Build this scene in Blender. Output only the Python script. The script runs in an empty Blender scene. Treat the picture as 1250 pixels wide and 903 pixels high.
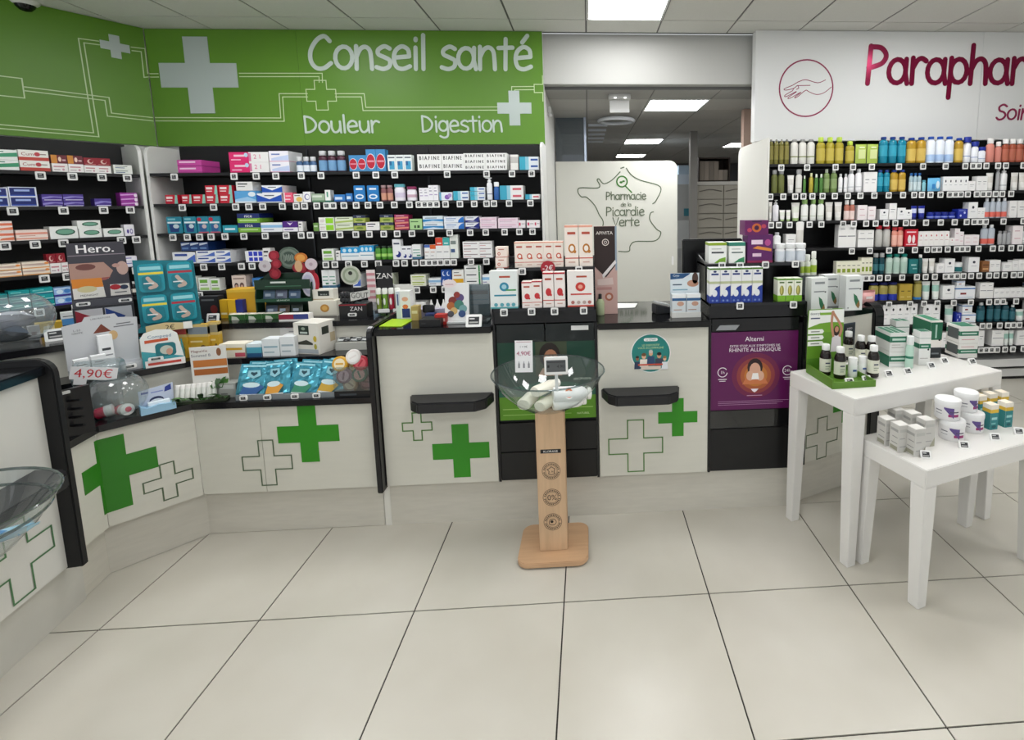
import bpy, bmesh, math, random
import numpy as np
from mathutils import Matrix, Vector

random.seed(7)
S = bpy.context.scene
COL = S.collection

# ---------------------------------------------------------------- camera
EYE = 1.61
FPX, PPX, PPY = 628.0, 756.14, 329.41          # focal length and principal point in the 1250x903 frame
PITCH, ROLL, PAN = math.radians(7.1985), math.radians(0.76245), math.radians(3.50116)
_cp, _sp, _ca, _sa = math.cos(PITCH), math.sin(PITCH), math.cos(PAN), math.sin(PAN)
_f = np.array([_sa*_cp, _ca*_cp, -_sp]); _r = np.array([_ca, -_sa, 0.0]); _d = np.cross(_f, _r)
_r2 = math.cos(ROLL)*_r + math.sin(ROLL)*_d
_d2 = -math.sin(ROLL)*_r + math.cos(ROLL)*_d
ROT = np.array([_r2, _d2, _f])
cd = bpy.data.cameras.new('camera')
cam = bpy.data.objects.new('camera', cd)
COL.objects.link(cam)
cd.sensor_fit = 'HORIZONTAL'; cd.sensor_width = 36.0
cd.lens = FPX/1250*36.0
cd.shift_x = (625-PPX)/1250; cd.shift_y = (PPY-451.5)/1250
cd.clip_start = 0.05; cd.clip_end = 100
cam.matrix_world = Matrix(((_r2[0], -_d2[0], -_f[0], 0), (_r2[1], -_d2[1], -_f[1], 0), (_r2[2], -_d2[2], -_f[2], EYE), (0, 0, 0, 1)))
S.camera = cam

# ---------------------------------------------------------------- light and exposure
wd = bpy.data.worlds.new('ambient_fill'); S.world = wd; wd.use_nodes = True  # even ambient fill, added in place of an unseen shop front behind
wd.node_tree.nodes['Background'].inputs[0].default_value = (0.93, 0.97, 1.0, 1)
wd.node_tree.nodes['Background'].inputs[1].default_value = 0.62
S.view_settings.view_transform = 'Standard'; S.view_settings.look = 'None'
S.view_settings.gamma = 1.0; S.view_settings.use_curve_mapping = False
S.view_settings.exposure = 0.55
PANEL_LIGHT = 11.5

# ---------------------------------------------------------------- measuring: photograph -> place
def _ray(p): return ROT.T @ np.array([(p[0]-PPX)/FPX, (p[1]-PPY)/FPX, 1.0])
def onz(x, y, z=0.0):
    d = _ray((x, y)); s = (z-EYE)/d[2]; return Vector((d[0]*s, d[1]*s, z))
def ony(x, y, Y):
    d = _ray((x, y)); s = Y/d[1]; return Vector((d[0]*s, Y, EYE+d[2]*s))
def onpl(x, y, a, b):
    d = _ray((x, y)); n = (-(b[1]-a[1]), b[0]-a[0]); s = (n[0]*a[0]+n[1]*a[1])/(n[0]*d[0]+n[1]*d[1])
    return Vector((d[0]*s, d[1]*s, EYE+d[2]*s))

# ---------------------------------------------------------------- materials
MATS = {}
def lin(h):
    h = h.lstrip('#'); o = []
    for i in (0, 2, 4):
        c = int(h[i:i+2], 16)/255
        o.append(c/12.92 if c <= .04045 else ((c+.055)/1.055)**2.4)
    return (*o, 1)
def M(h, rough=.45, metal=0, spec=.5, trans=0, alpha=1, emit=0, noise=0, scale=30, bump=0, ior=1.45, stretch=None, coat=0):
    """one procedural material per colour; noise = how far the tone wanders"""
    key = (h, rough, metal, spec, trans, alpha, emit, noise, scale, bump, stretch, coat)
    if key in MATS: return MATS[key]
    m = bpy.data.materials.new('mat_'+h.lstrip('#')); m.use_nodes = True
    nt = m.node_tree; b = nt.nodes['Principled BSDF']
    c = lin(h)
    b.inputs['Base Color'].default_value = c
    b.inputs['Roughness'].default_value = rough; b.inputs['Metallic'].default_value = metal
    b.inputs['Specular IOR Level'].default_value = spec; b.inputs['IOR'].default_value = ior
    b.inputs['Transmission Weight'].default_value = trans; b.inputs['Alpha'].default_value = alpha
    if coat: b.inputs['Coat Weight'].default_value = coat; b.inputs['Coat Roughness'].default_value = .05
    if emit:
        b.inputs['Emission Color'].default_value = c; b.inputs['Emission Strength'].default_value = emit
    if noise:
        tc = nt.nodes.new('ShaderNodeTexCoord'); n = nt.nodes.new('ShaderNodeTexNoise')
        n.inputs['Scale'].default_value = scale; n.inputs['Detail'].default_value = 5
        src = tc.outputs['Object']
        if stretch:
            mp = nt.nodes.new('ShaderNodeMapping'); mp.inputs['Scale'].default_value = stretch
            nt.links.new(src, mp.inputs[0]); src = mp.outputs[0]
        nt.links.new(src, n.inputs['Vector'])
        r = nt.nodes.new('ShaderNodeValToRGB')
        r.color_ramp.elements[0].position = .3; r.color_ramp.elements[1].position = .7
        r.color_ramp.elements[0].color = tuple(v*(1-noise) for v in c[:3])+(1,)
        r.color_ramp.elements[1].color = tuple(min(1, v*(1+noise)) for v in c[:3])+(1,)
        nt.links.new(n.outputs['Fac'], r.inputs[0]); nt.links.new(r.outputs[0], b.inputs['Base Color'])
        if bump:
            bp = nt.nodes.new('ShaderNodeBump'); bp.inputs['Strength'].default_value = bump; bp.inputs['Distance'].default_value = .002
            nt.links.new(n.outputs['Fac'], bp.inputs['Height']); nt.links.new(bp.outputs[0], b.inputs['Normal'])
    MATS[key] = m
    return m
def glass(h='f2f6f6', rough=.02, haze=.05):
    """thin clear acrylic / glass sheet: mostly see-through with a glossy skin"""
    key = ('glass', h, rough, haze)
    if key in MATS: return MATS[key]
    m = bpy.data.materials.new('clear_'+h); m.use_nodes = True; nt = m.node_tree; nt.nodes.clear()
    o = nt.nodes.new('ShaderNodeOutputMaterial'); mx = nt.nodes.new('ShaderNodeMixShader')
    t = nt.nodes.new('ShaderNodeBsdfTransparent'); g = nt.nodes.new('ShaderNodeBsdfGlossy')
    t.inputs[0].default_value = lin(h); df = nt.nodes.new('ShaderNodeBsdfDiffuse'); df.inputs[0].default_value = (.8, .83, .83, 1); m0 = nt.nodes.new('ShaderNodeMixShader'); m0.inputs[0].default_value = haze
    nt.links.new(t.outputs[0], m0.inputs[1]); nt.links.new(df.outputs[0], m0.inputs[2]); g.inputs['Roughness'].default_value = rough
    g.inputs[0].default_value = (.9, .9, .9, 1)
    lw = nt.nodes.new('ShaderNodeLayerWeight'); pw = nt.nodes.new('ShaderNodeMath'); pw.operation = 'POWER'; pw.inputs[1].default_value = 4.0
    ma = nt.nodes.new('ShaderNodeMath'); ma.operation = 'MULTIPLY_ADD'; ma.inputs[1].default_value = .75; ma.inputs[2].default_value = .06
    nt.links.new(lw.outputs['Facing'], pw.inputs[0]); nt.links.new(pw.outputs[0], ma.inputs[0]); nt.links.new(ma.outputs[0], mx.inputs[0]); nt.links.new(m0.outputs[0], mx.inputs[1]); nt.links.new(g.outputs[0], mx.inputs[2])
    nt.links.new(mx.outputs[0], o.inputs[0]); MATS[key] = m
    return m
BLACK = M('131316', .22); BLACKM = M('101013', .5); WHITE = M('dcdad2', .3, noise=.015, scale=8)
LAM = M('d1cfc4', .32, noise=.02, scale=6, stretch=(1, 1, 6)); KICK = M('c9c5ba', .35, noise=.04, scale=9, stretch=(1, 1, 7))
GREEN = M('2f8a17', .4); PGREEN = M('5b8a22', .42, noise=.02, scale=5); SILV = M('b7bdba', .4)
CARDW = M('ecebe8', .45)

# ---------------------------------------------------------------- mesh builder
TXT = {}
def text2d(s):
    """flat outline of a word in the built-in typeface, height of capitals 1, centred on x"""
    if s in TXT: return TXT[s]
    c = bpy.data.curves.new('t', 'FONT'); c.body = s; c.size = 1.0; c.resolution_u = 2; c.align_x = 'CENTER'
    o = bpy.data.objects.new('t', c); COL.objects.link(o)
    dg = bpy.context.evaluated_depsgraph_get(); dg.update()
    me = bpy.data.meshes.new_from_object(o.evaluated_get(dg))
    v = [(p.co.x/.69, p.co.y/.69) for p in me.vertices]; f = [tuple(q.vertices) for q in me.polygons]
    bpy.data.objects.remove(o); bpy.data.curves.remove(c); bpy.data.meshes.remove(me)
    TXT[s] = (v, f)
    return TXT[s]
class MB:
    def __init__(s): s.V, s.F, s.I, s.mats = [], [], [], []
    def mi(s, m):
        if m not in s.mats: s.mats.append(m)
        return s.mats.index(m)
    def add(s, vs, fs, m):
        b = len(s.V); s.V += [tuple(v) for v in vs]; i = s.mi(m)
        for f in fs: s.F.append(tuple(b+k for k in f)); s.I.append(i)
        return s
    def quad(s, a, b, c, d, m): return s.add([a, b, c, d], [(0, 1, 2, 3)], m)
    def box(s, x0, x1, y0, y1, z0, z1, m):
        v = [(x, y, z) for z in (z0, z1) for (x, y) in ((x0, y0), (x1, y0), (x1, y1), (x0, y1))]
        return s.add(v, [(3, 2, 1, 0), (4, 5, 6, 7), (0, 1, 5, 4), (1, 2, 6, 5), (2, 3, 7, 6), (3, 0, 4, 7)], m)
    def prism(s, poly, z0, z1, m, ax='z'):
        """poly counter-clockwise in (x,y) for z, in (x,z) for y (extruded from z0=near y to z1=far y)"""
        n = len(poly)
        if ax == 'z': v = [(x, y, z0) for x, y in poly]+[(x, y, z1) for x, y in poly]
        elif ax == 'y': v = [(x, z1, z) for x, z in poly]+[(x, z0, z) for x, z in poly]
        else: v = [(z0, y, z) for y, z in poly]+[(z1, y, z) for y, z in poly]
        return s.add(v, [tuple(range(n-1, -1, -1)), tuple(range(n, 2*n))]+[(i, (i+1) % n, n+(i+1) % n, n+i) for i in range(n)], m)
    def lathe(s, prof, m, n=16, sx=1, sy=1, cx=0, cy=0):
        """prof: [(r,z[,material])] from bottom to top"""
        b = len(s.V)
        for p in prof:
            for k in range(n):
                a = 2*math.pi*k/n; s.V.append((cx+p[0]*sx*math.cos(a), cy+p[0]*sy*math.sin(a), p[1]))
        for j in range(len(prof)-1):
            mm = prof[j][2] if len(prof[j]) > 2 else m; i = s.mi(mm)
            for k in range(n):
                s.F.append((b+j*n+k, b+j*n+(k+1) % n, b+(j+1)*n+(k+1) % n, b+(j+1)*n+k)); s.I.append(i)
        if prof[0][0] > 1e-5: s.F.append(tuple(b+k for k in range(n-1, -1, -1))); s.I.append(s.mi(m))
        if prof[-1][0] > 1e-5:
            s.F.append(tuple(b+(len(prof)-1)*n+k for k in range(n))); s.I.append(s.mi(prof[-1][2] if len(prof[-1]) > 2 else m))
        return s
    def tube(s, pts, r, m, n=8):
        pts = [Vector(p) for p in pts]; b = len(s.V); up = Vector((0, 0, 1))
        for j, p in enumerate(pts):
            t = (pts[min(j+1, len(pts)-1)]-pts[max(j-1, 0)]).normalized()
            u = t.cross(up)
            if u.length < .05: u = t.cross(Vector((1, 0, 0)))
            u.normalize(); w = u.cross(t); rr = r[j] if isinstance(r, (list, tuple)) else r
            for k in range(n):
                a = 2*math.pi*k/n; q = p+(u*math.cos(a)+w*math.sin(a))*rr; s.V.append(tuple(q))
        i = s.mi(m)
        for j in range(len(pts)-1):
            for k in range(n):
                s.F.append((b+j*n+k, b+j*n+(k+1) % n, b+(j+1)*n+(k+1) % n, b+(j+1)*n+k)); s.I.append(i)
        s.F.append(tuple(b+k for k in range(n-1, -1, -1))); s.I.append(i)
        e = b+(len(pts)-1)*n; s.F.append(tuple(e+k for k in range(n))); s.I.append(i)
        return s
    # prints on the front face (plane y = Y, facing -y)
    def frect(s, x0, x1, z0, z1, Y, m): return s.quad((x0, Y, z0), (x1, Y, z0), (x1, Y, z1), (x0, Y, z1), m)
    def fdisc(s, cx, cz, rx, rz, Y, m, n=14):
        return s.add([(cx+rx*math.cos(2*math.pi*k/n), Y, cz+rz*math.sin(2*math.pi*k/n)) for k in range(n)], [tuple(range(n))], m)
    def fpoly(s, pts, Y, m): return s.add([(x, Y, z) for x, z in pts], [tuple(range(len(pts)))], m)
    def fring(s, cx, cz, r0, r1, Y, m, n=24, a0=0, a1=2*math.pi, rz=1):
        v = []
        for k in range(n+1):
            a = a0+(a1-a0)*k/n
            v += [(cx+r0*math.cos(a), Y, cz+rz*r0*math.sin(a)), (cx+r1*math.cos(a), Y, cz+rz*r1*math.sin(a))]
        return s.add(v, [(2*k, 2*k+1, 2*k+3, 2*k+2) for k in range(n)], m)
    def ftext(s, t, cx, cz, h, Y, m, maxw=None):
        v, f = text2d(t)
        if not v: return s
        w = max(p[0] for p in v)-min(p[0] for p in v); k = h
        kx = min(k, maxw/w) if maxw else k
        return s.add([(cx+p[0]*kx, Y, cz+(p[1]-.5)*k) for p in v], f, m)
    def xf(s, mat): s.V = [tuple(mat @ Vector(v)) for v in s.V]; return s
    def mesh(s, name, smooth=False, bev=0, seg=2):
        me = bpy.data.meshes.new(name); me.from_pydata(s.V, [], s.F)
        for m in s.mats: me.materials.append(m)
        me.polygons.foreach_set('material_index', s.I)
        if bev:
            bm = bmesh.new(); bm.from_mesh(me); bmesh.ops.remove_doubles(bm, verts=bm.verts, dist=1e-5)
            es = [e for e in bm.edges if len(e.link_faces) == 2 and e.calc_face_angle(0) > .6]
            bmesh.ops.bevel(bm, geom=es, offset=bev, segments=seg, affect='EDGES', clamp_overlap=True)
            bm.to_mesh(me); bm.free()
        if smooth:
            me.polygons.foreach_set('use_smooth', [True]*len(me.polygons))
            me.set_sharp_from_angle(angle=math.radians(40))
        me.update()
        return me
    def build(s, name, parent=None, loc=(0, 0, 0), rz=0, smooth=False, bev=0, seg=2, label=None):
        return put(name, s.mesh(name, smooth, bev, seg), parent, loc, rz, label)
def put(name, me, parent=None, loc=(0, 0, 0), rz=0, label=None):
    o = bpy.data.objects.new(name, me); COL.objects.link(o)
    o.location = loc
    o.rotation_euler = rz if isinstance(rz, (tuple, list)) else (0, 0, rz)
    if parent: o.parent = parent
    if label: o['label'] = label
    return o
def tag(o, label, cat, group=None):
    o['label'] = label; o['category'] = cat
    if group: o['group'] = group
    return o
def struct(o): o['kind'] = 'structure'; return o
def empty(name, loc=(0, 0, 0), rz=0):
    o = bpy.data.objects.new(name, None); COL.objects.link(o); o.location = loc; o.rotation_euler = (0, 0, rz); o.empty_display_size = .05
    return o
def thing(name, label, cat, loc=(0, 0, 0), rz=0, group=None): return tag(empty(name, loc, rz), label, cat, group)
def rrect(x0, x1, z0, z1, r, corners='1234', n=5):
    """rounded rectangle outline, counter-clockwise; corners 1=low left 2=low right 3=up right 4=up left"""
    o = []
    for c, cx, cz, a in (('1', x0, z0, math.pi), ('2', x1, z0, 1.5*math.pi), ('3', x1, z1, 0), ('4', x0, z1, .5*math.pi)):
        if c in corners:
            ox = cx+(r if cx == x0 else -r); oz = cz+(r if cz == z0 else -r)
            o += [(ox+r*math.cos(a+.5*math.pi*k/n), oz+r*math.sin(a+.5*math.pi*k/n)) for k in range(n+1)]
        else: o.append((cx, cz))
    return o
ORD = ['first', 'second', 'third', 'fourth', 'fifth', 'sixth', 'seventh', 'eighth', 'ninth', 'tenth', 'eleventh', 'twelfth', 'thirteenth', 'fourteenth', 'fifteenth', 'sixteenth', 'seventeenth', 'eighteenth', 'nineteenth', 'twentieth', 'twenty-first', 'twenty-second', 'twenty-third', 'twenty-fourth']

# ---------------------------------------------------------------- hand lettering (round brush strokes)
def _ell(cx, cz, rx, rz): return [(cx+rx*math.cos(.5+2*math.pi*k/16), cz+rz*math.sin(.5+2*math.pi*k/16)) for k in range(17)]
GL = {
 'o': (.95, [('p', _ell(.45, .5, .4, .48))]),
 'a': (1.0, [('p', _ell(.42, .48, .38, .46)), ('l', [(.8, .95), (.8, .4), (.9, 0)])]),
 'n': (.95, [('l', [(.08, 1), (.1, 0)]), ('c', [(.1, .55), (.28, .88), (.52, .97), (.72, .8), (.79, .4), (.82, 0)])]),
 's': (.82, [('c', [(.7, .9), (.45, 1), (.17, .85), (.17, .65), (.45, .52), (.7, .38), (.68, .12), (.4, 0), (.08, .08)])]),
 'e': (.95, [('l', [(.1, .5), (.8, .56)]), ('c', [(.8, .56), (.74, .86), (.45, 1), (.16, .8), (.08, .45), (.2, .1), (.5, 0), (.84, .12)])]),
 'i': (.36, [('l', [(.15, .95), (.17, 0)]), ('l', [(.15, 1.28), (.16, 1.34)])]),
 'l': (.36, [('l', [(.15, 1.5), (.17, 0)])]),
 't': (.78, [('l', [(.36, 1.35), (.38, 0)]), ('l', [(.02, .95), (.7, .97)])]),
 'C': (1.2, [('c', [(1.0, 1.22), (.75, 1.43), (.4, 1.25), (.12, .8), (.12, .35), (.35, .05), (.7, .02), (1.05, .25)])]),
 'D': (1.15, [('l', [(.1, 1.4), (.12, .02)]), ('c', [(.1, 1.4), (.6, 1.25), (.95, .8), (.85, .35), (.5, .08), (.12, .02)])]),
 'u': (.95, [('c', [(.1, .95), (.1, .45), (.25, .08), (.5, .05), (.72, .3), (.78, .6)]), ('l', [(.78, .95), (.82, 0)])]),
 'r': (.75, [('l', [(.1, 1), (.12, 0)]), ('c', [(.12, .6), (.3, .9), (.5, .98), (.7, .88)])]),
 'g': (.95, [('p', _ell(.42, .52, .38, .44)), ('c', [(.8, .95), (.83, 0), (.75, -.4), (.45, -.52), (.12, -.38)])]),
 'P': (.98, [('l', [(.14, 1.45), (.1, 0)]), ('c', [(.14, 1.42), (.6, 1.38), (.85, 1.1), (.7, .8), (.3, .65), (.1, .62)])]),
 'p': (.95, [('l', [(.1, 1), (.1, -.55)]), ('p', _ell(.47, .5, .37, .46))]),
 'h': (.93, [('l', [(.1, 1.5), (.1, 0)]), ('c', [(.1, .55), (.28, .88), (.52, .97), (.72, .8), (.78, .4), (.8, 0)])]),
 'm': (1.35, [('l', [(.08, 1), (.1, 0)]), ('c', [(.1, .55), (.25, .9), (.42, .95), (.58, .75), (.62, .0)]), ('c', [(.62, .5), (.8, .9), (.98, .95), (1.14, .75), (1.2, 0)])]),
 'c': (.85, [('c', [(.76, .85), (.5, 1), (.2, .8), (.08, .45), (.22, .1), (.5, 0), (.78, .12)])]),
 'd': (.98, [('p', _ell(.42, .48, .38, .46)), ('l', [(.82, 1.5), (.84, 0)])]),
 'V': (1.05, [('l', [(.05, 1.4), (.5, 0), (.98, 1.4)])]),
 'S': (1.0, [('c', [(.85, 1.25), (.5, 1.43), (.15, 1.2), (.25, .85), (.65, .7), (.85, .4), (.65, .08), (.3, 0), (.05, .18)])]),
 ' ': (.6, []),
}
GL['é'] = (GL['e'][0], GL['e'][1]+[('l', [(.38, 1.2), (.62, 1.5)])])
def spline(pts, k=5):
    o = []
    P = [pts[0]]+list(pts)+[pts[-1]]
    for i in range(1, len(P)-2):
        for j in range(k):
            t = j/k
            o.append(tuple(.5*((2*P[i][a])+(-P[i-1][a]+P[i+1][a])*t+(2*P[i-1][a]-5*P[i][a]+4*P[i+1][a]-P[i+2][a])*t*t+(-P[i-1][a]+3*P[i][a]-3*P[i+1][a]+P[i+2][a])*t**3) for a in range(len(pts[0]))))
    o.append(tuple(pts[-1]))
    return o
def stroke(mb, pts, w, Y, m, th=.004, close=False):
    """round-ended brush stroke lying on the plane y = Y, raised by th towards -y"""
    pts = [Vector((p[0], p[1])) for p in pts]
    L, Rr = [], []
    for j, p in enumerate(pts):
        a = pts[max(j-1, 0)]; b = pts[min(j+1, len(pts)-1)]
        if close and j in (0, len(pts)-1): a, b = pts[-2], pts[1]
        t = (b-a)
        t = t.normalized() if t.length > 1e-9 else Vector((1, 0))
        n = Vector((-t.y, t.x))*w*.5; L.append(p+n); Rr.append(p-n)
    V = []
    for l, r in zip(L, Rr): V += [(l.x, Y, l.y), (r.x, Y, r.y), (l.x, Y-th, l.y), (r.x, Y-th, r.y)]
    F = []
    for j in range(len(pts)-1):
        a, b = 4*j, 4*j+4
        F += [(a+2, a+3, b+3, b+2), (a, a+2, b+2, b), (a+3, a+1, b+1, b+3)]
    mb.add(V, F, m)
    if not close:
        for p in (pts[0], pts[-1]):
            n = 10; c = [(p.x+w*.5*math.cos(2*math.pi*k/n), p.y+w*.5*math.sin(2*math.pi*k/n)) for k in range(n)]
            mb.prism(c, Y-th*.97, Y, m, 'y')
def handwrite(parent, txt, x, z, xh, w, m, width=None, slant=0, th=.004, name='letter'):
    """one mesh per letter on the plane y=0 of the parent; x,z = left end of the base line; xh = height of a small x"""
    adv = sum(GL[c][0] for c in txt); k = (width/xh/adv) if width else 1.0
    cx = x
    for c in txt:
        a, st = GL[c]
        if st:
            mb = MB()
            for si, (kd, pts) in enumerate(st):
                q = spline(pts) if kd == 'c' else pts
                q = [(p[0]*xh*k+slant*p[1]*xh, p[1]*xh) for p in q]
                stroke(mb, q, w, 0, m, th*(1+.12*si), close=(kd == 'p'))
            mb.build(name, parent, (cx, -.001, z))
        cx += a*xh*k
def cross_outline(x, z, arm, wd):
    a, b = arm, wd/2
    return [(x-b, z-a), (x+b, z-a), (x+b, z-b), (x+a, z-b), (x+a, z+b), (x+b, z+b), (x+b, z+a), (x-b, z+a), (x-b, z+b), (x-a, z+b), (x-a, z-b), (x-b, z-b)]
def line_path(mb, pts, w, Y, m, th=.002, close=False):
    """flat mitred line"""
    n = len(pts); pts = [Vector((p[0], p[1])) for p in pts]
    out = []
    for j in range(n):
        a = pts[j-1] if (j > 0 or close) else None; b = pts[(j+1) % n] if (j < n-1 or close) else None
        t1 = (pts[j]-a).normalized() if a is not None else None; t2 = (b-pts[j]).normalized() if b is not None else None
        t1 = t1 or t2; t2 = t2 or t1
        n1 = Vector((-t1.y, t1.x)); n2 = Vector((-t2.y, t2.x)); mm = (n1+n2); mm.normalize(); k = w*.5/max(.3, mm.dot(n1))
        out.append((pts[j]+mm*k, pts[j]-mm*k))
    V = []
    for l, r in out: V += [(l.x, Y-th, l.y), (r.x, Y-th, r.y)]
    e = n if close else n-1
    mb.add(V, [(2*j, 2*j+1, 2*((j+1) % n)+1, 2*((j+1) % n)) for j in range(e)], m)

# ================================================================ THE SETTING
def floor_material():
    m = bpy.data.materials.new('floor_stoneware'); m.use_nodes = True; nt = m.node_tree; b = nt.nodes['Principled BSDF']
    g = nt.nodes.new('ShaderNodeNewGeometry'); n = nt.nodes.new('ShaderNodeTexNoise'); n2 = nt.nodes.new('ShaderNodeTexNoise')
    n.inputs['Scale'].default_value = 1.9; n.inputs['Detail'].default_value = 3; n2.inputs['Scale'].default_value = 60; n2.inputs['Detail'].default_value = 6
    nt.links.new(g.outputs['Position'], n.inputs['Vector']); nt.links.new(g.outputs['Position'], n2.inputs['Vector'])
    mx = nt.nodes.new('ShaderNodeMix'); mx.data_type = 'FLOAT'; mx.inputs[0].default_value = .35
    nt.links.new(n.outputs['Fac'], mx.inputs[2]); nt.links.new(n2.outputs['Fac'], mx.inputs[3])
    r = nt.nodes.new('ShaderNodeValToRGB'); r.color_ramp.elements[0].position = .15; r.color_ramp.elements[1].position = .85
    r.color_ramp.elements[0].color = lin('b8b3a6'); r.color_ramp.elements[1].color = lin('d0ccc2')
    nt.links.new(n.outputs['Fac'], r.inputs[0]); nt.links.new(r.outputs[0], b.inputs['Base Color'])
    rr = nt.nodes.new('ShaderNodeMapRange'); rr.inputs[3].default_value = .22; rr.inputs[4].default_value = .36
    b.inputs['Roughness'].default_value = .3
    return m
FLOORM = floor_material()
fl = struct(MB().box(-4.6, 5.3, -2.6, 4.6, -.06, -.0035, M('2a2622', .8)).build('floor'))
tm = MB().box(-.2972, .2972, -.2972, .2972, -.03, 0, FLOORM).mesh('tile')
for i in range(-5, 12):
    for j in range(-7, 5):
        cx, cy = -1.927+.6*i+.3, 1.931+.6*j+.3
        if -4.3 < cx < 5.0 and cy < 4.5: put('tile', tm, fl, (cx, cy, 0))
CZ = 3.06
TBAR = M('6c6c69', .7); CTILE = M('dcdcd6', .9, noise=.02, scale=90, bump=.15)
ce = struct(MB().box(-4.6, 5.3, -2.6, 4.6, CZ, CZ+.12, TBAR).build('ceiling'))
ct = MB().box(-.2915, .2915, -.2915, .2915, -.006, .001, CTILE).mesh('ceiling_tile')
ctc = MB().box(-.293, .293, -.145, .14, -.006, .001, CTILE).mesh('ceiling_tile')
LIGHTS = [(0, 0), (-4, -1), (4, -1), (-2, -2), (2, -2), (-4, -4), (0, -4), (4, -4), (-4, -8), (0, -8), (4, -8)]  # only the first panel is seen; some unseen ones added to brighten the shelves
LIGHT_WORDS = ['square ceiling light panel above the counters, the only one in view', 'ceiling light panel just out of view above the left counters', 'ceiling light panel just out of view before the Parapharmacie sign', 'added ceiling light panel out of view above the left end of the central counter', 'added ceiling light panel out of view above the purple poster', 'ceiling light panel overhead left of the nearer counters', 'ceiling light panel overhead in the middle of the shop',
               'ceiling light panel overhead to the right above the tables', 'ceiling light panel far behind on the left', 'ceiling light panel far behind in the middle', 'ceiling light panel far behind on the right']
def light_panel(cx, cy, z, label, strength, group):
    t = thing('ceiling_light', label, 'ceiling light', (cx, cy, z), 0, group)
    f = MB()
    for a in ((-.298, .298, -.298, -.28), (-.298, .298, .28, .298), (-.298, -.28, -.28, .28), (.28, .298, -.28, .28)): f.box(*a, -.012, .0, M('dcdcda', .4))
    f.build('frame', t)
    MB().box(-.28, .28, -.28, .28, -.009, -.001, M('ffffff', .5, emit=strength)).build('diffuser', t)
for i in range(-7, 9):
    for j in range(-11, 2):
        cx, cy = .024+.6*i+.3, 4.255+.6*j-.3
        if not -4.5 < cx < 5.2: continue
        if j == 1: put('ceiling_tile', ctc, ce, (cx, 4.405, CZ)); continue
        if (i, j) in LIGHTS: light_panel(cx, cy, CZ, LIGHT_WORDS[LIGHTS.index((i, j))], PANEL_LIGHT, 'shop ceiling lights')
        else: put('ceiling_tile', ct, ce, (cx, cy, CZ))
WALLM = M('d3d3cf', .7, noise=.015, scale=12)
W0 = Vector((-3.5, 4.54)); WD = Vector((-.55, -.835)); WD.normalize(); WN = Vector((-WD.y, WD.x))  # slanted wall at the left; WN points into the shop
if WN.x < 0: WN = -WN
YB = 4.55
struct(MB().box(-3.62, -.345, YB, YB+.12, 0, CZ, WALLM).build('wall_back'))
struct(MB().box(1.50, 5.3, YB, YB+.12, 0, CZ, WALLM).build('wall_back'))
struct(MB().box(-.345, 1.50, YB+.06, YB+.15, 2.645, CZ, M('b9b9b5', .6)).build('trim_1', bev=.003))
a, b = W0-WD*.1, W0+WD*1.9
struct(MB().prism([(a.x, a.y), (a.x-WN.x*.12, a.y-WN.y*.12), (b.x-WN.x*.12, b.y-WN.y*.12), (b.x, b.y)], 0, CZ, WALLM).build('wall_left'))
struct(MB().box(5.2, 5.3, -2.6, 4.6, 0, CZ, WALLM).build('wall_right'))
# back room behind the opening
fz = 2.62
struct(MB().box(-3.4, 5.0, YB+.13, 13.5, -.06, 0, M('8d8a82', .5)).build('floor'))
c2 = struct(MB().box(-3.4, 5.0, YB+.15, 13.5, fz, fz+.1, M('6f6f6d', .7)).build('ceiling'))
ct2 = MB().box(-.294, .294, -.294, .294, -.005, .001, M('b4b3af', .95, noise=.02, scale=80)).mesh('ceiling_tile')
FAR = [(1, 1), (1, 6), (1, 10), (5, 3), (-2, 3), (4, 7)]  # the left-hand panel is unseen, added to brighten the back room
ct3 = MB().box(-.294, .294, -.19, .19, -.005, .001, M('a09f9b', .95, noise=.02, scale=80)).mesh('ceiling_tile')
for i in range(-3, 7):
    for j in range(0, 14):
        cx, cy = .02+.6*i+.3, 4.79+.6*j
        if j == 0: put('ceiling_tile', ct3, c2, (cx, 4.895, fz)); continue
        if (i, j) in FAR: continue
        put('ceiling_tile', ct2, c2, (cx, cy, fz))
for k, (i, j) in enumerate(FAR):
    light_panel(.02+.6*i+.3, 4.79+.6*j, fz, ['nearest ceiling light panel in the room behind the opening', 'second ceiling light panel in the room behind the opening', 'farthest ceiling light panel showing over the white map panel', 'ceiling light panel of the back room to the right, out of view', 'added ceiling light panel of the back room to the left, out of view', 'ceiling light panel above the grey drawer cabinet'][k], 14, 'back room ceiling lights')
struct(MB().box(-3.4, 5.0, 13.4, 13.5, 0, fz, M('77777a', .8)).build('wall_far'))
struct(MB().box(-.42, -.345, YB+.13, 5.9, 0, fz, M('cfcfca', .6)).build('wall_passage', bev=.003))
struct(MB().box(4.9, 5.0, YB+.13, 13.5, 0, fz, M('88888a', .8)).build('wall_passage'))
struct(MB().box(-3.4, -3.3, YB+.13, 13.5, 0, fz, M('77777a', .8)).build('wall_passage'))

# ================================================================ FASCIA SIGNS
PIPE = M('c3d6a4', .4); SIL = M('b4bfbb', .35, metal=.15); LET = M('c3d0c6', .4)
def uz(p): return (p.x, p.z)
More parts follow.
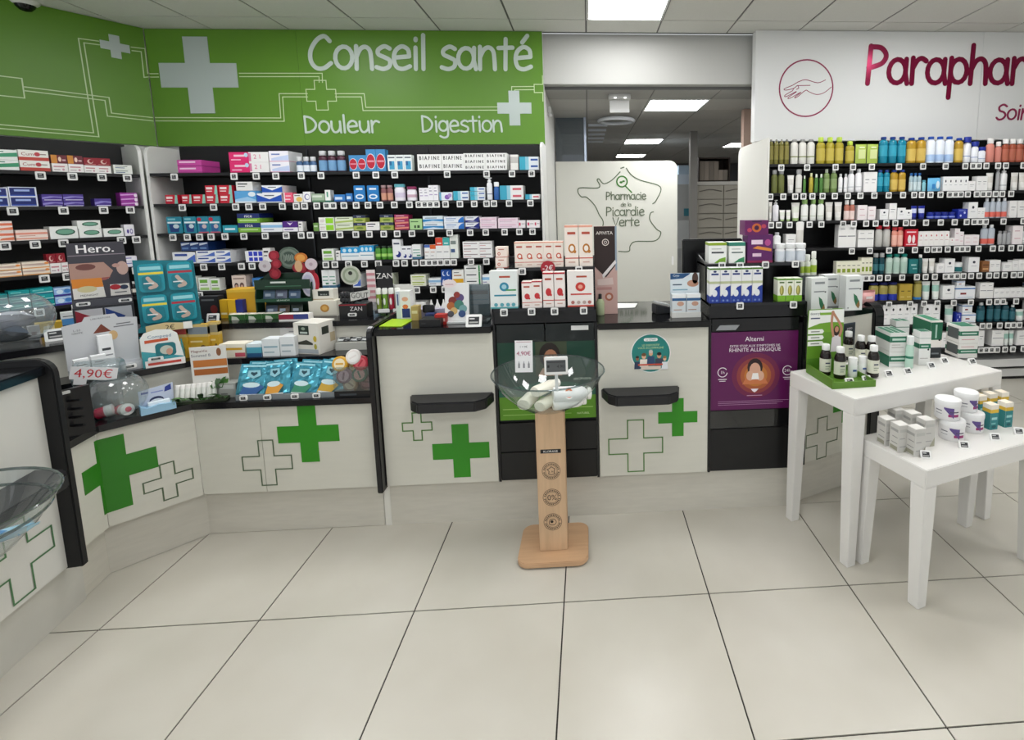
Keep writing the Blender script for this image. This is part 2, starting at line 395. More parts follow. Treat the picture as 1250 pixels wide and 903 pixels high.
# --- green sign on the back wall
Y = YB-.025
sg = thing('fascia_sign', 'long green wall sign with silver cross and handwritten Conseil santé lettering', 'sign', (0, Y, 0))
xs = [-3.485, ony(366, 100, Y).x, -.345]
for k in (0, 1):
    MB().box(xs[k]+(.001 if k else 0), xs[k+1]-(.001 if k == 0 else 0), 0, .02, 2.135, 3.05, PGREEN).build('panel', sg)
def B(x, y): return uz(ony(x, y, Y))
def pipe(parent, px, f, gap=.026, w=.007, name='pipe_line'):
    """two parallel thin lines along a path"""
    pts = [Vector(f(*p)) for p in px]
    mb = MB()
    for sgn in (-1, 1):
        o = []
        for j, p in enumerate(pts):
            t1 = (p-pts[j-1]).normalized() if j else None; t2 = (pts[j+1]-p).normalized() if j < len(pts)-1 else None
            t1 = t1 or t2; t2 = t2 or t1
            n1 = Vector((-t1.y, t1.x)); n2 = Vector((-t2.y, t2.x)); mm = (n1+n2).normalized()
            o.append(p+mm*(sgn*gap*.5/max(.3, mm.dot(n1))))
        line_path(mb, o, w, 0, PIPE)
    mb.build(name, parent)
def solid_cross(parent, c, arm, wd, m, th=.004, name='cross'):
    MB().prism(cross_outline(0, 0, arm, wd), -th, 0, m, 'y').build(name, parent, (c[0], 0, c[1]))
def outline_cross(parent, c, arm, wd, m, w=.007, name='cross_outline'):
    mb = MB(); line_path(mb, cross_outline(0, 0, arm, wd), w, 0, m, close=True); mb.build(name, parent, (c[0], 0, c[1]))
s1 = 1/137.0
solid_cross(sg, B(243, 92), .298, .19, SIL); pipe(sg, [(180.5, 92.2), (194, 92)], B)
pipe(sg, [(292, 91.5), (391.5, 91.5), (391.8, 101)], B)
outline_cross(sg, B(392.3, 116.3), .118, .094, PIPE)
pipe(sg, [(376, 116.3), (343, 116.3), (345, 146), (189.5, 145.5)], B)
pipe(sg, [(409, 116.3), (443, 116.3), (445, 133), (608, 132.5)], B)
solid_cross(sg, B(628, 132), .142, .09, SIL)
pipe(sg, [(626.5, 113), (626.5, 107.7), (652, 107.5)], B)
mb = MB(); line_path(mb, [B(*p) for p in [(662.2, 92), (662.4, 103), (652, 103), (652.3, 113), (662.6, 113), (662.8, 124)]], .007, 0, PIPE); mb.build('cross_outline', sg)
p0, p1 = B(377, 84), B(648, 84); handwrite(sg, 'Conseil santé', p0[0], p0[1], .178, .034, LET, p1[0]-p0[0]+.02, slant=.06)
p0, p1 = B(372, 162), B(463, 161); handwrite(sg, 'Douleur', p0[0], p0[1], .094, .017, LET, p1[0]-p0[0]+.01)
p0, p1 = B(515, 161), B(613, 159.5); handwrite(sg, 'Digestion', p0[0], p0[1], .092, .016, LET, p1[0]-p0[0]+.01)
# --- green sign on the slanted wall
lw = math.atan2(-WD.y, -WD.x)
o0 = W0+WN*.022
sl = thing('fascia_sign', 'green wall sign on the slanted side with pipe lines and small silver cross', 'sign', (o0.x, o0.y, 0), lw)
MB().box(-1.75, -.012, 0, .02, 2.135, 3.05, PGREEN).build('panel', sl)
def Lp(x, y):
    p = onpl(x, y, o0, o0+WD); return (-(Vector((p.x, p.y))-o0).dot(WD), p.z)
solid_cross(sl, Lp(140.5, 57), .085, .06, SIL)
pipe(sl, [(121.5, 52.6), (99, 49.6), (117.3, 164.5), (-40, 151)], Lp)
pipe(sl, [(160, 59.6), (174.5, 61.2), (178, 92), (184, 91.5)], Lp)
pipe(sl, [(29.5, 108.3), (130.5, 120.8), (133.5, 139.8), (187, 145.6)], Lp)
mb = MB(); line_path(mb, [Lp(*p) for p in [(-14, 91), (26.5, 95.8), (30, 119.7), (-14, 115)]], .007, 0, PIPE); mb.build('cross_outline', sl)
# --- white sign over the right bay
YP = 4.46
RED = M('8a1440', .22, metal=.55); REDT = M('8a1846', .4)
sp = thing('fascia_sign', 'white wall sign with burgundy Parapharmacie lettering and hand emblem', 'sign', (0, YP, 0))
x0 = ony(922, 100, YP).x; x1 = ony(1197, 100, YP).x
PWH = M('dfe0df', .5)
MB().box(x0, x1-.0015, 0, .02, 2.14, 3.05, PWH).build('panel', sp); MB().box(x1+.0015, 5.15, 0, .02, 2.14, 3.05, PWH).build('panel', sp)
MB().box(x0, x0+.02, .02, .095, 2.14, 3.05, PWH).build('side_panel', sp)
def Pp(x, y): return uz(ony(x, y, YP))
c = Pp(984, 107.8); mb = MB(); mb.fring(0, 0, .228, .24, -.002, REDT, 48); mb.build('emblem_ring', sp, (c[0], 0, c[1]))
mb = MB()
def h4(l): return [Pp(900+x/3.571, y/3.571) for x, y in l]
for l in ([(385, 348), (350, 361), (300, 348), (268, 356), (240, 372), (205, 387), (212, 393), (246, 385), (262, 373), (268, 385)], [(410, 379), (378, 404), (345, 412), (312, 400), (297, 394), (262, 422), (250, 425), (278, 402)],
          [(262, 373), (318, 372)], [(240, 396), (208, 415), (213, 421), (258, 398)], [(258, 400), (222, 425), (230, 428), (276, 402)], [(246, 385), (240, 396)], [(268, 385), (256, 390)]):
    line_path(mb, spline(h4(l), 4), .006, 0, REDT)
mb.build('emblem_hand', sp)
p0, p1 = Pp(1056, 102), Pp(1232, 102); kx = (p1[0]-p0[0])/6.61
handwrite(sp, 'Parapharmacie', p0[0], p0[1], .213, .042, RED, kx*sum(GL[q][0] for q in 'Parapharmacie'), slant=.03)
p0 = Pp(1215, 146); handwrite(sp, 'Soins', p0[0], p0[1], .09, .016, REDT, .40, slant=.12)

# ================================================================ OPENING AND BACK ROOM
YF = 5.8
x0 = -.335; x1 = ony(827, 250, YF).x; zt = ony(760, 196.5, YF).z
fp = thing('map_panel', 'tall white sliding panel with green outline map and Pharmacie de la Picardie Verte', 'panel', (0, YF, 0))
MB().prism(rrect(x0, x1, .03, zt, .09, '3'), 0, .04, M('d9d9d0', .35), 'y').build('door_leaf', fp, bev=.004)
def Fp(x, y): return uz(ony(660+x/3.115, 90+y/3.115, YF))
MG = M('59694f', .5); MG2 = M('3d7a2c', .5)
mb = MB()
for l in ([(325, 358), (345, 385), (380, 405), (455, 430), (440, 480), (425, 495)], [(318, 355), (303, 360)], [(303, 372), (270, 405), (240, 418), (222, 400), (215, 405), (225, 425), (212, 435), (150, 434), (142, 450), (155, 468), (175, 470), (205, 500), (222, 535), (238, 570), (215, 640)],
          [(430, 525), (418, 530), (415, 555), (440, 590), (457, 605), (435, 635), (360, 638), (340, 655), (335, 675), (295, 675)]):
    line_path(mb, spline([Fp(*p) for p in l], 5), .0115, 0, MG)
mb.build('map_outline', fp)
c = Fp(309, 410); mb = MB(); mb.fring(0, 0, .05, .066, -.002, MG2, 24); mb.fdisc(-.01, -.008, .018, .012, -.002, MG2); mb.fdisc(.018, .004, .016, .010, -.002, MG2); mb.build('locator_ring', fp, (c[0], 0, c[1]))
mb = MB(); line_path(mb, [Fp(320, 425), Fp(347, 452)], .014, 0, MG2); mb.build('pointer', fp)
for t, xa, xb, yb, xh, w in (('Pharmacie', 248, 402, 479, .058, .011), ('de la', 305, 345, 504, .028, .006), ('Picardie', 248, 396, 540, .066, .012), ('Verte', 274, 377, 579, .066, .012)):
    p0, p1 = Fp(xa, yb), Fp(xb, yb); handwrite(fp, t, p0[0], p0[1], xh, w, M('6a7560', .5), p1[0]-p0[0])
p = ony(821, 318, YF); MB().prism(rrect(-.012, .012, -.05, .05, .01), -.012, 0, M('f0f0ee', .3), 'y').build('pull_handle', fp, (p.x, 0, p.z))
# white end panel of the shelving at the opening (rounded rear corner)
# glass screen in the back room with a bright metal edge
p = onz(714, 150, 2.3)
YG = 6.1
gx = ony(714, 150, YG).x
gs = thing('glass_screen', 'glass screen with bright metal edge post above the white map panel', 'screen', (gx, YG, 0))
MB().box(-.34, -.012, 0, .008, 1.2, fz-.01, glass('c9d3dc')).build('glass_pane', gs)
MB().box(-.014, .012, -.01, .02, 0, fz-.002, M('c9d3e6', .25, metal=.6)).build('edge_post', gs)
gr = thing('reflection_bars', 'row of bright bars standing in for reflected light stripes beside the glass screen', 'reflection', (gx+.02, 6.6, 0))  # bright bars shaped after light stripes reflected in the glass
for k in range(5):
    MB().box(.02, .26, k*.42, k*.42+.05, fz-.03, fz-.004, M('e8eef4', .3)).build('stripe_bar', gr)
e = onz(756, 116, fz-.01)
em = thing('emergency_light', 'small white emergency light box on the back room ceiling', 'light', (e.x, e.y, fz-.006))
MB().box(-.1, .1, -.05, .05, -.05, 0, M('b9b9b6', .5)).build('housing', em, bev=.004)
MB().box(-.09, .09, -.004, .004, -.16, -.05, M('dadad8', .3)).build('diffuser_plate', em)
for s in (-.04, .05): MB().lathe([(.008, -.052), (.012, -.046)], M('ffffff', .3, emit=2), 10).build('led', em, (s, -.052, .01))
d = onz(752, 144, fz-.01)
dv = tag(MB().tube([(.2*math.cos(2*math.pi*k/36), .2*math.sin(2*math.pi*k/36), -.03) for k in range(37)], .022, M('e6eaf0', .2), 10).build('round_vent', None, (d.x, d.y, fz-.012), smooth=True), 'round ring-shaped air vent on the back room ceiling', 'vent')
d = ony(679, 134, 5.0)
sd = thing('wall_sensor', 'tiny white sensor on the passage wall beside the opening', 'sensor', (-.345, 5.0, d.z))
MB().box(0, .03, -.02, .02, -.03, .03, M('e2e2e0', .4)).build('housing', sd, bev=.006)
MB().lathe([(.018, -.06), (.02, -.045), (.008, -.03)], M('dededc', .3), 12).build('lens_cap', sd, (.02, 0, 0), smooth=True)
# security dome on the shop ceiling
d = onz(26, 3, CZ)
cs = thing('security_camera', 'small security camera with dark dome at the top left corner', 'camera', (d.x+WN.x*.06, d.y+WN.y*.06, CZ-.006))
MB().lathe([(.06, -.025), (.075, -.012), (.08, 0)], M('e4e4e0', .4), 24).build('housing', cs, smooth=True)
MB().lathe([(.0, -.07), (.03, -.062), (.05, -.04), (.056, -.022)], M('0c0c0e', .1), 20).build('dome', cs, smooth=True)
# drawer cabinet far in the back room
YD = 7.6
a0 = ony(851, 226, YD); a1 = ony(903, 226, YD)
dc = thing('drawer_cabinet', 'grey cabinet of shallow drawers with wavy grips in the back room', 'cabinet', (a0.x, YD, 0))
W = a1.x-a0.x+.55; DG = M('a8a498', .5); zt = a0.z
MB().box(0, W, .012, .5, 0, zt, M('8f8c83', .6)).build('body', dc)
MB().box(-.02, W+.02, -.02, .52, zt, zt+.05, M('c8c6bf', .5)).build('top_board', dc)
n = 9; hh = zt/n
for k in range(n):
    for q in range(3):
        w0 = W/3
        dr = MB().box(.006, w0-.006, -.008, .012, .006, hh-.006, DG).build('drawer', dc, (q*w0, 0, k*hh))
        pts = [(x*w0, hh*.62+.014*math.cos(2*math.pi*x)*(-1)) for x in [i/12 for i in range(1, 12)]]
        mb = MB(); stroke(mb, pts, .014, -.008, M('6f6c64', .5), .006); mb.build('grip', dr)
t0 = ony(853, 192, YD); t1 = ony(892, 192, YD)
cr = thing('archive_crate', 'dark open crate of grey folders on top of the drawer cabinet', 'crate', (t0.x, YD+.02, zt+.05))
cw = t1.x-t0.x; chh = t0.z-zt-.05; DK = M('2f2620', .6)
for nm, bx in (('side_board', (0, .02, 0, .35, 0, chh)), ('side_board', (cw-.02, cw, 0, .35, 0, chh)), ('back_board', (.02, cw-.02, .33, .35, 0, chh)), ('bottom_board', (.02, cw-.02, 0, .33, 0, .02)), ('top_board', (.02, cw-.02, 0, .33, chh-.02, chh))):
    MB().box(*bx, DK).build(nm, cr)
for k in range(6):
    w1 = (cw-.05)/6; MB().box(0, w1-.004, 0, .25, 0, (chh-.05)*(.92 if k < 4 else .5), M(['8b8277', '958b80', '7d756c'][k % 3], .7)).build('folder', cr, (.025+k*w1, .02, .02))
pb = ony(846, 250, 7.3)
tag(struct(MB().box(-.05, .05, -.05, .05, 0, fz-.002, M('8c8a86', .6)).build('trim_2', None, (pb.x, 7.3, 0))), 'grey post standing left of the drawer cabinet', 'post')
p0 = ony(827, 225, 8.2); p1 = ony(850, 225, 8.2)
dw = thing('work_cabinet', 'pale grey tall cabinet between the map panel and the grey post', 'cabinet', (p0.x-.5, 8.2, 0))
MB().box(0, p1.x-p0.x+.5, 0, .4, 0, p0.z, M('a9acad', .5)).build('body', dw)
MB().box(.5, .5+(p1.x-p0.x)*.8, -.012, 0, .9, 1.35, M('c6cacb', .4)).build('door', dw)
MB().box(.6, .85, -.014, -.012, 1.42, 1.54, M('3b7f8f', .4)).build('notice', dw)
bo = thing('white_box', 'bluish white boxes piled on the tall pale cabinet', 'boxes', (p0.x, 8.25, p0.z))
MB().box(0, .28, 0, .3, 0, .16, M('b9c6d2', .4)).build('box', bo); MB().box(.03, .25, .02, .28, .16, .3, M('9fb4c6', .4)).build('box', bo)
jb = struct(MB().box(0, .16, 0, .1, 0, fz, M('b39a8c', .6)).build('trim_3', None, (ony(908, 160, 5.6).x, 5.6, 0)))

# ================================================================ COUNTERS
YC = 2.49
def panel_cross(parent, c, arm, wd, solid=True, m=None, th=.002, w=.006):
    if solid: MB().prism(cross_outline(0, 0, arm, wd), -th, 0, m or GREEN, 'y').build('cross', parent, (c[0], 0, c[1]))
    else:
        mb = MB(); line_path(mb, cross_outline(0, 0, arm, wd), w, 0, m or M('55803f', .5), close=True); mb.build('cross_outline', parent, (c[0], 0, c[1]))
def bag_shelf(parent, x0, x1, z, d=.125):
    pl = [(x0+.0, 0), (x0+.03, -d*.72), (x0+.07, -d), (x1-.07, -d), (x1-.02, -d*.72), (x1, 0)]
    MB().prism(pl, z-.052, z, M('1b1b1e', .4)).build('bag_shelf', parent, bev=.006)
def white_module(label, x0, x1):
    t = thing('counter_unit', label, 'counter', (0, YC, 0))
    MB().box(x0, x1, .012, .5, .225, .995, M('bdbab0', .6)).build('body', t)
    MB().box(x0+.0015, x1-.0015, 0, .018, .228, 1.003, LAM).build('front_panel', t, bev=.0015)
    MB().box(x0, x1, .03, .045, 0, .225, KICK).build('kick_board', t)
    return t
cA = white_module('white counter unit left of the central black niche, green cross under bag shelf', -1.028, -.473)
MB().box(-1.062, -1.0285, .03, .045, 0, .225, M('d9d7cf', .35)).build('kick_joint', cA)
bag_shelf(cA, -.885, -.478, .700)
panel_cross(cA, (-.654, .399), .14, .083); panel_cross(cA, (-.861, .535), .071, .042, False)
cC = white_module('white counter unit with round teal sticker and outlined cross', .038, .597)
bag_shelf(cC, .052, .448, .700)
panel_cross(cC, (.441, .531), .101, .06); panel_cross(cC, (.224, .387), .138, .082, False)
# round sticker
st = MB(); TE = M('1f7f79', .4)
st.lathe([(.1, 0), (.1, .0015)], M('e9ecea', .4), 36); st.lathe([(.096, .0016), (.096, .0019)], TE, 36)
st.xf(Matrix.Rotation(math.pi/2, 4, 'X'))
o = st.build('sticker', cC, (.304, 0, .872))
mb = MB(); WT = M('f2f2f0', .5)
mb.prism(rrect(-.035, .035, .062, .078, .008), -.0003, 0, WT, 'y'); mb.ftext('La CPAM', 0, .07, .009, -.0005, TE, .05)
mb.ftext('LE DISPOSITIF', 0, .042, .010, -.0003, M('bfd8a0', .5), .12); mb.ftext('VOUS ACCOMPAGNE', 0, .028, .010, -.0003, M('bfd8a0', .5), .13); mb.ftext('ICI', 0, .014, .009, -.0003, WT)
mb.build('sticker_lettering', o, (0, -.0022, 0))
mb = MB()
for k, (hx, hz, sk, cl, sc) in enumerate([(-.068, -.03, '8a5a44', '2d3b57', .8), (-.035, -.018, 'e0b090', 'e9dfd4', 1.1), (0, -.004, 'd9a98a', '30486c', 1.0), (.042, -.016, 'c79274', '3a3f52', 1.1), (.07, -.034, 'e2b594', 'dfe3e6', .8)]):
    mb.fpoly([(hx-.02*sc, max(-.09, hz-.05)), (hx+.02*sc, max(-.09, hz-.05)), (hx+.017*sc, hz-.012), (hx-.017*sc, hz-.012)], -.0002-.0002*k, M(cl, .6))
    mb.fdisc(hx, hz+.003, .010*sc, .013*sc, -.0003-.0002*k, M(sk, .6)); mb.fdisc(hx, hz+.012, .0105*sc, .008*sc, -.0004-.0002*k, M(['2b211d', '6b4a2f', 'c9c4bb', '221a18', '8a6a49'][k], .6))
mb.frect(-.065, .06, -.062, -.054, -.0016, M('c8503c', .5)); mb.frect(-.05, .05, -.084, -.066, -.0012, M('d9c9bc', .5))
mb.build('sticker_picture', o, (0, -.0022, 0))
# black niches
def niche(label, x0, x1):
    t = thing('counter_niche', label, 'display cabinet', (0, YC, 0))
    MB().box(x0+.001, x1-.001, .02, .5, .225, 1.0, BLACKM).build('body', t)
    for a in (x0+.001, x1-.013): MB().box(a, a+.012, .0, .02, .225, 1.036, BLACK).build('frame_post', t)
    MB().box(x0, x1, .03, .045, 0, .225, KICK).build('kick_board', t)
    return t
def drawer(t, x0, x1, z0, z1, m=None):
    MB().box(x0, x1, 0.004, .02, z0, z1, m or M('0c0c0e', .38)).build('drawer', t, bev=.0015)
nB = niche('black display niche behind the wooden bowl stand, green poster inside', -.473, .038)
MB().box(-.455, -.224, .006, .02, .945, 1.034, M('1a1f20', .15)).build('door', nB); MB().box(-.216, .022, .006, .02, .945, 1.034, M('1a1f20', .15)).build('door', nB)
mb = MB().box(-.09, -.005, .002, .0055, 1.0, 1.022, M('d5d5d3', .4)); mb.build('label_holder', nB)
po = MB().box(-.455, .03, .008, .0195, .545, .945, M('0f3b2c', .3)).build('poster', nB)
mb = MB(); y = .0076
mb.frect(-.455, .03, .545, .665, y, M('5a8f1d', .35)); mb.frect(-.44, .01, .60, .604, y-.0002, M('9fc46a', .4)); mb.frect(-.44, -.1, .57, .573, y-.0002, M('9fc46a', .4))
mb.fpoly([(-.455, .665), (.03, .665), (.03, .70), (-.1, .735), (-.25, .74), (-.455, .70)], y, M('1d5a45', .35))
mb.frect(-.27, -.115, .77, .945, y, M('3c4632', .5))
mb.fdisc(-.2, .875, .052, .065, y-.0002, M('241a16', .5)); mb.fdisc(-.195, .855, .036, .05, y-.0004, M('a97458', .5)); mb.fpoly([(-.26, .77), (-.14, .77), (-.16, .81), (-.235, .81)], y-.0004, M('c9a592', .5))
mb.fdisc(-.183, .868, .006, .003, y-.0006, M('30201a', .5)); mb.fdisc(-.208, .868, .006, .003, y-.0006, M('30201a', .5)); mb.fdisc(-.196, .832, .012, .004, y-.0006, M('9a4a44', .5))
mb.ftext('ARKOPHARMA', -.04, .75, .012, y-.0004, M('d6e0d0', .5), .09); mb.fring(-.02, .69, .018, .022, y-.0004, M('d6e0d0', .5), 18); mb.ftext('NATUREL', -.04, .57, .010, y-.0004, M('d6e8b0', .5))
mb.build('poster_print', po)
drawer(nB, -.459, .024, .38, .53); drawer(nB, -.459, .024, .228, .375)
nD = niche('black display niche with purple allergy poster right of the teal sticker', .597, 1.1)
MB().box(.615, 1.06, .006, .02, .972, 1.034, M('18181b', .15)).build('door', nD)
MB().prism([(.635, .978), (.735, .978), (.755, 1.003), (.655, 1.003)], .001, .0055, M('8f9194', .3), 'y').build('label_holder', nD)
po = MB().box(.612, 1.062, .008, .0195, .556, .965, M('5b1150', .3)).build('poster', nD)
mb = MB(); y = .0076; WP = M('f0e6ee', .5)
for k, (r, h) in enumerate([(.125, '6d2046'), (.1, '8a3a3c'), (.08, 'a85a34'), (.06, 'bb7434')]): mb.fdisc(.845, .735, r, r*.95, y-.0001*k, M(h, .4), 28)
mb.ftext('Alterni', .835, .928, .024, y-.0006, WP); mb.ftext('DITES STOP AUX SYMPTÔMES DE', .838, .892, .012, y-.0006, WP, .26); mb.ftext('RHINITE ALLERGIQUE', .838, .872, .019, y-.0006, WP, .27)
mb.fdisc(.84, .778, .04, .048, y-.0007, M('2b1a1a', .5)); mb.fdisc(.84, .765, .029, .038, y-.0009, M('d6a58c', .5)); mb.fpoly([(.775, .69), (.91, .69), (.885, .735), (.8, .735)], y-.0008, M('c9764a', .5))
mb.fdisc(.815, .735, .02, .026, y-.0011, M('d9ab92', .5)); mb.fdisc(.868, .733, .02, .026, y-.0011, M('d9ab92', .5)); mb.fpoly([(.822, .715), (.862, .715), (.856, .748), (.828, .748)], y-.0013, M('f3f0ee', .5))
for cx, t in ((.672, '1h'), (1.01, '24h')): mb.fring(cx, .757, .022, .026, y-.0006, WP, 24, .6, 6.2); mb.ftext(t, cx, .757, .016, y-.0006, WP); mb.frect(cx-.022, cx+.022, .718, .722, y-.0006, WP); mb.frect(cx-.016, cx+.016, .709, .712, y-.0006, WP)
mb.fpoly([(.82, .665), (.86, .665), (.85, .652), (.84, .646), (.83, .652)], y-.0006, WP); mb.frect(.80, .88, .628, .631, y-.0006, M('c79fc0', .5))
for k in range(3): mb.frect(.65, 1.02-.03*k, .60-.009*k, .602-.009*k, y-.0006, M('b88ab2', .5))
mb.build('poster_print', po)
# glass fronted tray below the purple poster, with small things lying in it
MB().box(.611, 1.086, .03, .4, .46, .468, M('2c1c1c', .3)).build('tray', nD)
for k, (x, c, r) in enumerate([(.66, 'c9ccd0', .02), (.74, '5a78b4', .026), (.81, 'b9a89c', .018), (.9, '8fa0b8', .022), (.98, '6a6f78', .02)]):
    MB().lathe([(r, 0), (r*1.05, .02), (r*.6, .035)], M(c, .4), 12).build('sample_jar', nD, (x, .06, .468))
MB().box(.611, 1.086, .004, .008, .46, .553, glass('b9bcc0', .02, .0)).build('glass_front', nD)
drawer(nD, .611, 1.086, .228, .455)
# shelves of the two stepped racks that stand in the niches
def rack(label, x0, x1):
    t = thing('display_rack', label, 'display rack', (0, YC, 0))
    CL = M('1c1c1f', .15)
    MB().box(x0, x1, .002, .30, 1.10, 1.115, CL).build('shelf', t, bev=.002); MB().box(x0, x1, .10, .30, 1.288, 1.303, CL).build('shelf', t, bev=.002)
    MB().box(x0, x1, .30, .312, 1.04, 1.34, BLACK).build('back_board', t)
    for a in (x0, x1-.008): MB().prism([(.002, 1.04), (.30, 1.04), (.30, 1.34), (.10, 1.303), (.09, 1.115), (.002, 1.115)], a, a+.008, BLACK, 'x').build('side_board', t)
    MB().box(x0+.008, x1-.008, .01, .02, 1.04, 1.10, BLACK).build('riser', t)
    return t
rB = rack('black two-step counter rack of red and white skincare boxes', -.473, .034)
rD = rack('black two-step counter rack of white, blue and purple remedy boxes', .6, 1.10)
# angled end unit on the right
Q0, Q1 = Vector((1.103, 2.522)), Vector((1.572, 2.714)); qa = math.atan2(Q1.y-Q0.y, Q1.x-Q0.x); ql = (Q1-Q0).length
cE = thing('counter_unit', 'angled white end unit of the counter behind the larger table', 'counter', (Q0.x, Q0.y, 0), qa)
MB().prism([(.0, .015), (ql, .015), (ql, .30), (.22, .30)], .225, .995, M('bdbab0', .6)).build('body', cE); MB().box(.02, ql, 0, .018, .228, .997, LAM).build('front_panel', cE, bev=.0015)
MB().box(0, ql+.02, .03, .045, 0, .225, KICK).build('kick_board', cE); MB().box(-.01, .02, -.012, .03, .228, 1.03, BLACK).build('edge_strip', cE)
MB().prism(rrect(-.02, .40, .228, 1.05, .07, '4'), ql, ql+.075, BLACK, 'x').build('end_slab', cE, bev=.004)
panel_cross(cE, (.153, .345), .115, .07, False, M('6f7f66', .5)); panel_cross(cE, (.33, .50), .1, .06)
mb = MB().box(.28, .37, -.004, 0, .80, .96, M('3c4650', .3)); mb.frect(.285, .365, .81, .95, -.005, M('2a3238', .3)); mb.ftext('INFO', .325, .93, .012, -.0055, WP); mb.build('notice', cE)
# black worktop over the straight run
wt = MB().prism([(-1.03, 2.462), (-.4745, 2.462), (-.4745, 2.53), (.0395, 2.53), (.0395, 2.462), (.5955, 2.462), (.5955, 2.53), (1.085, 2.53), (1.085, 3.02), (-1.03, 3.02)], 1.003, 1.036, M('0e0e10', .07)).build('worktop', bev=.004)
tag(wt, 'glossy black worktop running along the central counter units', 'worktop')
we = MB().prism([(Q0.x+.005, Q0.y-.012), (Q1.x-.004, Q1.y-.012), (Q1.x-.14, Q1.y+.36), (Q0.x, Q0.y+.4)], .998, 1.036, M('0e0e10', .1)).build('worktop', bev=.003)
tag(we, 'short black worktop on the angled end unit, pineapple boxes on it', 'worktop')
# black divider between central run and display counter
dv = MB().prism(rrect(-.045, .55, .215, 1.052, .05, '4'), -.0135, .0135, BLACK, 'x').build('divider_slab', None, (-1.044, YC, 0), bev=.004)
tag(dv, 'thin black upright slab beside the stepped display counter', 'divider')

# ---------------- stepped display counter round the left corner
BASE = [Vector(p) for p in ((-1.06, 2.49), (-1.905, 2.49), (-2.135, 2.25), (-2.106, 2.085))]
def offset_line(pts, d):
    """shift a polyline away from the customer by d"""
    o = []
    for j, p in enumerate(pts):
        t1 = (p-pts[j-1]).normalized() if j else None; t2 = (pts[j+1]-p).normalized() if j < len(pts)-1 else None
        t1 = t1 or t2; t2 = t2 or t1
        n1 = Vector((t1.y, -t1.x)); n2 = Vector((t2.y, -t2.x)); m = (n1+n2).normalized()
        o.append(p+m*(d/max(.3, m.dot(n1))))
    return o
TIERS = [(.70, 0.0), (.872, .15), (1.025, .275)]
def strip(mb, A, Bp, z0, z1, m):
    for j in range(len(A)-1):
        pl = [(A[j+1].x, A[j+1].y), (A[j].x, A[j].y), (Bp[j].x, Bp[j].y), (Bp[j+1].x, Bp[j+1].y)]
        mb.prism(pl, z0, z1, m)
dcn = thing('display_counter', 'three-step white display counter with black ledges round the left corner', 'counter', (0, 0, 0))
for seg in range(3):
    a, b = BASE[seg], BASE[seg+1]
    d = (b-a); L = d.length; ang = math.atan2(-d.y, -d.x)
    fr = empty('front_section', (b.x, b.y, 0), ang); fr.parent = dcn
    # local x runs from b to a, local -y faces the customer
    cut = [0, L] if seg else [0, .30, L]
    for k in range(len(cut)-1): MB().box(cut[k]+.001, cut[k+1]-.001, 0, .018, .228, .668, LAM).build('front_panel', fr, bev=.0012)
    if seg == 0:
        MB().prism(cross_outline(0, 0, .145, .085), -.002, 0, GREEN, 'y').build('cross', fr, (-1.383-b.x, 0, .519))
        mb = MB(); line_path(mb, cross_outline(0, 0, .116, .07), .006, 0, M('5d6e54', .5), close=True); mb.build('cross_outline', fr, (-1.589-b.x, 0, .379))
    if seg == 1:
        G2 = M('2c7a18', .4)
        mb = MB().box(0, .085, -.002, 0, .295, .632, G2).box(.085, .185, -.002, 0, .435, .535, G2); mb.build('cross', fr)
        mb = MB(); line_path(mb, cross_outline(0, 0, .088, .05), .006, 0, M('5d6e54', .5), close=True); mb.build('cross_outline', fr, (.213, 0, .353))
    if seg == 2:
        mb = MB().box(L-.015, L, -.002, 0, .295, .632, G2).box(L-.10, L-.015, -.002, 0, .435, .535, G2); mb.build('cross', fr)
KA, KB = offset_line(BASE, .03), offset_line(BASE, .045)
for j in range(3):
    mb = MB(); strip(mb, KA[j:j+2], KB[j:j+2], .002, .226, KICK); mb.build('kick_board', dcn)
bcd = (BASE[1]-BASE[2]).normalized()
BASE2 = [BASE[0], BASE[1], BASE[2]-bcd*.40]                     # the upper steps run on straight behind the nearer counter
for k, (z, off) in enumerate(TIERS):
    nxt = TIERS[k+1][1] if k < 2 else .50
    Bp = offset_line(BASE2, nxt+.02); mb = MB(); LM = M('141417', .16)
    if k == 0:
        A = offset_line(BASE, off-.022); Bc = BASE[2]+Vector((-bcd.y, bcd.x))*(nxt+.02)
        strip(mb, A[:3], [Bp[0], Bp[1], Bc], z-.03, z, LM)
        mb.prism([(A[3].x, A[3].y), (A[2].x, A[2].y), (Bc.x, Bc.y), (Bp[2].x+.12, Bp[2].y+.13)], z-.03, z, LM)
    else: strip(mb, offset_line(BASE2, off-.022), Bp, z-.03, z, LM)
    mb.build('ledge', dcn)
    if k < 2:
        A = offset_line(BASE2, nxt); Bp = offset_line(BASE2, nxt+.015)
        mb = MB(); strip(mb, A, Bp, z, TIERS[k+1][0]-.03, LAM); mb.build('riser', dcn)
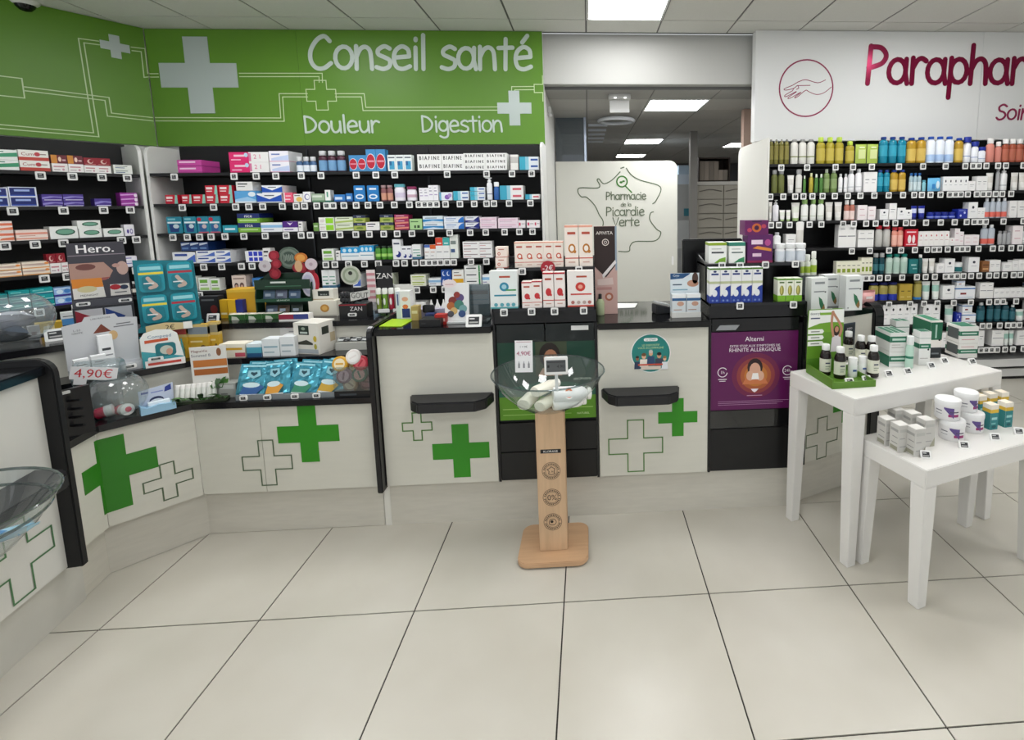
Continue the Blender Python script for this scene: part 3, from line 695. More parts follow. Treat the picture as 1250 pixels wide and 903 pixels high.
# ---------------- nearer raised counter at the far left
H0, H1 = Vector((-2.092, 2.045)), Vector((-1.935, 1.0)); hl = (H1-H0).length; ha = math.atan2(H0.y-H1.y, H0.x-H1.x)
cH = thing('counter_unit', 'white counter unit at the left edge with black frame and bag shelf', 'counter', (H1.x, H1.y, 0), ha)
MB().box(0, hl, .015, .36, .21, .995, M('bdbab0', .6)).build('body', cH); MB().box(0, hl-.03, 0, .018, .212, 1.0, M('d4d3cd', .32, noise=.02, scale=6)).build('front_panel', cH, bev=.0015)
MB().box(0, hl+.07, .03, .045, 0, .21, M('c4c2ba', .35, noise=.03, scale=9)).build('kick_board', cH)
MB().prism(rrect(-.05, .38, .205, 1.06, .06, '4'), hl-.03, hl+.0, BLACKM, 'x').build('end_slab', cH, bev=.004)
MB().box(0, hl-.03, -.03, .38, 1.0, 1.036, M('0e0e10', .12)).build('worktop', cH, bev=.004)
bag_shelf(cH, hl-.62, hl-.10, .66, .15)
u = hl-(Vector((-2.071, 1.83))-H0).length
panel_cross(cH, (u, .375), .142, .085, False, M('4f7a52', .5), w=.007)

# ================================================================ PRODUCTS
def proj(P):
    v = ROT @ (np.array(P, float)-np.array((0, 0, EYE))); return (FPX*v[0]/v[2]+PPX, FPX*v[1]/v[2]+PPY)
PM = {}
def prints(mb, w, h, Y, pr):
    for k, p in enumerate(pr):
        y = Y-.0004-.00015*k
        if p[0] == 'r': mb.frect((p[1]-.5)*w, (p[3]-.5)*w, p[2]*h, p[4]*h, y, M(p[5], .5))
        elif p[0] == 'd': mb.fdisc((p[1]-.5)*w, p[2]*h, p[3]*w, p[4]*h, y, M(p[5], .5))
        elif p[0] == 'g': mb.fpoly([((q[0]-.5)*w, q[1]*h) for q in p[1]], y, M(p[2], .5))
        elif p[0] == 'b':
            for dx in (-.0011, 0, .0011): mb.ftext(p[1], (p[2]-.5)*w+dx, p[3]*h, p[4]*h, y-.00002*(dx > 0), M(p[5], .5), w*.84)
        elif p[0] == 't': mb.ftext(p[1], (p[2]-.5)*w, p[3]*h, p[4]*h, y, M(p[5], .5), w*.9)
def bands(pr, h):
    """print bars that also run round the sides: those that span the full width"""
    return [(p[2]*h, p[4]*h, p[5]) for p in pr if p[0] == 'r' and p[1] <= 0 and p[3] >= 1]
def box_mesh(w, d, h, c, pr, rough=.42):
    mb = MB(); mb.box(-w/2, w/2, 0, d, 0, h, M(c, rough)); prints(mb, w, h, 0, pr)
    for z0, z1, cc in bands(pr, h):
        for x, s in ((-w/2-.0004, 1), (w/2+.0004, -1)):
            q = [(x, d, z0), (x, 0, z0), (x, 0, z1), (x, d, z1)]
            mb.quad(*(q if s > 0 else q[::-1]), M(cc, .5))
    return mb
def bottle_body(w, h, c, lab=None, neck=.5, flat=.75, rough=.25, trans=0):
    r = w/2; mc = M(c, rough)
    mb = MB()
    z = [(r*.9, 0), (r, h*.03)]
    if lab: z += [(r, h*lab[1], M(lab[0], .5)), (r, h*lab[2], mc)]
    z += [(r, h*.86), (r*.85, h*.94), (r*neck, h*.985), (r*neck, h)]
    mb.lathe(z, mc, 14, 1, flat); return mb
def tube_mesh(w, h, c, band=None):
    """upright tube: round at the cap end below, crimped flat at the top"""
    mb = MB(); n = 14; m = M(c, .38); b = M(band, .4) if band else m
    rings = [(.36, .36, 0), (.38, .36, .02), (.42, .30, .35), (.46, .16, .75), (.5, .035, .95), (.5, .03, 1.0)]
    V = [(w*a*math.cos(2*math.pi*k/n), w*q*math.sin(2*math.pi*k/n), h*z) for a, q, z in rings for k in range(n)]
    for j in range(len(rings)-1): mb.add(V[j*n:(j+2)*n], [(k, (k+1) % n, n+(k+1) % n, n+k) for k in range(n)], b if (band and j == 2) else m)
    mb.add(V[-n:], [tuple(range(n))], m); return mb
def pouch_mesh(w, h, c, pr=(), d=.035):
    mb = MB(); m = M(c, .25); nx, nz = 5, 6
    def bul(u, v): return d*.5*(max(0, 1-(2*u-1)**2)**.5)*(max(0, math.sin(math.pi*min(1, v*1.08+.12)))**.7)
    for sgn in (-1, 1):
        V = [((i/nx-.5)*w, sgn*bul(i/nx, j/nz), j/nz*h) for j in range(nz+1) for i in range(nx+1)]
        F = [(j*(nx+1)+i, j*(nx+1)+i+1, (j+1)*(nx+1)+i+1, (j+1)*(nx+1)+i) for j in range(nz) for i in range(nx)]
        mb.add(V, F if sgn < 0 else [f[::-1] for f in F], m)
    if pr: prints(mb, w*.8, h, -d*.5-.001, pr)
    return mb
def cached(key, f):
    if key not in PM: PM[key] = f()
    return PM[key]
def rnd(v): return round(v*250)/250 if v > .02 else round(v*500)/500
KNAME = {'box': 'medicine_box', 'bottle': 'bottle', 'tube': 'cream_tube', 'pump': 'pump_bottle', 'pouch': 'refill_pouch', 'jar': 'cream_jar', 'pack': 'blister_pack', 'spray': 'spray_bottle'}
KCAT = {'box': 'box', 'bottle': 'bottle', 'tube': 'tube', 'pump': 'bottle', 'pouch': 'pouch', 'jar': 'jar', 'pack': 'blister pack', 'spray': 'bottle'}
def product(key, w, h, loc, rz, label, group, depth=None, name=None):
    kd, _, o = D[key]; w, h = max(.012, rnd(w)), max(.012, rnd(h)); name = name or KNAME[kd]
    ck = (key, w, h, depth)
    if kd == 'box':
        d = depth or o.get('d', min(.16, max(.06, w*.9)))
        me = cached(ck, lambda: box_mesh(w, d, h, o['c'], o.get('p', ())).mesh(name)); ob = put(name, me, None, loc, rz)
    elif kd == 'pack':
        def f():
            mb = MB(); mb.prism(rrect(-w/2, w/2, 0, h, w*.08), 0, .012, M(o['c'], .35), 'y'); prints(mb, w, h, 0, o.get('p', ())); return mb.mesh(name)
        ob = put(name, cached(ck, f), None, loc, rz)
    elif kd in ('bottle', 'pump', 'spray', 'jar'):
        ch = o.get('ch', .16)*h; bh = h-ch; r = w/2
        ob = put(name, cached(ck, lambda: bottle_body(w, bh, o['c'], o.get('lab'), o.get('neck', .5), o.get('flat', .8), o.get('rough', .25)).mesh(name, True)), None, loc, rz)
        def cap():
            mb = MB(); cr = r*o.get('cw', .6); m = M(o.get('cap', 'e8e8e6'), .35)
            if kd == 'pump':
                mb.lathe([(cr, 0), (cr, ch*.35), (cr*.35, ch*.4), (cr*.35, ch*.8)], m, 10); mb.box(-cr*.5, cr*.5, -r*.9, cr*.5, ch*.8, ch, m)
            elif kd == 'spray':
                mb.lathe([(cr, 0), (cr, ch*.4), (cr*.5, ch*.5), (cr*.5, ch*.8)], m, 10); mb.prism([(-r*1.6, ch*.9), (-r*.2, ch*.72), (r*.9, ch*.78), (r*.9, ch), (-r*1.2, ch)], -cr*.45, cr*.45, m, 'y')
            else: mb.lathe([(cr*.96, 0), (cr, ch*.06), (cr, ch*.9), (cr*.9, ch)], m, 12, 1, o.get('flat', .8) if o.get('cw', .6) > .8 else 1)
            return mb.mesh('cap', True)
        put('lid' if kd == 'jar' else ('pump_head' if kd in ('pump', 'spray') else 'cap'), cached(ck+('cap',), cap), ob, (0, 0, bh))
    elif kd == 'tube':
        ch = .16*h
        ob = put(name, cached(ck, lambda: tube_mesh(w, h-ch, o['c'], o.get('band')).xf(Matrix.Translation((0, 0, ch))).mesh(name, True)), None, loc, rz)
        put('cap', cached(ck+('cap',), lambda: MB().lathe([(w*.36, 0), (w*.38, ch)], M(o.get('cap', 'e6e6e4'), .35), 14).mesh('cap', True)), ob)
    elif kd == 'pouch':
        ob = put(name, cached(ck, lambda: pouch_mesh(w, h, o['c'], o.get('p', ())).mesh(name, True)), None, loc, rz)
    return tag(ob, label, KCAT[kd], group)
W_, K_ = 'eceae8', '2a2c33'
def brand(c=K_, z=.68, x0=.1, x1=.7): return [('r', x0, z, x1, z+.13, c), ('r', x0, z-.26, x1-.15, z-.19, c)]
D = {
 # --- boxes
 'magenta': ('box', 'magenta tablet box', dict(c='c9479f', p=[('r', .08, .55, .75, .8, 'efc7e2'), ('r', .0, .0, 1, .2, 'a93587')], d=.2)),
 'hotpink': ('box', 'hot pink tablet box', dict(c='e0246e', p=[('r', .25, .55, .8, .75, 'f6c9da'), ('d', .88, .72, .1, .22, 'b9d3ea'), ('r', .1, .2, .6, .3, 'f6c9da')])),
 'pinknum': ('box', 'white box with pink figures', dict(c=W_, p=[('r', 0, .1, .12, .9, 'd7789f'), ('t', '2 1', .45, .55, .42, 'd74a86')])),
 'bluewhite': ('box', 'pale blue and white box', dict(c='eceaf2', p=[('g', [(.1, .1), (1, .1), (1, .62), (.6, .5), (.1, .3)], 'c3d0ee'), ('r', .12, .62, .55, .75, '6c7fb8'), ('r', 0, .0, 1, .06, 'd58fb0')], d=.2)),
 'redcirc': ('box', 'blue box with red discs', dict(c='3f87bd', p=[('d', .5, .45, .48, .36, 'e6e4ea'), ('d', .48, .45, .44, .33, 'b51833'), ('r', .12, .42, .84, .5, 'd98a98')])),
 'sqblue': ('box', 'white box with blue square', dict(c='e6eceb', p=[('r', .2, .1, .85, .62, '3f9bc4'), ('r', .2, .36, .5, .62, '1e5f94'), ('r', .1, .8, .9, .88, '59656d')])),
 'biafine': ('box', 'black lettered white box', dict(c='eeeeec', p=[('b', 'B I A F I N E', .5, .55, .46, '1b1b1e')], d=.14)),
 'greytop': ('box', 'small white and grey box', dict(c='eceae6', p=[('r', 0, .45, 1, .85, 'c4c2be')])),
 'aqua': ('box', 'aqua and white box', dict(c='e3e9ee', p=[('r', 0, 0, .3, 1, '3aa9c4'), ('r', .3, 0, .48, 1, '8fcadb'), ('r', .58, .4, .95, .68, '2a55a2')])),
 'aquared': ('box', 'aqua and white red-lined box', dict(c='ecebea', p=[('r', 0, 0, .3, 1, '3aa3c0'), ('r', .3, 0, .45, 1, '93c9da'), ('r', .55, .35, .92, .65, 'cf5a68')])),
 'redmint': ('box', 'red and mint pill box', dict(c='c51d33', p=[('r', .08, .55, .6, .8, 'f3dfe0'), ('r', .08, .3, .55, .4, 'f3dfe0'), ('g', [(.72, 0), (1, 0), (1, 1), (.84, 1)], '8ecbbb')], d=.08)),
 'sky': ('box', 'sky blue box', dict(c='5aa6de', p=[('r', 0, .0, 1, .12, 'eef2f6'), ('g', [(0, .3), (.6, .5), (1, .25), (1, .12), (0, .12)], '9fcdf0'), ('d', .82, .72, .18, .2, 'e6eff6')])),
 'plainw': ('box', 'plain white box', dict(c=W_, p=brand())),
 'chevron': ('box', 'white box with blue chevron', dict(c='eef0f2', p=[('g', [(0, .1), (.5, .1), (.5, .35), (0, .85)], '1650b6'), ('g', [(.5, .1), (1, .1), (1, .85), (.5, .35)], '1650b6'), ('r', .3, .7, .7, .8, '39404e')], d=.2)),
 'coral': ('box', 'coral red box', dict(c='ec5a76', p=[('r', .1, .25, .7, .35, 'f6d9df'), ('r', 0, 0, .12, 1, 'f3eeee'), ('r', .2, .6, .8, .7, 'f6d9df')])),
 'yellowlow': ('box', 'white box with yellow splash', dict(c=W_, p=[('d', .6, .35, .35, .3, 'e8c060'), ('r', .1, .75, .7, .85, K_)])),
 'cring': ('box', 'white box with grey ring', dict(c='f0eff0', p=[('d', .5, .5, .36, .3, '7a76a8'), ('d', .56, .5, .26, .22, 'f0eff0')])),
 'sage': ('box', 'sage green box', dict(c='9fb49a', p=[('r', .05, .55, .8, .8, 'd5ded0'), ('r', 0, .0, 1, .2, '5f8a68')])),
 'greentall': ('box', 'tall white and green box', dict(c='f0f1ee', p=[('r', .3, .4, .6, .85, '5fa58a'), ('r', 0, 0, 1, .12, '2f7f68')])),
 'bluelow': ('box', 'low blue box', dict(c='2f78c0', p=[('r', .1, .3, .75, .65, 'cfe0f0'), ('r', 0, 0, 1, .15, '1d4f94')])),
 'lilacbox': ('box', 'white box with lilac lines', dict(c='f0eef2', p=[('r', .15, .35, .85, .42, 'b9a9cc'), ('r', .15, .6, .7, .66, '8f8aa0'), ('r', .15, .8, .6, .84, '8f8aa0')])),
 'flower': ('box', 'pale box with violet flowers', dict(c='e3eaf2', p=[('d', .6, .4, .2, .3, '8a62b4'), ('d', .8, .6, .15, .25, 'a98ac8'), ('r', 0, 0, .15, 1, '6fb0d0')])),
 'tealpack': ('pack', 'teal foot care blister pack', dict(c='12829a', p=[('r', .06, .60, .94, .70, 'dfeaec'), ('g', [(.2, .08), (.75, .08), (.85, .55), (.15, .55)], '173a78'), ('d', .6, .42, .2, .13, 'c9d9de'), ('r', .1, .80, .6, .9, '7fc3cf')])),
 'tealredpack': ('pack', 'teal blister pack with red corner', dict(c='12829a', p=[('d', .2, .82, .2, .12, 'b8233f'), ('r', .06, .58, .94, .68, 'dfeaec'), ('g', [(.2, .08), (.75, .08), (.85, .52), (.15, .52)], '235a92'), ('d', .6, .4, .2, .13, 'cdb9bb'), ('r', .06, .0, .94, .07, 'c05a70')])),
 'teallow': ('box', 'low teal box', dict(c='1a98ac', p=[('r', .15, .35, .85, .6, 'd9eef0')])),
 'navygreen': ('box', 'navy and green box', dict(c='7fb53a', p=[('r', 0, .5, 1, 1, '14276a'), ('t', 'nice', .5, .75, .35, 'f0f0f4'), ('r', .1, .2, .9, .35, 'b9d98f')], d=.18)),
 'skyline': ('box', 'white box with sky band', dict(c='eef0f3', p=[('r', 0, .45, 1, .75, '8fc0e6'), ('r', .1, .2, .6, .3, '8a90b0')])),
 'purplew': ('box', 'purple and white box', dict(c='f0eef2', p=[('r', 0, .4, 1, 1, '4d1c80'), ('g', [(.3, .9), (.5, .6), (.7, .9), (.55, .8)], 'e6ddf0'), ('r', .1, .15, .7, .25, '6a4a92')])),
 'smallgreen': ('box', 'small green box', dict(c='6f9a4c', p=[('r', .1, .5, .9, .7, 'c6d9b4')])),
 'lime': ('box', 'white box with lime square', dict(c='f0f0ea', p=[('r', .45, .1, .95, .9, '94d62a'), ('r', .08, .55, .38, .62, 'b08a92'), ('r', .08, .3, .35, .36, 'b08a92')])),
 'palegreen': ('box', 'pale green striped box', dict(c='dfe6cf', p=[('g', [(.0, .1), (1, .3), (1, .55), (0, .35)], 'a9c060'), ('r', .1, .75, .8, .85, '6c7a52')])),
 'olivedark': ('box', 'olive box with dark top', dict(c='a3b04c', p=[('r', 0, .62, 1, 1, '2c3350'), ('t', 'bion', .5, .8, .22, 'e0e4ee'), ('d', .5, .3, .3, .18, '6f8a2c'), ('r', .1, .1, .9, .15, 'd6dcae')])),
 'berry': ('box', 'berry red striped box', dict(c='9c1f52', p=[('g', [(0, .1), (1, .3), (1, .6), (0, .45)], 'd98a74'), ('r', .1, .7, .7, .82, 'e9c3d0')])),
 'leafgreen': ('box', 'pale green box with dark squares', dict(c='a9cf92', p=[('r', .35, .15, .5, .4, '2c4a2c'), ('r', .6, .15, .8, .4, '2c4a2c'), ('r', .1, .7, .7, .8, '4f7a48')])),
 'bluestack': ('box', 'blue and silver box', dict(c='dfe8ee', p=[('r', 0, .1, 1, .5, '2a86c4'), ('r', .1, .62, .7, .76, '6f8a9c'), ('g', [(0, .1), (.5, .3), (1, .15), (1, .1)], 'cfe4f0')])),
 'bluewave': ('box', 'white box with blue wave', dict(c='e3e9f2', p=[('g', [(.7, 0), (1, 0), (1, 1), (.85, .8), (.72, .4)], '1f6cc0'), ('r', .1, .6, .6, .72, '5a7fb4'), ('r', .1, .3, .5, .38, '8a9fc0')])),
 'navywave': ('box', 'navy and white wave box', dict(c='e8e9ee', p=[('r', 0, .0, 1, .35, '18247a'), ('g', [(.6, .35), (1, .35), (1, 1), (.8, .7)], '18247a'), ('r', .1, .7, .6, .8, '5a6080'), ('g', [(.1, .1), (.5, .25), (.9, .1), (.5, .15)], 'd9dbe6')])),
 'palepink': ('box', 'pale pink lined box', dict(c='ecd9e4', p=[('r', .08, .62, .9, .72, 'd98fb4'), ('r', .08, .3, .7, .38, 'b99ab0')])),
 'pinkw': ('box', 'small white and pink box', dict(c='f0e9ec', p=[('r', .1, .3, .35, .7, 'd0486a'), ('r', .45, .5, .9, .58, '9a8a90')])),
 'whiteblue': ('box', 'white box with blue swoosh', dict(c='f0f1f4', p=[('g', [(0, .1), (1, .1), (1, .8), (.6, .3)], '4a6cc4'), ('r', .1, .65, .65, .85, '2c4a9a')], d=.2)),
 'navycan': ('box', 'dark navy box', dict(c='12356f', p=[('g', [(.05, .6), (.95, .8), (.95, .95), (.05, .85)], 'cdd6e2'), ('r', .1, .2, .8, .4, '5f82b4')], d=.2)),
 'bluegrid': ('box', 'white box with blue grid', dict(c='f0f1f4', p=[('r', .2, .1, .42, .42, '2c3cc0'), ('r', .48, .1, .7, .42, '2c3cc0'), ('r', .76, .1, .98, .42, '2c3cc0'), ('r', .2, .55, .42, .95, '2c3cc0'), ('r', .48, .55, .7, .95, '2c3cc0'), ('r', .76, .55, .98, .95, '2c3cc0')])),
 'greenlab': ('box', 'white box with green label', dict(c='eef1ea', p=[('r', .12, .6, .8, .85, '6fae3a'), ('r', .1, .05, .9, .25, 'a6cf7a'), ('r', .15, .4, .8, .46, '6c6f6a')])),
 'cyanw': ('box', 'cyan topped white box', dict(c='eef2f4', p=[('r', 0, .55, 1, 1, '1f9ad6'), ('d', .2, .75, .1, .14, 'cfeaf6'), ('d', .5, .75, .1, .14, 'cfeaf6'), ('d', .8, .75, .1, .14, 'cfeaf6'), ('r', .05, .3, .95, .36, '7fa9c0')])),
 'navycurl': ('box', 'white box with navy curl', dict(c='eeeff2', p=[('d', .65, .25, .33, .16, '1a2a80'), ('d', .45, .33, .24, .11, 'eeeff2'), ('r', .15, .75, .85, .83, '4a5068')])),
 'greenlines': ('box', 'white box with green lines', dict(c='eef0f0', p=[('r', 0, .0, 1, .15, '3f6f8f'), ('r', .1, .6, .9, .66, '7fae9a'), ('r', .1, .4, .9, .46, '7fae9a'), ('r', .5, .2, .95, .3, '4f8a6c')])),
 'topblue': ('box', 'white box with blue top', dict(c='efefee', p=[('r', 0, .8, 1, 1, '4a6ab4'), ('r', .1, .45, .8, .5, 'c08a7a'), ('r', .1, .2, .6, .24, '9a9aa0')])),
 'topred': ('box', 'white box with red top', dict(c='efefee', p=[('r', 0, .62, 1, 1, 'd8442c'), ('r', .2, .7, .8, .76, 'f0d9cf'), ('r', .1, .3, .8, .34, '9a9aa0')])),
 'toporange': ('box', 'white box with orange top', dict(c='efefee', p=[('r', 0, .7, 1, 1, 'd9622c'), ('r', .1, .45, .8, .5, 'c08a7a'), ('r', .1, .2, .6, .24, '9a9aa0')])),
 'topteal': ('box', 'white box with teal top', dict(c='efefee', p=[('r', 0, .62, 1, 1, '3faaa8'), ('r', .2, .7, .8, .76, 'd5ecec'), ('r', .1, .3, .8, .34, '9a9aa0')])),
 'listed': ('box', 'white box with grey print', dict(c='efeeee', p=[('r', .05, .55, .9, .72, '9a8f92'), ('r', .05, .2, .5, .3, 'c98a86')])),
 'limew': ('box', 'white box with lime lines', dict(c='e9ecd9', p=[('r', .1, .55, .9, .75, '9fb43c'), ('r', .1, .2, .8, .35, 'c3cc7a')])),
 'bluedots': ('box', 'blue box with white moons', dict(c='1f4fa4', p=[('d', .28, .5, .16, .3, 'dfe6f0'), ('d', .72, .5, .16, .3, 'dfe6f0'), ('d', .34, .55, .12, .24, '1f4fa4'), ('d', .78, .55, .12, .24, '1f4fa4')])),
 'yellowbase': ('box', 'white box with yellow base', dict(c='eeeeea', p=[('r', .05, .02, .95, .42, 'e0a818'), ('r', .15, .6, .8, .68, 'b98f6a'), ('r', .15, .8, .6, .86, '8a8a88')])),
 'greenedge': ('box', 'white box with green edge', dict(c='eef0ee', p=[('r', .85, 0, .95, 1, '2f8a4c'), ('r', .12, .45, .72, .62, '4c5250')])),
 'skinbox': ('box', 'beige box with faces', dict(c='e3cfc2', p=[('r', .1, .75, .9, .82, '7a5a50'), ('d', .3, .3, .15, .2, '4a3430'), ('d', .7, .3, .16, .22, '6a4a42'), ('d', .3, .24, .1, .14, 'c99a86'), ('d', .7, .22, .1, .14, 'd0a692')])),
 # left bay
 'greenw': ('box', 'white and green box', dict(c='eef1ee', p=[('g', [(.0, .2), (1, .35), (1, .75), (.3, .6), (0, .7)], '3f9a72'), ('r', .05, .75, .5, .85, '5a8a78')])),
 'redband': ('box', 'white and red banded box', dict(c='eceae4', p=[('r', 0, .0, 1, .32, 'c2453a'), ('t', 'Cum', .3, .62, .3, '9a2f36'), ('d', .62, .62, .1, .2, 'c2454c'), ('r', .72, .58, .92, .66, '7a5a5a')])),
 'orangebox': ('box', 'orange and plum box', dict(c='6d2430', p=[('r', 0, 0, .38, 1, 'd08a3a'), ('d', .55, .5, .1, .3, 'efd0c0'), ('r', .7, .3, .92, .5, 'c9a0a6')])),
 'whitepink': ('box', 'white box with pink print', dict(c='efebea', p=[('r', .1, .55, .8, .7, 'c98a92'), ('d', .7, .28, .08, .14, 'd2a0b0'), ('r', .1, .2, .5, .3, 'b0a0a4')])),
 'darkred': ('box', 'dark red box', dict(c='8f1426', p=[('d', .5, .5, .22, .3, 'd9b0a8'), ('d', .56, .55, .14, .22, '8f1426'), ('r', .1, .1, .9, .16, 'c98a86')])),
 'greyline': ('box', 'white box with grey lines', dict(c='e6eae4', p=[('r', .1, .6, .75, .75, '7a8682'), ('r', .1, .25, .6, .4, '3f5a86')])),
 'navyw': ('box', 'navy box with white border', dict(c='dfe4f0', p=[('r', .04, .08, .94, .92, '16256f'), ('r', .2, .55, .75, .75, '9fb4e6'), ('r', .04, .08, .94, .2, '2c4fb4')])),
 'violet': ('box', 'violet sleep aid box', dict(c='4a3590', p=[('g', [(.0, .2), (.6, .5), (1, .4), (1, .6), (.4, .7), (0, .5)], '8f86cc'), ('r', .1, .0, .95, .12, 'd9d6ec')])),
 'magentastr': ('box', 'magenta striped box', dict(c='9a2f9c', p=[('g', [(0, .3), (1, .55), (1, .75), (0, .6)], 'd9a6dc'), ('d', .9, .4, .1, .4, 'efe6f0')])),
 'salmon': ('box', 'white box with salmon bands', dict(c='f0e4df', p=[('r', 0, .55, 1, .8, 'e0785a'), ('g', [(.5, .1), (1, .1), (1, .4), (.6, .3)], 'e6845f'), ('r', .1, .3, .5, .36, 'b98a80')])),
 'peach': ('box', 'peach lined box', dict(c='f2e0d8', p=[('r', 0, .1, 1, .22, 'e59a80'), ('r', .0, .55, 1, .75, 'ea9a86'), ('r', .1, .4, .6, .46, 'c98a7a')])),
 'oval': ('box', 'white box with green oval', dict(c='eff1ee', p=[('d', .55, .55, .36, .28, '2f5a48'), ('d', .55, .56, .3, .2, '6fa58c')])),
 'purplefig': ('box', 'small white box with violet figures', dict(c='eeebf2', p=[('d', .35, .4, .12, .18, '5a4a9c'), ('d', .7, .4, .16, .24, '8a80b8'), ('d', .7, .4, .08, .12, 'eeebf2')])),
 'amber': ('box', 'amber and white box', dict(c='f0e3d2', p=[('g', [(.0, .5), (.75, .4), (1, .55), (1, .75), (0, .7)], 'c9b0a4'), ('r', 0, 0, 1, .16, 'e2a25f'), ('d', .9, .7, .08, .18, 'e8924a')])),
 'lilacw': ('box', 'white and lilac box', dict(c='eceaf2', p=[('r', .1, .55, .7, .75, '8f8ac0'), ('r', .0, .0, 1, .12, 'c9c4e0')])),
 'tealbox': ('box', 'teal green box', dict(c='11989c', p=[('r', 0, .0, 1, .22, '0c6c86'), ('g', [(.0, .25), (1, .25), (1, .4), (.3, .35)], 'b6e3e0'), ('r', .1, .6, .6, .75, '6fcfcc')])),
 'icyblue': ('box', 'ice blue box', dict(c='8fb6e6', p=[('r', 0, .0, 1, .2, '3a2f8c'), ('d', .3, .5, .18, .25, 'cfe3f4'), ('d', .7, .55, .18, .25, '3f7cc4'), ('r', .05, .8, .9, .9, 'd6e6f6')])),
 'blacktin': ('bottle', 'small black bottle', dict(c='16161a', cap='e2e2e0', lab=('d6d2c8', .3, .6))),
 # --- back bay bottles
 'silvercap': ('bottle', 'silver capped blue bottle', dict(c='3f5f86', cap='c9cacc', lab=('dfe6ee', .05, .62), ch=.28, cw=.85)),
 'talldark': ('bottle', 'dark bottle with silver cap', dict(c='4a2434', cap='bfc0c2', lab=('6f9cc4', .06, .7), ch=.22, cw=.8)),
 'bluepack': ('pack', 'bright blue dummy-shaped pack', dict(c='1f78bd', p=[('r', .2, .72, .8, .84, 'dfeaf4'), ('d', .5, .3, .38, .16, 'e3edf5'), ('d', .5, .3, .24, .08, '1f78bd')])),
 'mauve': ('bottle', 'mauve bottle', dict(c='8a5a5c', cap='a88a8c', lab=('c9927a', .1, .6), ch=.15, cw=.9)),
 'tealtub': ('jar', 'white tub with teal lid', dict(c='e6e3ea', cap='5fa8b4', ch=.18, cw=1.0, neck=.9, lab=('cfc6da', .25, .6))),
 'plumtub': ('jar', 'white tub with plum lid', dict(c='ece9ee', cap='8a2f5a', ch=.2, cw=1.0, neck=.9, lab=('c9a6b8', .3, .55))),
 'spray': ('spray', 'white spray bottle', dict(c='eeeff2', cap='f2f2f4', ch=.2, lab=('9aa0b4', .3, .36), cw=.7)),
 'bluebot': ('bottle', 'blue bottle with white cap', dict(c='2f62a8', cap='eef0f2', ch=.25, cw=.9)),
 'greenbot': ('bottle', 'green bottle', dict(c='4f8f34', cap='3a4a3c', lab=('9fcf6a', .25, .5), ch=.12, cw=.8)),
 # --- right bay
 'olive': ('bottle', 'olive shampoo bottle', dict(c='6f6a2c', cap='8a8a84', lab=('847c3c', .2, .8), ch=.08, cw=.4, rough=.15)),
 'whitespray': ('bottle', 'white spray can with green stripe', dict(c='dddcd4', cap='9a9a98', lab=('7f8a4a', .3, .35), ch=.1, cw=.6)),
 'gold': ('bottle', 'golden oil bottle with lime cap', dict(c='a99a2e', cap='b9d24a', lab=('c0ae4c', .15, .7), ch=.18, cw=.6, rough=.12)),
 'limepouch': ('pouch', 'lime refill pouch', dict(c='b4c95a', p=[('r', .1, .2, .9, .6, 'd3dd9a'), ('r', .2, .66, .8, .72, 'e6ecc0')])),
 'tealbot': ('bottle', 'teal gel bottle with navy cap', dict(c='0f7f9a', cap='1b3f8a', lab=('2c9ab4', .3, .75), ch=.1, cw=.6, rough=.12)),
 'goldnavy': ('bottle', 'gold oil bottle with navy cap', dict(c='b58f2a', cap='1b3f9a', lab=('d3b45a', .1, .62), ch=.1, cw=.6, rough=.12)),
 'whitenavy': ('bottle', 'white bottle with navy cap', dict(c='e3e9f2', cap='1d4fae', lab=('a6c2e6', .05, .35), ch=.1, cw=.6)),
 'navycap': ('bottle', 'white bottle with broad navy cap', dict(c='eceef4', cap='1a2f96', ch=.22, cw=1.0, lab=('7f92c0', .3, .34))),
 'navytube': ('tube', 'white tube with blue top', dict(c='eceef4', cap='1f46b4', band='dfe3ee')),
 'salmonbot': ('bottle', 'salmon bottle with white cap', dict(c='d98a7c', cap='efecea', ch=.22, cw=.7)),
 'rust': ('bottle', 'rust brown bottle with white cap', dict(c='a2503a', cap='f0eeec', ch=.2, cw=.75, lab=('b4644e', .1, .7), rough=.15)),
 'greycap': ('bottle', 'olive bottle with round grey cap', dict(c='6a6f3c', cap='9a9a9a', ch=.18, cw=.75, rough=.15)),
 'wtube': ('tube', 'white cream tube', dict(c='eceae6', cap='d9d9d4', band='dcd9d2')),
 'gtube': ('tube', 'white tube with green cap', dict(c='efeee9', cap='a9c486', band='e3e6d9')),
 'whitegrey': ('bottle', 'white bottle with grey cap', dict(c='e3e1dc', cap='a6a6a6', ch=.2, cw=.85, lab=('b9b6ac', .2, .26))),
 'thingreen': ('bottle', 'slim green bottle', dict(c='4f7f3c', cap='dfe6d9', ch=.18, cw=.5, rough=.15)),
 'thinyellow': ('bottle', 'slim yellow bottle', dict(c='b0a13a', cap='dfe0b0', ch=.18, cw=.5, rough=.15)),
 'green': ('bottle', 'clear green bottle', dict(c='71894f', cap='b9c4b0', ch=.16, cw=.45, rough=.12, lab=('869c66', .2, .7))),
 'white': ('bottle', 'white lotion bottle', dict(c='eeeef0', cap='c9cacd', ch=.16, cw=.55, lab=('c3c6cc', .25, .3))),
 'wbox': ('box', 'white skincare box', dict(c='f0efee', p=[('r', .2, .6, .8, .64, '8f8f94'), ('r', .2, .45, .65, .48, 'a9a9ae')])),
 'wdot': ('box', 'white box with dark dot', dict(c='f0f0f0', p=[('d', .5, .68, .13, .09, '3a3f4c'), ('r', .25, .4, .75, .43, 'a6a9b0')])),
 'skybot': ('bottle', 'clear blue-capped bottle', dict(c='a9c3cc', cap='1f5fa4', ch=.14, cw=.7, rough=.12, lab=('c9d9dd', .1, .6))),
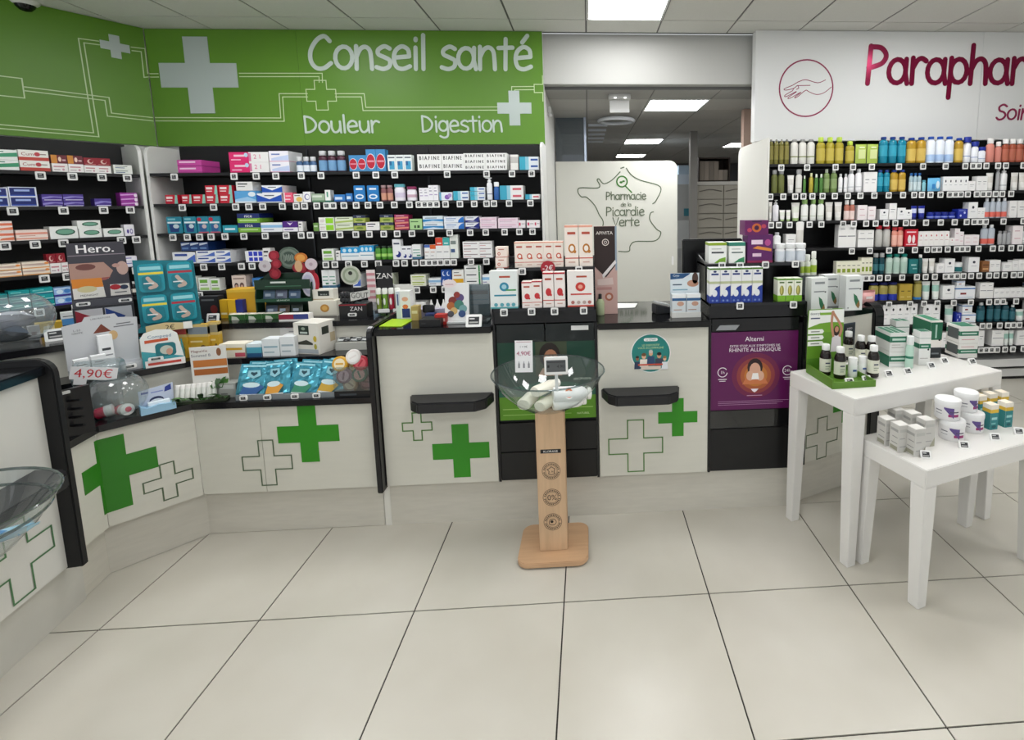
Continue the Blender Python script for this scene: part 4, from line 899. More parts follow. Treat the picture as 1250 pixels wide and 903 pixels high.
 'aquasm': ('bottle', 'small aqua bottle', dict(c='8fcbd6', cap='5fa9bd', ch=.15, cw=.9)),
 'skypouch': ('pouch', 'sky blue refill pouch', dict(c='6fbbe6', p=[('r', .2, .15, .5, .45, '2f7fc0'), ('d', .75, .4, .16, .25, 'dff0f8')])),
 'greybot': ('bottle', 'grey bottle', dict(c='a9aaac', cap='8f9092', ch=.14, cw=.7)),
 'wpump': ('pump', 'white pump bottle', dict(c='ebebec', cap='e3e3e4', ch=.22, cw=.6, lab=('b9bbc0', .25, .32))),
 'pumpbottle': ('pump', 'white lotion pump', dict(c='eceaf0', cap='d9d9dc', ch=.2, cw=.6)),
 'greencap': ('bottle', 'white bottle with green cap', dict(c='eceee9', cap='8fb46a', ch=.2, cw=.75, lab=('c3ccb9', .25, .3))),
 'rose': ('bottle', 'rose water bottle', dict(c='b4705f', cap='efedeb', ch=.22, cw=.7, lab=('ecd6d0', .05, .6))),
 'pinkbox': ('box', 'white box with faint pink print', dict(c='f1e9ea', p=[('r', .2, .3, .8, .34, 'd9a9b4'), ('r', .2, .7, .7, .74, 'c99aa6')])),
 'navysm': ('tube', 'navy cream tube', dict(c='1c2a92', cap='151f70', band='c9cfe8')),
 'navyjar': ('jar', 'navy cream jar', dict(c='1c2f9a', cap='182784', ch=.35, cw=1.0, neck=.9, flat=1, lab=('7f8fd0', .3, .6))),
 'navybox': ('box', 'navy skincare box', dict(c='1d2f9c', p=[('d', .3, .3, .1, .12, 'd0d6f0'), ('d', .7, .6, .1, .12, 'd0d6f0'), ('r', .1, .8, .8, .86, '8f9ad4')])),
 'micellar': ('bottle', 'clear coral labelled bottle', dict(c='b4bcc6', cap='e9eaec', ch=.14, cw=.5, lab=('e06a5c', .06, .36), rough=.1)),
 'tallw': ('box', 'tall white box', dict(c='efeeec', p=[('r', .05, .48, .95, .52, '7f8086'), ('r', .25, .8, .75, .83, 'a0a0a4')])),
 'redcap': ('bottle', 'clear grey bottle with red cap', dict(c='c3c2bd', cap='b3202f', ch=.16, cw=.8, rough=.12)),
 'salmonred': ('bottle', 'salmon bottle with red cap', dict(c='e59a88', cap='c22f38', ch=.16, cw=.9, lab=('efb6a6', .1, .7))),
 'redbox': ('box', 'red box with white figures', dict(c='c4162f', p=[('r', .12, .8, .85, .88, 'f0d0d4'), ('d', .35, .42, .14, .25, 'f2e6e7'), ('d', .68, .42, .12, .25, 'f2e6e7'), ('r', .1, .08, .9, .14, 'f0d0d4')])),
 'reddot': ('box', 'white box with red dot', dict(c='f1eeec', p=[('d', .5, .72, .11, .07, 'c03848'), ('r', .2, .4, .8, .43, 'c9a9a6')])),
 'creamgreen': ('box', 'cream box with green square', dict(c='ecead6', p=[('r', .18, .18, .82, .46, '8a9f2c'), ('r', .2, .66, .8, .72, '8a8a78')])),
 'tealjar': ('jar', 'dark teal jar with silver cap', dict(c='123f48', cap='a6a8a8', ch=.2, cw=.8, lab=('2f6a72', .2, .6))),
 'mint': ('bottle', 'pale mint bottle with teal cap', dict(c='c6d9ce', cap='0f7f74', ch=.14, cw=.8, lab=('b0cabd', .1, .7))),
 'tealsq': ('box', 'teal skincare box', dict(c='157072', p=[('r', .2, .55, .8, .63, 'bfdcd8'), ('r', .4, .3, .9, .38, '8fc0bc')])),
 'darkbot': ('bottle', 'dark bottle with white cap', dict(c='1c4a4c', cap='eceae6', ch=.16, cw=.7)),
 'tealwjar': ('jar', 'white jar with teal band', dict(c='e6ecea', cap='e9ebea', ch=.3, cw=1.0, neck=.9, flat=1, lab=('12686c', .1, .8))),
 'woodbox': ('box', 'brown wood print box', dict(c='8a5a34', p=[('r', .1, .2, .9, .35, 'c99a6a'), ('r', .1, .6, .9, .7, '5a381e')])),
 'goldlab': ('bottle', 'gold bottle with navy label', dict(c='9a8f4a', cap='141a52', ch=.12, cw=.9, lab=('1c2f9c', .03, .42))),
 'goldbox': ('box', 'gold skincare box', dict(c='b49a3a', p=[('r', .25, .55, .75, .6, '4a3f1c'), ('r', .2, .2, .8, .24, 'd9c884')])),
 'goldblue': ('bottle', 'gold bottle with blue foot', dict(c='a3974a', cap='8a8450', ch=.1, cw=.9, lab=('2f7fc4', .0, .16))),
 'blueline': ('box', 'white box with blue band', dict(c='eef0f4', p=[('r', 0, .78, 1, .88, '2f6fb4'), ('r', .25, .35, .55, .5, '8a2f34'), ('r', .1, .1, .9, .14, '9fb4cc')])),
 'wtag': ('box', 'white box with black dot', dict(c='f1f1f1', p=[('d', .5, .75, .14, .07, '22252c'), ('r', .2, .5, .8, .52, '9a9ca2'), ('r', .2, .3, .6, .32, '9a9ca2')])),
 'darkteal': ('bottle', 'dark teal gel bottle', dict(c='12434e', cap='dfe3e3', ch=.14, cw=.5, lab=('2a6470', .15, .7), rough=.15)),
 'mintw': ('tube', 'white tube with mint band', dict(c='eaeeea', cap='e3e8e4', band='9fc9bc')),
}

# ================================================================ SHELVING BAYS
TAGM = None
def tag_mesh(w=.049, h=.052):
    def f():
        mb = MB(); mb.prism(rrect(-w/2, w/2, -h, 0, .006), -.006, 0, M('e9e9e7', .35), 'y')
        mb.frect(-w*.30, w*.30, -h*.78, -h*.22, -.0065, M('23252a', .3)); mb.frect(-w*.2, w*.12, -h*.42, -h*.32, -.0068, M('b9bab8', .4)); mb.frect(-w*.2, w*.2, -h*.66, -h*.56, -.0068, M('8f908e', .4))
        return mb.mesh('price_tag')
    return cached(('tag', w, h), f)
class Bay:
    def __init__(s, root, o, ang, who, setback=.012):
        s.root, s.o, s.ang, s.who, s.sb = root, Vector(o), ang, who, setback
        s.u = Vector((math.cos(ang), math.sin(ang))); s.n = Vector((-s.u.y, s.u.x))
    def lx(s, px, z):
        """place along the shelf front of what stands at column px on a board of height z"""
        y = 300.0
        for _ in range(3):
            p = onpl(px, y, s.o, s.o+s.u); P = Vector((p.x, p.y)); y = proj((p.x, p.y, z))[1]
        return (P-s.o).dot(s.u), P, y
    def row(s, z, shelf_name, items, tags, group, x0, x1, d=.3):
        sh = MB().box(x0, x1, 0, d, z-.022, z, BLACKM).build('shelf', s.root)
        for t in tags:
            put('price_tag', tag_mesh(), sh, (s.lx(t, z-.02)[0], -.001, z-.004))
        cnt = {}
        for it in items:
            a, b, hp, key = it[:4]; n = it[4] if len(it) > 4 else 1; rows = it[5] if len(it) > 5 else 1; base = it[6] if len(it) > 6 else 0
            for k in range(n):
                pa, pb = a+(b-a)*k/n, a+(b-a)*(k+1)/n
                la, Pa, ya = s.lx(pa, z); lb, Pb, yb = s.lx(pb, z)
                w = lb-la; xm = (la+lb)/2
                P = s.o+s.u*xm; ym = proj((P.x, P.y, z))[1]
                q = onpl((pa+pb)/2, ym-hp, s.o, s.o+s.u); q0 = onpl((pa+pb)/2, ym, s.o, s.o+s.u); H = q.z-q0.z
                kd, desc, o = D[key]
                zb = 0
                if base: zb = onpl((pa+pb)/2, ym-base, s.o, s.o+s.u).z-q0.z
                dep = s.sb+(w*.45*o.get('flat', .8) if kd in ('bottle', 'jar', 'pump', 'spray') else (w*.4 if kd == 'tube' else (.02 if kd == 'pouch' else 0)))
                P = P+s.n*dep
                off = len(it) > 7; ck_ = desc+('*' if off else ''); cnt[ck_] = cnt.get(ck_, 0)+1
                for r in range(rows):
                    lev = '' if rows == 1 else (['lower', 'upper'] if rows == 2 else ['lowest', 'middle', 'topmost'])[r]+' '
                    if base: lev = 'upper '
                    lab = '%s%s, %s %s, %s shelf of %s' % (lev, desc, ORD[min(cnt[ck_]-1, 23)], 'out of view' if off else 'from left', shelf_name, s.who)
                    product(key, w*(.985 if kd in ('box', 'pack') else .93), H/rows*.985, (P.x, P.y, z+.0005+zb+r*H/rows), s.ang, lab, group)
SHELF_WORDS = ['top', 'second', 'third', 'fourth', 'fifth', 'sixth', 'seventh', 'bottom']
def side_panel(root, x, y0, y1, z0, z1, corners, th=.022, name='side_panel', mat=None):
    MB().prism(rrect(y0, y1, z0, z1, .07, corners), x-th/2, x+th/2, mat or M('dededb', .3), 'x').build(name, root, bev=.003)
# ---- bay under the green sign
YS = 4.2
bk = thing('shelving_unit', 'black wall shelving of medicine boxes under the Conseil santé sign', 'shelving', (0, YS, 0))
MB().box(-3.32, -.345, .318, .335, .1, 2.13, M('0c0c0e', .55)).build('back_board', bk)
side_panel(bk, -3.335, -.005, .335, .05, 2.105, '4'); side_panel(bk, -.352, -.005, .335, .05, 2.12, '4')
MB().box(-3.32, -.365, .02, .32, 0, .1, M('d0d0cc', .4)).build('plinth', bk)
for x in (-2.31, -1.33): MB().box(x-.008, x+.008, .305, .318, .1, 2.1, M('2a2b2e', .3, metal=.6)).build('upright_rail', bk)
bb = Bay(bk, (0, YS), 0, 'bay under green sign')
ROWS_B = [
 (1.897, [(216, 246, 16, 'magenta', 1, 2), (280, 304, 25, 'hotpink', 1, 2), (304, 328, 25, 'pinknum', 1, 2), (329, 353, 26, 'bluewhite', 1, 2), (360, 385, 19, 'silvercap', 3), (387, 421, 26, 'talldark', 3),
          (426, 447, 20, 'redcirc', 2), (447, 471, 27, 'redcirc', 2), (473, 503, 20, 'sqblue', 3), (509.5, 539, 20, 'biafine', 1, 2), (539, 566, 20, 'biafine', 1, 2), (566, 592.5, 21, 'biafine', 1, 3), (592.5, 619, 21, 'biafine', 1, 3), (623, 632.5, 19, 'greytop'), (634, 658, 16, 'aqua', 1, 2)],
  [213, 286, 313, 337, 368, 392, 435, 459, 482, 546, 594, 625, 649]),
 (1.664, [(201, 216, 11, 'redmint'), (221, 233, 11, 'redmint'), (234.5, 250, 11, 'redmint'), (251, 265.5, 22, 'redmint', 1, 2), (267.5, 283.5, 22, 'redmint', 1, 2), (286, 312, 15, 'sky'), (289, 309, 11, 'plainw', 1, 1, 15), (313, 343.5, 11.5, 'chevron'), (320, 345, 9.5, 'chevron', 1, 1, 11.5),
          (346, 357, 12, 'coral'), (358, 369, 10, 'yellowlow'), (369.5, 379, 13, 'cring'), (380, 396, 10, 'sage'), (396.5, 403, 15, 'greentall'), (407, 421, 9, 'bluelow'), (422, 430, 10, 'bluelow'), (432, 445.5, 20, 'bluepack'), (448, 462.5, 20, 'bluepack'), (464, 479, 20, 'mauve', 2), (479.5, 494, 21, 'tealtub'), (495, 508, 18, 'plumtub'),
          (511.5, 523, 16, 'lilacbox', 2), (523, 535, 19, 'lilacbox', 2), (536, 552, 10, 'flower'), (553, 572, 11, 'aqua', 1, 2), (574, 592, 16, 'aqua', 1, 3), (594, 601, 28, 'spray'), (602.5, 609.5, 22, 'bluebot'), (610, 639, 17, 'aquared', 1, 2), (641, 659, 6, 'aquared')],
  [223, 261, 288, 304, 321, 345, 362, 372, 387, 399, 407, 420, 435, 449.5, 464, 481.5, 500, 511.5, 518.6, 525.5, 533, 544, 561.5, 579, 594, 603, 621.5, 647.5]),
 (1.436, [(203.5, 222, 20.5, 'tealpack'), (224, 239.5, 20.5, 'tealpack'), (240.5, 269, 20.5, 'tealredpack', 2), (271, 289, 9, 'teallow'), (290, 317, 23, 'navygreen', 1, 2), (318, 344, 11.5, 'skyline'), (344.5, 363, 13, 'purplew'), (364, 369, 12, 'plainw'), (382, 388, 10, 'smallgreen'), (389, 408, 17, 'lime', 1, 2), (409, 431, 17, 'palegreen', 1, 2),
          (431.5, 446, 19, 'olivedark', 1, 2), (446.5, 463, 10, 'plainw'), (464, 480, 19, 'olivedark', 1, 2), (481.5, 499, 18.5, 'berry', 1, 3), (500, 515, 13, 'leafgreen'), (516, 541, 16.5, 'bluestack', 1, 2), (542, 566.5, 15.5, 'bluewave', 1, 2), (568, 585, 15.5, 'navywave', 1, 2), (585.7, 606.5, 14, 'palepink', 1, 2), (608, 632, 12.5, 'palepink', 1, 2), (632.6, 641, 9, 'pinkw'), (643, 652, 9, 'pinkw'), (652, 659, 9, 'pinkw')],
  [211.5, 229, 244, 258, 275, 298, 324, 349.6, 368, 379, 396, 415, 434.5, 451, 468.6, 485, 503, 526, 549, 574, 593, 616, 634, 650]),
 (1.2, [(210, 238, 14, 'whiteblue'), (222, 255, 11, 'navycan', 3, 1, 15.2), (239, 262, 15, 'whiteblue', 1, 2), (262, 281, 15, 'whiteblue', 1, 2), (299, 320.5, 14, 'bluegrid'), (321, 330, 17, 'plainw'), (393, 407.5, 14.6, 'greenlab'), (409.6, 415, 12, 'plainw'), (415.6, 439, 16, 'cyanw'), (439, 456, 18, 'cyanw'), (457, 479, 17, 'greenbot', 3),
        (479.6, 489.5, 25, 'navycurl'), (490, 502.5, 16, 'navycurl', 2), (503, 514, 18, 'greenlines'), (518, 525, 17, 'topblue'), (525, 532, 17, 'toporange'), (532, 541, 26, 'topred'), (541, 549, 26, 'topteal'), (549.5, 559.5, 29, 'greyline'), (565, 585, 20, 'listed', 1, 3), (585, 601, 20, 'listed', 1, 3), (628, 640, 16, 'listed'), (645, 655, 14, 'plainw')],
  [229, 249, 271, 295, 308, 398, 409, 425.6, 445, 462, 483.6, 494, 507, 516.6, 524, 531, 538, 546, 554, 575, 593.7]),
 (.98, [(230, 240, 18, 'greenlab'), (242, 256, 16, 'greenlab'), (256.5, 268, 15, 'greenlab'), (283, 300, 18, 'skinbox'), (308, 322, 14, 'bluelow'), (345, 358, 15, 'plainw'), (393, 410, 22, 'greenlines', 2), (430, 440, 16, 'whiteblue'), (460, 480, 15, 'palegreen'), (501, 520, 14, 'limew', 1, 2), (523, 538, 9, 'skyline'), (538.6, 551, 19, 'bluedots', 1, 2), (552, 566.5, 19, 'yellowbase'), (567, 587.5, 24, 'greenedge', 1, 3), (588.5, 598, 12, 'skyline'), (606, 625, 15, 'plainw')],
  [235.7, 244, 509, 529, 543, 560, 577]),
 (.745, [(215, 240, 14, 'listed'), (430, 455, 14, 'whiteblue'), (500, 520, 15, 'plainw'), (545, 575, 15, 'lilacbox', 2), (578, 594, 14, 'greenlab')], [228, 510, 560]),
]
for k, (z, it, tg) in enumerate(ROWS_B): bb.row(z, SHELF_WORDS[k], it, tg, 'medicines on shelves under the green sign', -3.322, -.366)
# ---- slanted bay at the left
G0 = Vector((-3.36, 4.195))
lb = thing('shelving_unit', 'black wall shelving of medicine boxes on the slanted left side', 'shelving', (G0.x, G0.y, 0), lw)
MB().box(-1.3, -.0, .30, .312, .1, 2.13, M('0c0c0e', .55)).build('back_board', lb)
MB().prism(rrect(-.005, .31, .05, 2.11, .07, '4'), -.022, 0, M('dededb', .3), 'x').build('side_panel', lb, bev=.003)
MB().box(-1.3, -.022, .02, .30, 0, .1, M('d0d0cc', .4)).build('plinth', lb)
bl = Bay(lb, G0, lw, 'slanted left bay')
ROWS_L = [
 (1.887, [(-9, 25, 25, 'greenw', 1, 2), (25.5, 63, 25, 'redband', 1, 2), (65, 84.5, 10, 'whitepink'), (65, 84.5, 10, 'orangebox', 1, 1, 10.2), (85, 104, 10, 'whitepink'), (85, 104, 10, 'orangebox', 1, 1, 10.2), (104.5, 137, 9, 'whitepink', 2), (104.5, 137, 9, 'darkred', 2, 1, 9.2), (140, 163, 11, 'greyline', 1, 2)], [49, 88, 124, 155]),
 (1.652, [(-20, 13, 23.5, 'navyw', 1, 2), (13.7, 48, 23.5, 'navyw', 1, 2), (53, 78.5, 14.5, 'violet', 1, 2), (79, 104, 14.5, 'violet', 1, 2), (117, 137, 9, 'violet'), (149, 170, 16, 'magentastr', 1, 3)], [15, 77, 126, 158.5]),
 (1.428, [(-20, 19, 25, 'salmon', 1, 2), (21, 60, 13, 'peach'), (62.6, 97, 15, 'oval'), (98, 126, 11, 'oval'), (97, 126, 10, 'oval', 1, 1, 11.2), (128, 152, 10, 'oval'), (153.5, 165.5, 13.7, 'purplefig')], [5.8, 42.5, 77, 148, 166]),
 (1.195, [(-10, 28.6, 16, 'amber', 1, 2), (29.5, 62.6, 16, 'amber', 1, 2), (63, 76.5, 12, 'whitepink'), (77, 86, 12, 'whitepink'), (60, 83, 11.5, 'darkred', 2, 1, 12.2), (147.6, 169, 13, 'lilacw', 1, 2)], [53.7, 82, 166]),
 (.97, [(-24, 13, 22, 'tealbox', 1, 3), (14, 40, 24, 'tealbox', 1, 3), (40.5, 68.5, 24, 'tealbox', 1, 3), (69, 92, 22, 'icyblue', 1, 2), (120, 140, 14, 'whiteblue'), (158, 169, 18, 'blacktin', 2)], [47.5, 93]),
 (.735, [], []),
]
def fill(bay, z, items, x0, x1, seed, right):
    """the same kinds of goods carry on along the shelf beyond the edge of the picture"""
    rn = random.Random(seed); x = x0; out = []
    kinds = [i for i in items if len(i) < 7]
    while kinds and x < x1-.05:
        i = rn.choice(kinds); n = i[4] if len(i) > 4 else 1; rows = i[5] if len(i) > 5 else 1
        w = min(.2, max(.05, (bay.lx(i[1], z)[0]-bay.lx(i[0], z)[0])))
        if x+w > x1: break
        P0, P1 = bay.o+bay.u*x, bay.o+bay.u*(x+w)
        out.append((proj((P0.x, P0.y, z))[0], proj((P1.x, P1.y, z))[0], i[2], i[3], n, rows, 0, 1)); x += w+.012
    return out
for k, (z, it, tg) in enumerate(ROWS_L):
    if it:
        it += fill(bl, z, it, -1.27, bl.lx(min(i[0] for i in it), z)[0]-.01, k, False)
for k, (z, it, tg) in enumerate(ROWS_L): bl.row(z, SHELF_WORDS[k], it, tg, 'medicines on shelves of the slanted bay', -1.3, -.024)
# ---- skincare bay at the right
br = thing('shelving_unit', 'black wall shelving of skincare bottles under the Parapharmacie sign', 'shelving', (0, YS, 0))
MB().box(1.50, 5.05, .33, .345, .1, 2.14, M('0c0c0e', .55)).build('back_board', br)
MB().prism(rrect(-.01, .80, .05, 2.135, .085, '3'), 1.474, 1.496, M('dddcd5', .35), 'x').build('side_panel', br, bev=.004)
MB().box(1.497, 5.05, .03, .33, .13, .2, M('d6d6d4', .3)).build('base_shelf', br); MB().box(1.497, 5.05, .06, .33, .03, .10, M('cfcfcd', .4)).build('plinth', br); MB().box(1.497, 5.05, .08, .33, .0, .13, BLACKM).build('plinth_recess', br)
brr = Bay(br, (0, YS), 0, 'right skincare bay')
ROWS_R = [
 (1.925, [(939, 964.5, 31, 'olive', 4), (966, 996.5, 31, 'whitespray', 3), (998, 1032, 33, 'gold', 3), (1034, 1045, 28, 'gold'), (1045.6, 1074, 29, 'limepouch', 2), (1075, 1108.6, 33, 'tealbot', 3), (1109, 1133, 32, 'goldnavy', 2), (1133, 1167, 33, 'whitenavy', 3), (1167.7, 1178.5, 31, 'goldnavy'), (1178.6, 1187.4, 32, 'navycap'), (1188, 1197, 26, 'navycap'), (1197, 1206, 19, 'navycap'),
          (1206.5, 1216.7, 30, 'salmonbot'), (1217, 1225, 26, 'salmonbot'), (1225.5, 1260, 29, 'rust', 4)], [953.5, 985, 1019.7, 1041, 1064, 1097, 1126.5, 1154, 1178, 1187.4, 1194.5, 1203.7, 1218, 1227.5, 1249]),
 (1.69, [(942.6, 959, 28.5, 'greycap', 2), (962.5, 971, 22, 'wtube'), (972.5, 980.5, 29, 'whitegrey'), (981, 985, 21, 'thingreen'), (988.5, 994, 24, 'thinyellow'), (995, 1000, 23, 'thingreen'), (1001, 1006, 23, 'thingreen'), (1006.4, 1014.4, 29, 'green'), (1015, 1023.7, 29, 'green'), (1024.4, 1030, 23, 'white'), (1031, 1036, 23, 'white'), (1036.3, 1045, 28, 'white'), (1045.6, 1054, 29, 'white'), (1055, 1071, 24.6, 'wbox', 2),
         (1072, 1088, 27, 'tealbot', 2), (1088.5, 1108, 27, 'goldnavy', 2), (1111, 1126, 23, 'skybot', 3), (1127, 1132, 14, 'aquasm'), (1134, 1151, 20, 'skypouch'), (1152, 1182.7, 17.7, 'wdot', 5), (1183, 1191.5, 12, 'wbox'), (1193, 1206, 18, 'wbox', 2), (1206.5, 1216, 22, 'wtube'), (1217, 1222, 28, 'greybot'), (1223.5, 1231.6, 28.5, 'wpump'), (1237, 1246.6, 22, 'wtube'), (1247, 1257, 22, 'wtube')],
  [940, 956, 970.5, 980.5, 991.5, 1003.8, 1018.8, 1034.6, 1050, 1067, 1084.5, 1102, 1115.6, 1125, 1135.5, 1147.7, 1159, 1166, 1172.5, 1181, 1192, 1199.7, 1206.5, 1215, 1223, 1234]),
 (1.457, [(939, 943.5, 24, 'wtube'), (944, 952, 26.6, 'pumpbottle'), (952.6, 960, 14, 'gtube'), (960.6, 967, 14, 'gtube'), (967.5, 978.5, 23, 'gtube'), (979, 988.5, 26.6, 'greencap'), (990, 998, 26.6, 'greencap'), (999, 1007.7, 26.6, 'greencap'), (1009, 1019, 22.6, 'wtube'), (1020.4, 1030, 22.6, 'wtube'), (1031.7, 1045, 25, 'rose', 2), (1047.6, 1059, 18.6, 'pinkbox'), (1060, 1069.5, 16.5, 'pinkbox'), (1075, 1085, 13, 'wdot'),
          (1086, 1095, 20, 'wbox'), (1096, 1106, 14, 'wdot'), (1106, 1114, 12, 'wdot'), (1114, 1122, 16.5, 'navysm'), (1123, 1132, 16.5, 'navysm'), (1134.4, 1169, 8.5, 'navyjar', 4), (1170, 1182, 12, 'navybox'), (1182.7, 1194, 19.7, 'wdot'), (1194, 1203, 13, 'wbox', 2), (1203, 1231.6, 24.5, 'micellar', 4), (1233, 1242, 21, 'wbox'), (1243, 1254, 21, 'wbox')],
  [941, 950.6, 963.6, 976.5, 988, 1002.4, 1029, 1042, 1057, 1068.6, 1081.5, 1092.6, 1105.4, 1114, 1130, 1148, 1165, 1179.7, 1189, 1196, 1203, 1224.6, 1249]),
 (1.227, [(945, 955, 20, 'white'), (960, 972, 18, 'wbox'), (1023.7, 1045, 28.5, 'tallw', 2), (1048, 1067, 21, 'tallw', 2), (1070, 1089, 26.5, 'redcap', 2), (1090, 1104, 24, 'salmonred', 2), (1105, 1121, 21, 'redbox'), (1121.5, 1159.6, 18, 'reddot', 6), (1160, 1166, 9, 'reddot'), (1166, 1172, 21, 'pinkbox'), (1172, 1177, 17, 'pinkbox'), (1178, 1196, 13, 'pinkbox', 2), (1199.7, 1216.7, 25, 'micellar', 2), (1220, 1236, 17, 'greybot', 3), (1236.4, 1249, 23, 'pinkbox')],
  [1039.6, 1061.5, 1085, 1099.7, 1116.5, 1131.4, 1140, 1146, 1156.4, 1167.7, 1174, 1180.6, 1194, 1211.5, 1222, 1234, 1245]),
 (.993, [(1021.7, 1051.6, 17, 'creamgreen', 5), (1051.8, 1065.5, 21, 'creamgreen', 3), (1067, 1081.5, 26, 'tealjar', 2), (1082.7, 1110, 24, 'mint', 3), (1110.6, 1121, 18, 'tealsq'), (1122, 1127.6, 23, 'darkbot'), (1127.6, 1136, 18, 'wtube'), (1136, 1144, 18, 'wtube'), (1144.6, 1153.4, 11.5, 'wbox'), (1154, 1166, 17, 'wdot'), (1167, 1178.6, 12, 'tealwjar'), (1183, 1196, 18, 'wdot'), (1199.7, 1208.5, 13, 'woodbox'), (1209, 1222, 14, 'wbox', 2), (1225.5, 1236.4, 11, 'wbox'), (1237, 1244, 13, 'wbox'), (1244.5, 1254, 14, 'wbox')],
  [1019, 1051.6, 1057, 1064, 1073.5, 1083.5, 1101, 1119, 1129.6, 1140.8, 1154, 1161, 1168, 1175.6, 1185, 1195, 1207, 1216, 1226, 1237, 1245]),
 (.76, [(1063, 1098, 22, 'goldlab', 3), (1098.5, 1114, 20, 'goldbox', 2), (1117.4, 1127.6, 23, 'goldblue'), (1128, 1138.5, 22, 'mintw'), (1140, 1150, 22, 'mintw'), (1151.4, 1165.7, 17, 'wdot'), (1167, 1191, 15, 'blueline'), (1168, 1178, 7, 'blueline', 1, 1, 15.3), (1197, 1213, 19, 'tallw', 2), (1214, 1254, 11.5, 'wbox', 6)],
  [1085, 1110.6, 1127.6, 1144, 1164, 1184.7, 1207, 1216.7, 1224, 1240]),
 (.548, [(1078, 1120, 25, 'wtag', 5), (1127, 1148, 24, 'wtag', 2), (1156, 1167.5, 22, 'mintw'), (1168, 1174, 12, 'navybox'), (1175, 1192, 11, 'blueline'), (1175, 1187, 11, 'blueline', 1, 1, 11.2), (1195, 1205, 24, 'darkteal'), (1207, 1214.5, 26, 'darkteal'), (1215.6, 1223.6, 26, 'darkteal'), (1225, 1234, 24, 'darkteal'), (1234.5, 1242, 20, 'darkteal'), (1243, 1254, 14, 'mintw')],
  [1187.6, 1199, 1207, 1220, 1230, 1236.7, 1244]),
 (.33, [(1150, 1180, 18, 'wbox', 3), (1195, 1202, 20, 'wbox'), (1211.6, 1226, 19, 'tallw'), (1227.6, 1240, 18, 'mintw', 2), (1242, 1256, 18, 'wbox')], [1197, 1203.6, 1210, 1217, 1226.5, 1236, 1249]),
]
for k, (z, it, tg) in enumerate(ROWS_R):
    ex = fill(brr, z, it, brr.lx(max(i[1] for i in it), z)[0]+.012, 4.85, 40+k, True); it += ex; tg += [(e[0]+e[1])/2 for e in ex]
for k, (z, it, tg) in enumerate(ROWS_R): brr.row(z, SHELF_WORDS[k], it, tg, 'skincare on shelves of the right bay', 1.498, 5.05)

# ================================================================ BOWL STAND
WOOD = M('cbaa88', .5, noise=.09, scale=5, stretch=(9, 9, .8)); WOODB = M('c6a07c', .5, noise=.08, scale=5, stretch=(.8, 9, 9))
sx, sy = -.186, 2.225
stn = thing('bowl_stand', 'wooden pedestal stand with round printed badges and clear bowl on top', 'stand', (sx, sy, 0))
MB().prism(rrect(-.16, .16, -.095, .195, .05), .006, .03, WOODB).build('base_plate', stn, bev=.003)
MB().prism(rrect(-.15, .15, -.085, .185, .045), 0, .006, M('3a2c22', .7)).build('base_foot', stn)
col = MB().box(-.064, .064, -.012, .025, .03, .715, WOOD).build('column', stn, bev=.002)
MB().box(-.064, .064, .05, .08, .03, .715, WOOD).build('column', stn, bev=.002)
INK = M('2a211b', .6); y = -.0125
mb = MB().box(-.046, .046, -.0132, -.012, .505, .523, M('141315', .5)); mb.ftext('KLORANE', 0, .514, .010, -.0136, M('eceae6', .5), .08); mb.build('name_strip', stn)
for k, (z, t) in enumerate([(.42, ''), (.292, '0%'), (.172, '')]):
    mb = MB(); mb.fring(0, 0, .0395, .0415, 0, INK, 32); mb.fring(0, 0, .026, .0275, 0, INK, 28)
    for q in range(26):
        if q in (0, 13): continue
        a = 2*math.pi*q/26; r0, r1 = .0295, .0365; w = .0022; ca, sa = math.cos(a), math.sin(a)
        mb.fpoly([(r0*ca-w*sa, r0*sa+w*ca), (r0*ca+w*sa, r0*sa-w*ca), (r1*ca+w*sa, r1*sa-w*ca), (r1*ca-w*sa, r1*sa+w*ca)][::-1], 0, INK)
    if t: mb.ftext(t, 0, 0, .026, -.0002, INK, .046)
    elif k == 0: line_path(mb, [(-.018, .008), (-.008, .012), (0, .02), (.016, .01), (.012, -.004), (.016, -.014), (0, -.018), (-.012, -.014), (-.01, -.002)], .003, .0, INK, .0003, True); mb.ftext('A', .004, -.003, .010, -.0004, INK)
    else: line_path(mb, spline([(-.012, .012), (.006, .014), (.016, .0), (.006, -.014), (-.014, -.012), (-.016, .002), (-.012, .012)], 3), .0025, 0, INK, .0003); mb.fdisc(-.004, .002, .007, .007, -.0004, INK)
    mb.build('badge', stn, (0, y, z))
CLR = glass('e6ecec', .03)
bw = MB(); prof = [(.06, .0), (.11, .012), (.16, .045), (.205, .095), (.235, .14), (.248, .167)]
bw.lathe(prof, CLR, 40); bw.F.pop(); bw.I.pop()
bo = bw.build('bowl', stn, (0, 0, .716), smooth=True)
rim = [(.248*math.cos(2*math.pi*k/48), .248*math.sin(2*math.pi*k/48), .167) for k in range(49)]
MB().tube(rim, .0035, glass('b9c4c6', .05), 6).build('bowl_rim', stn, (0, 0, .716), smooth=True)
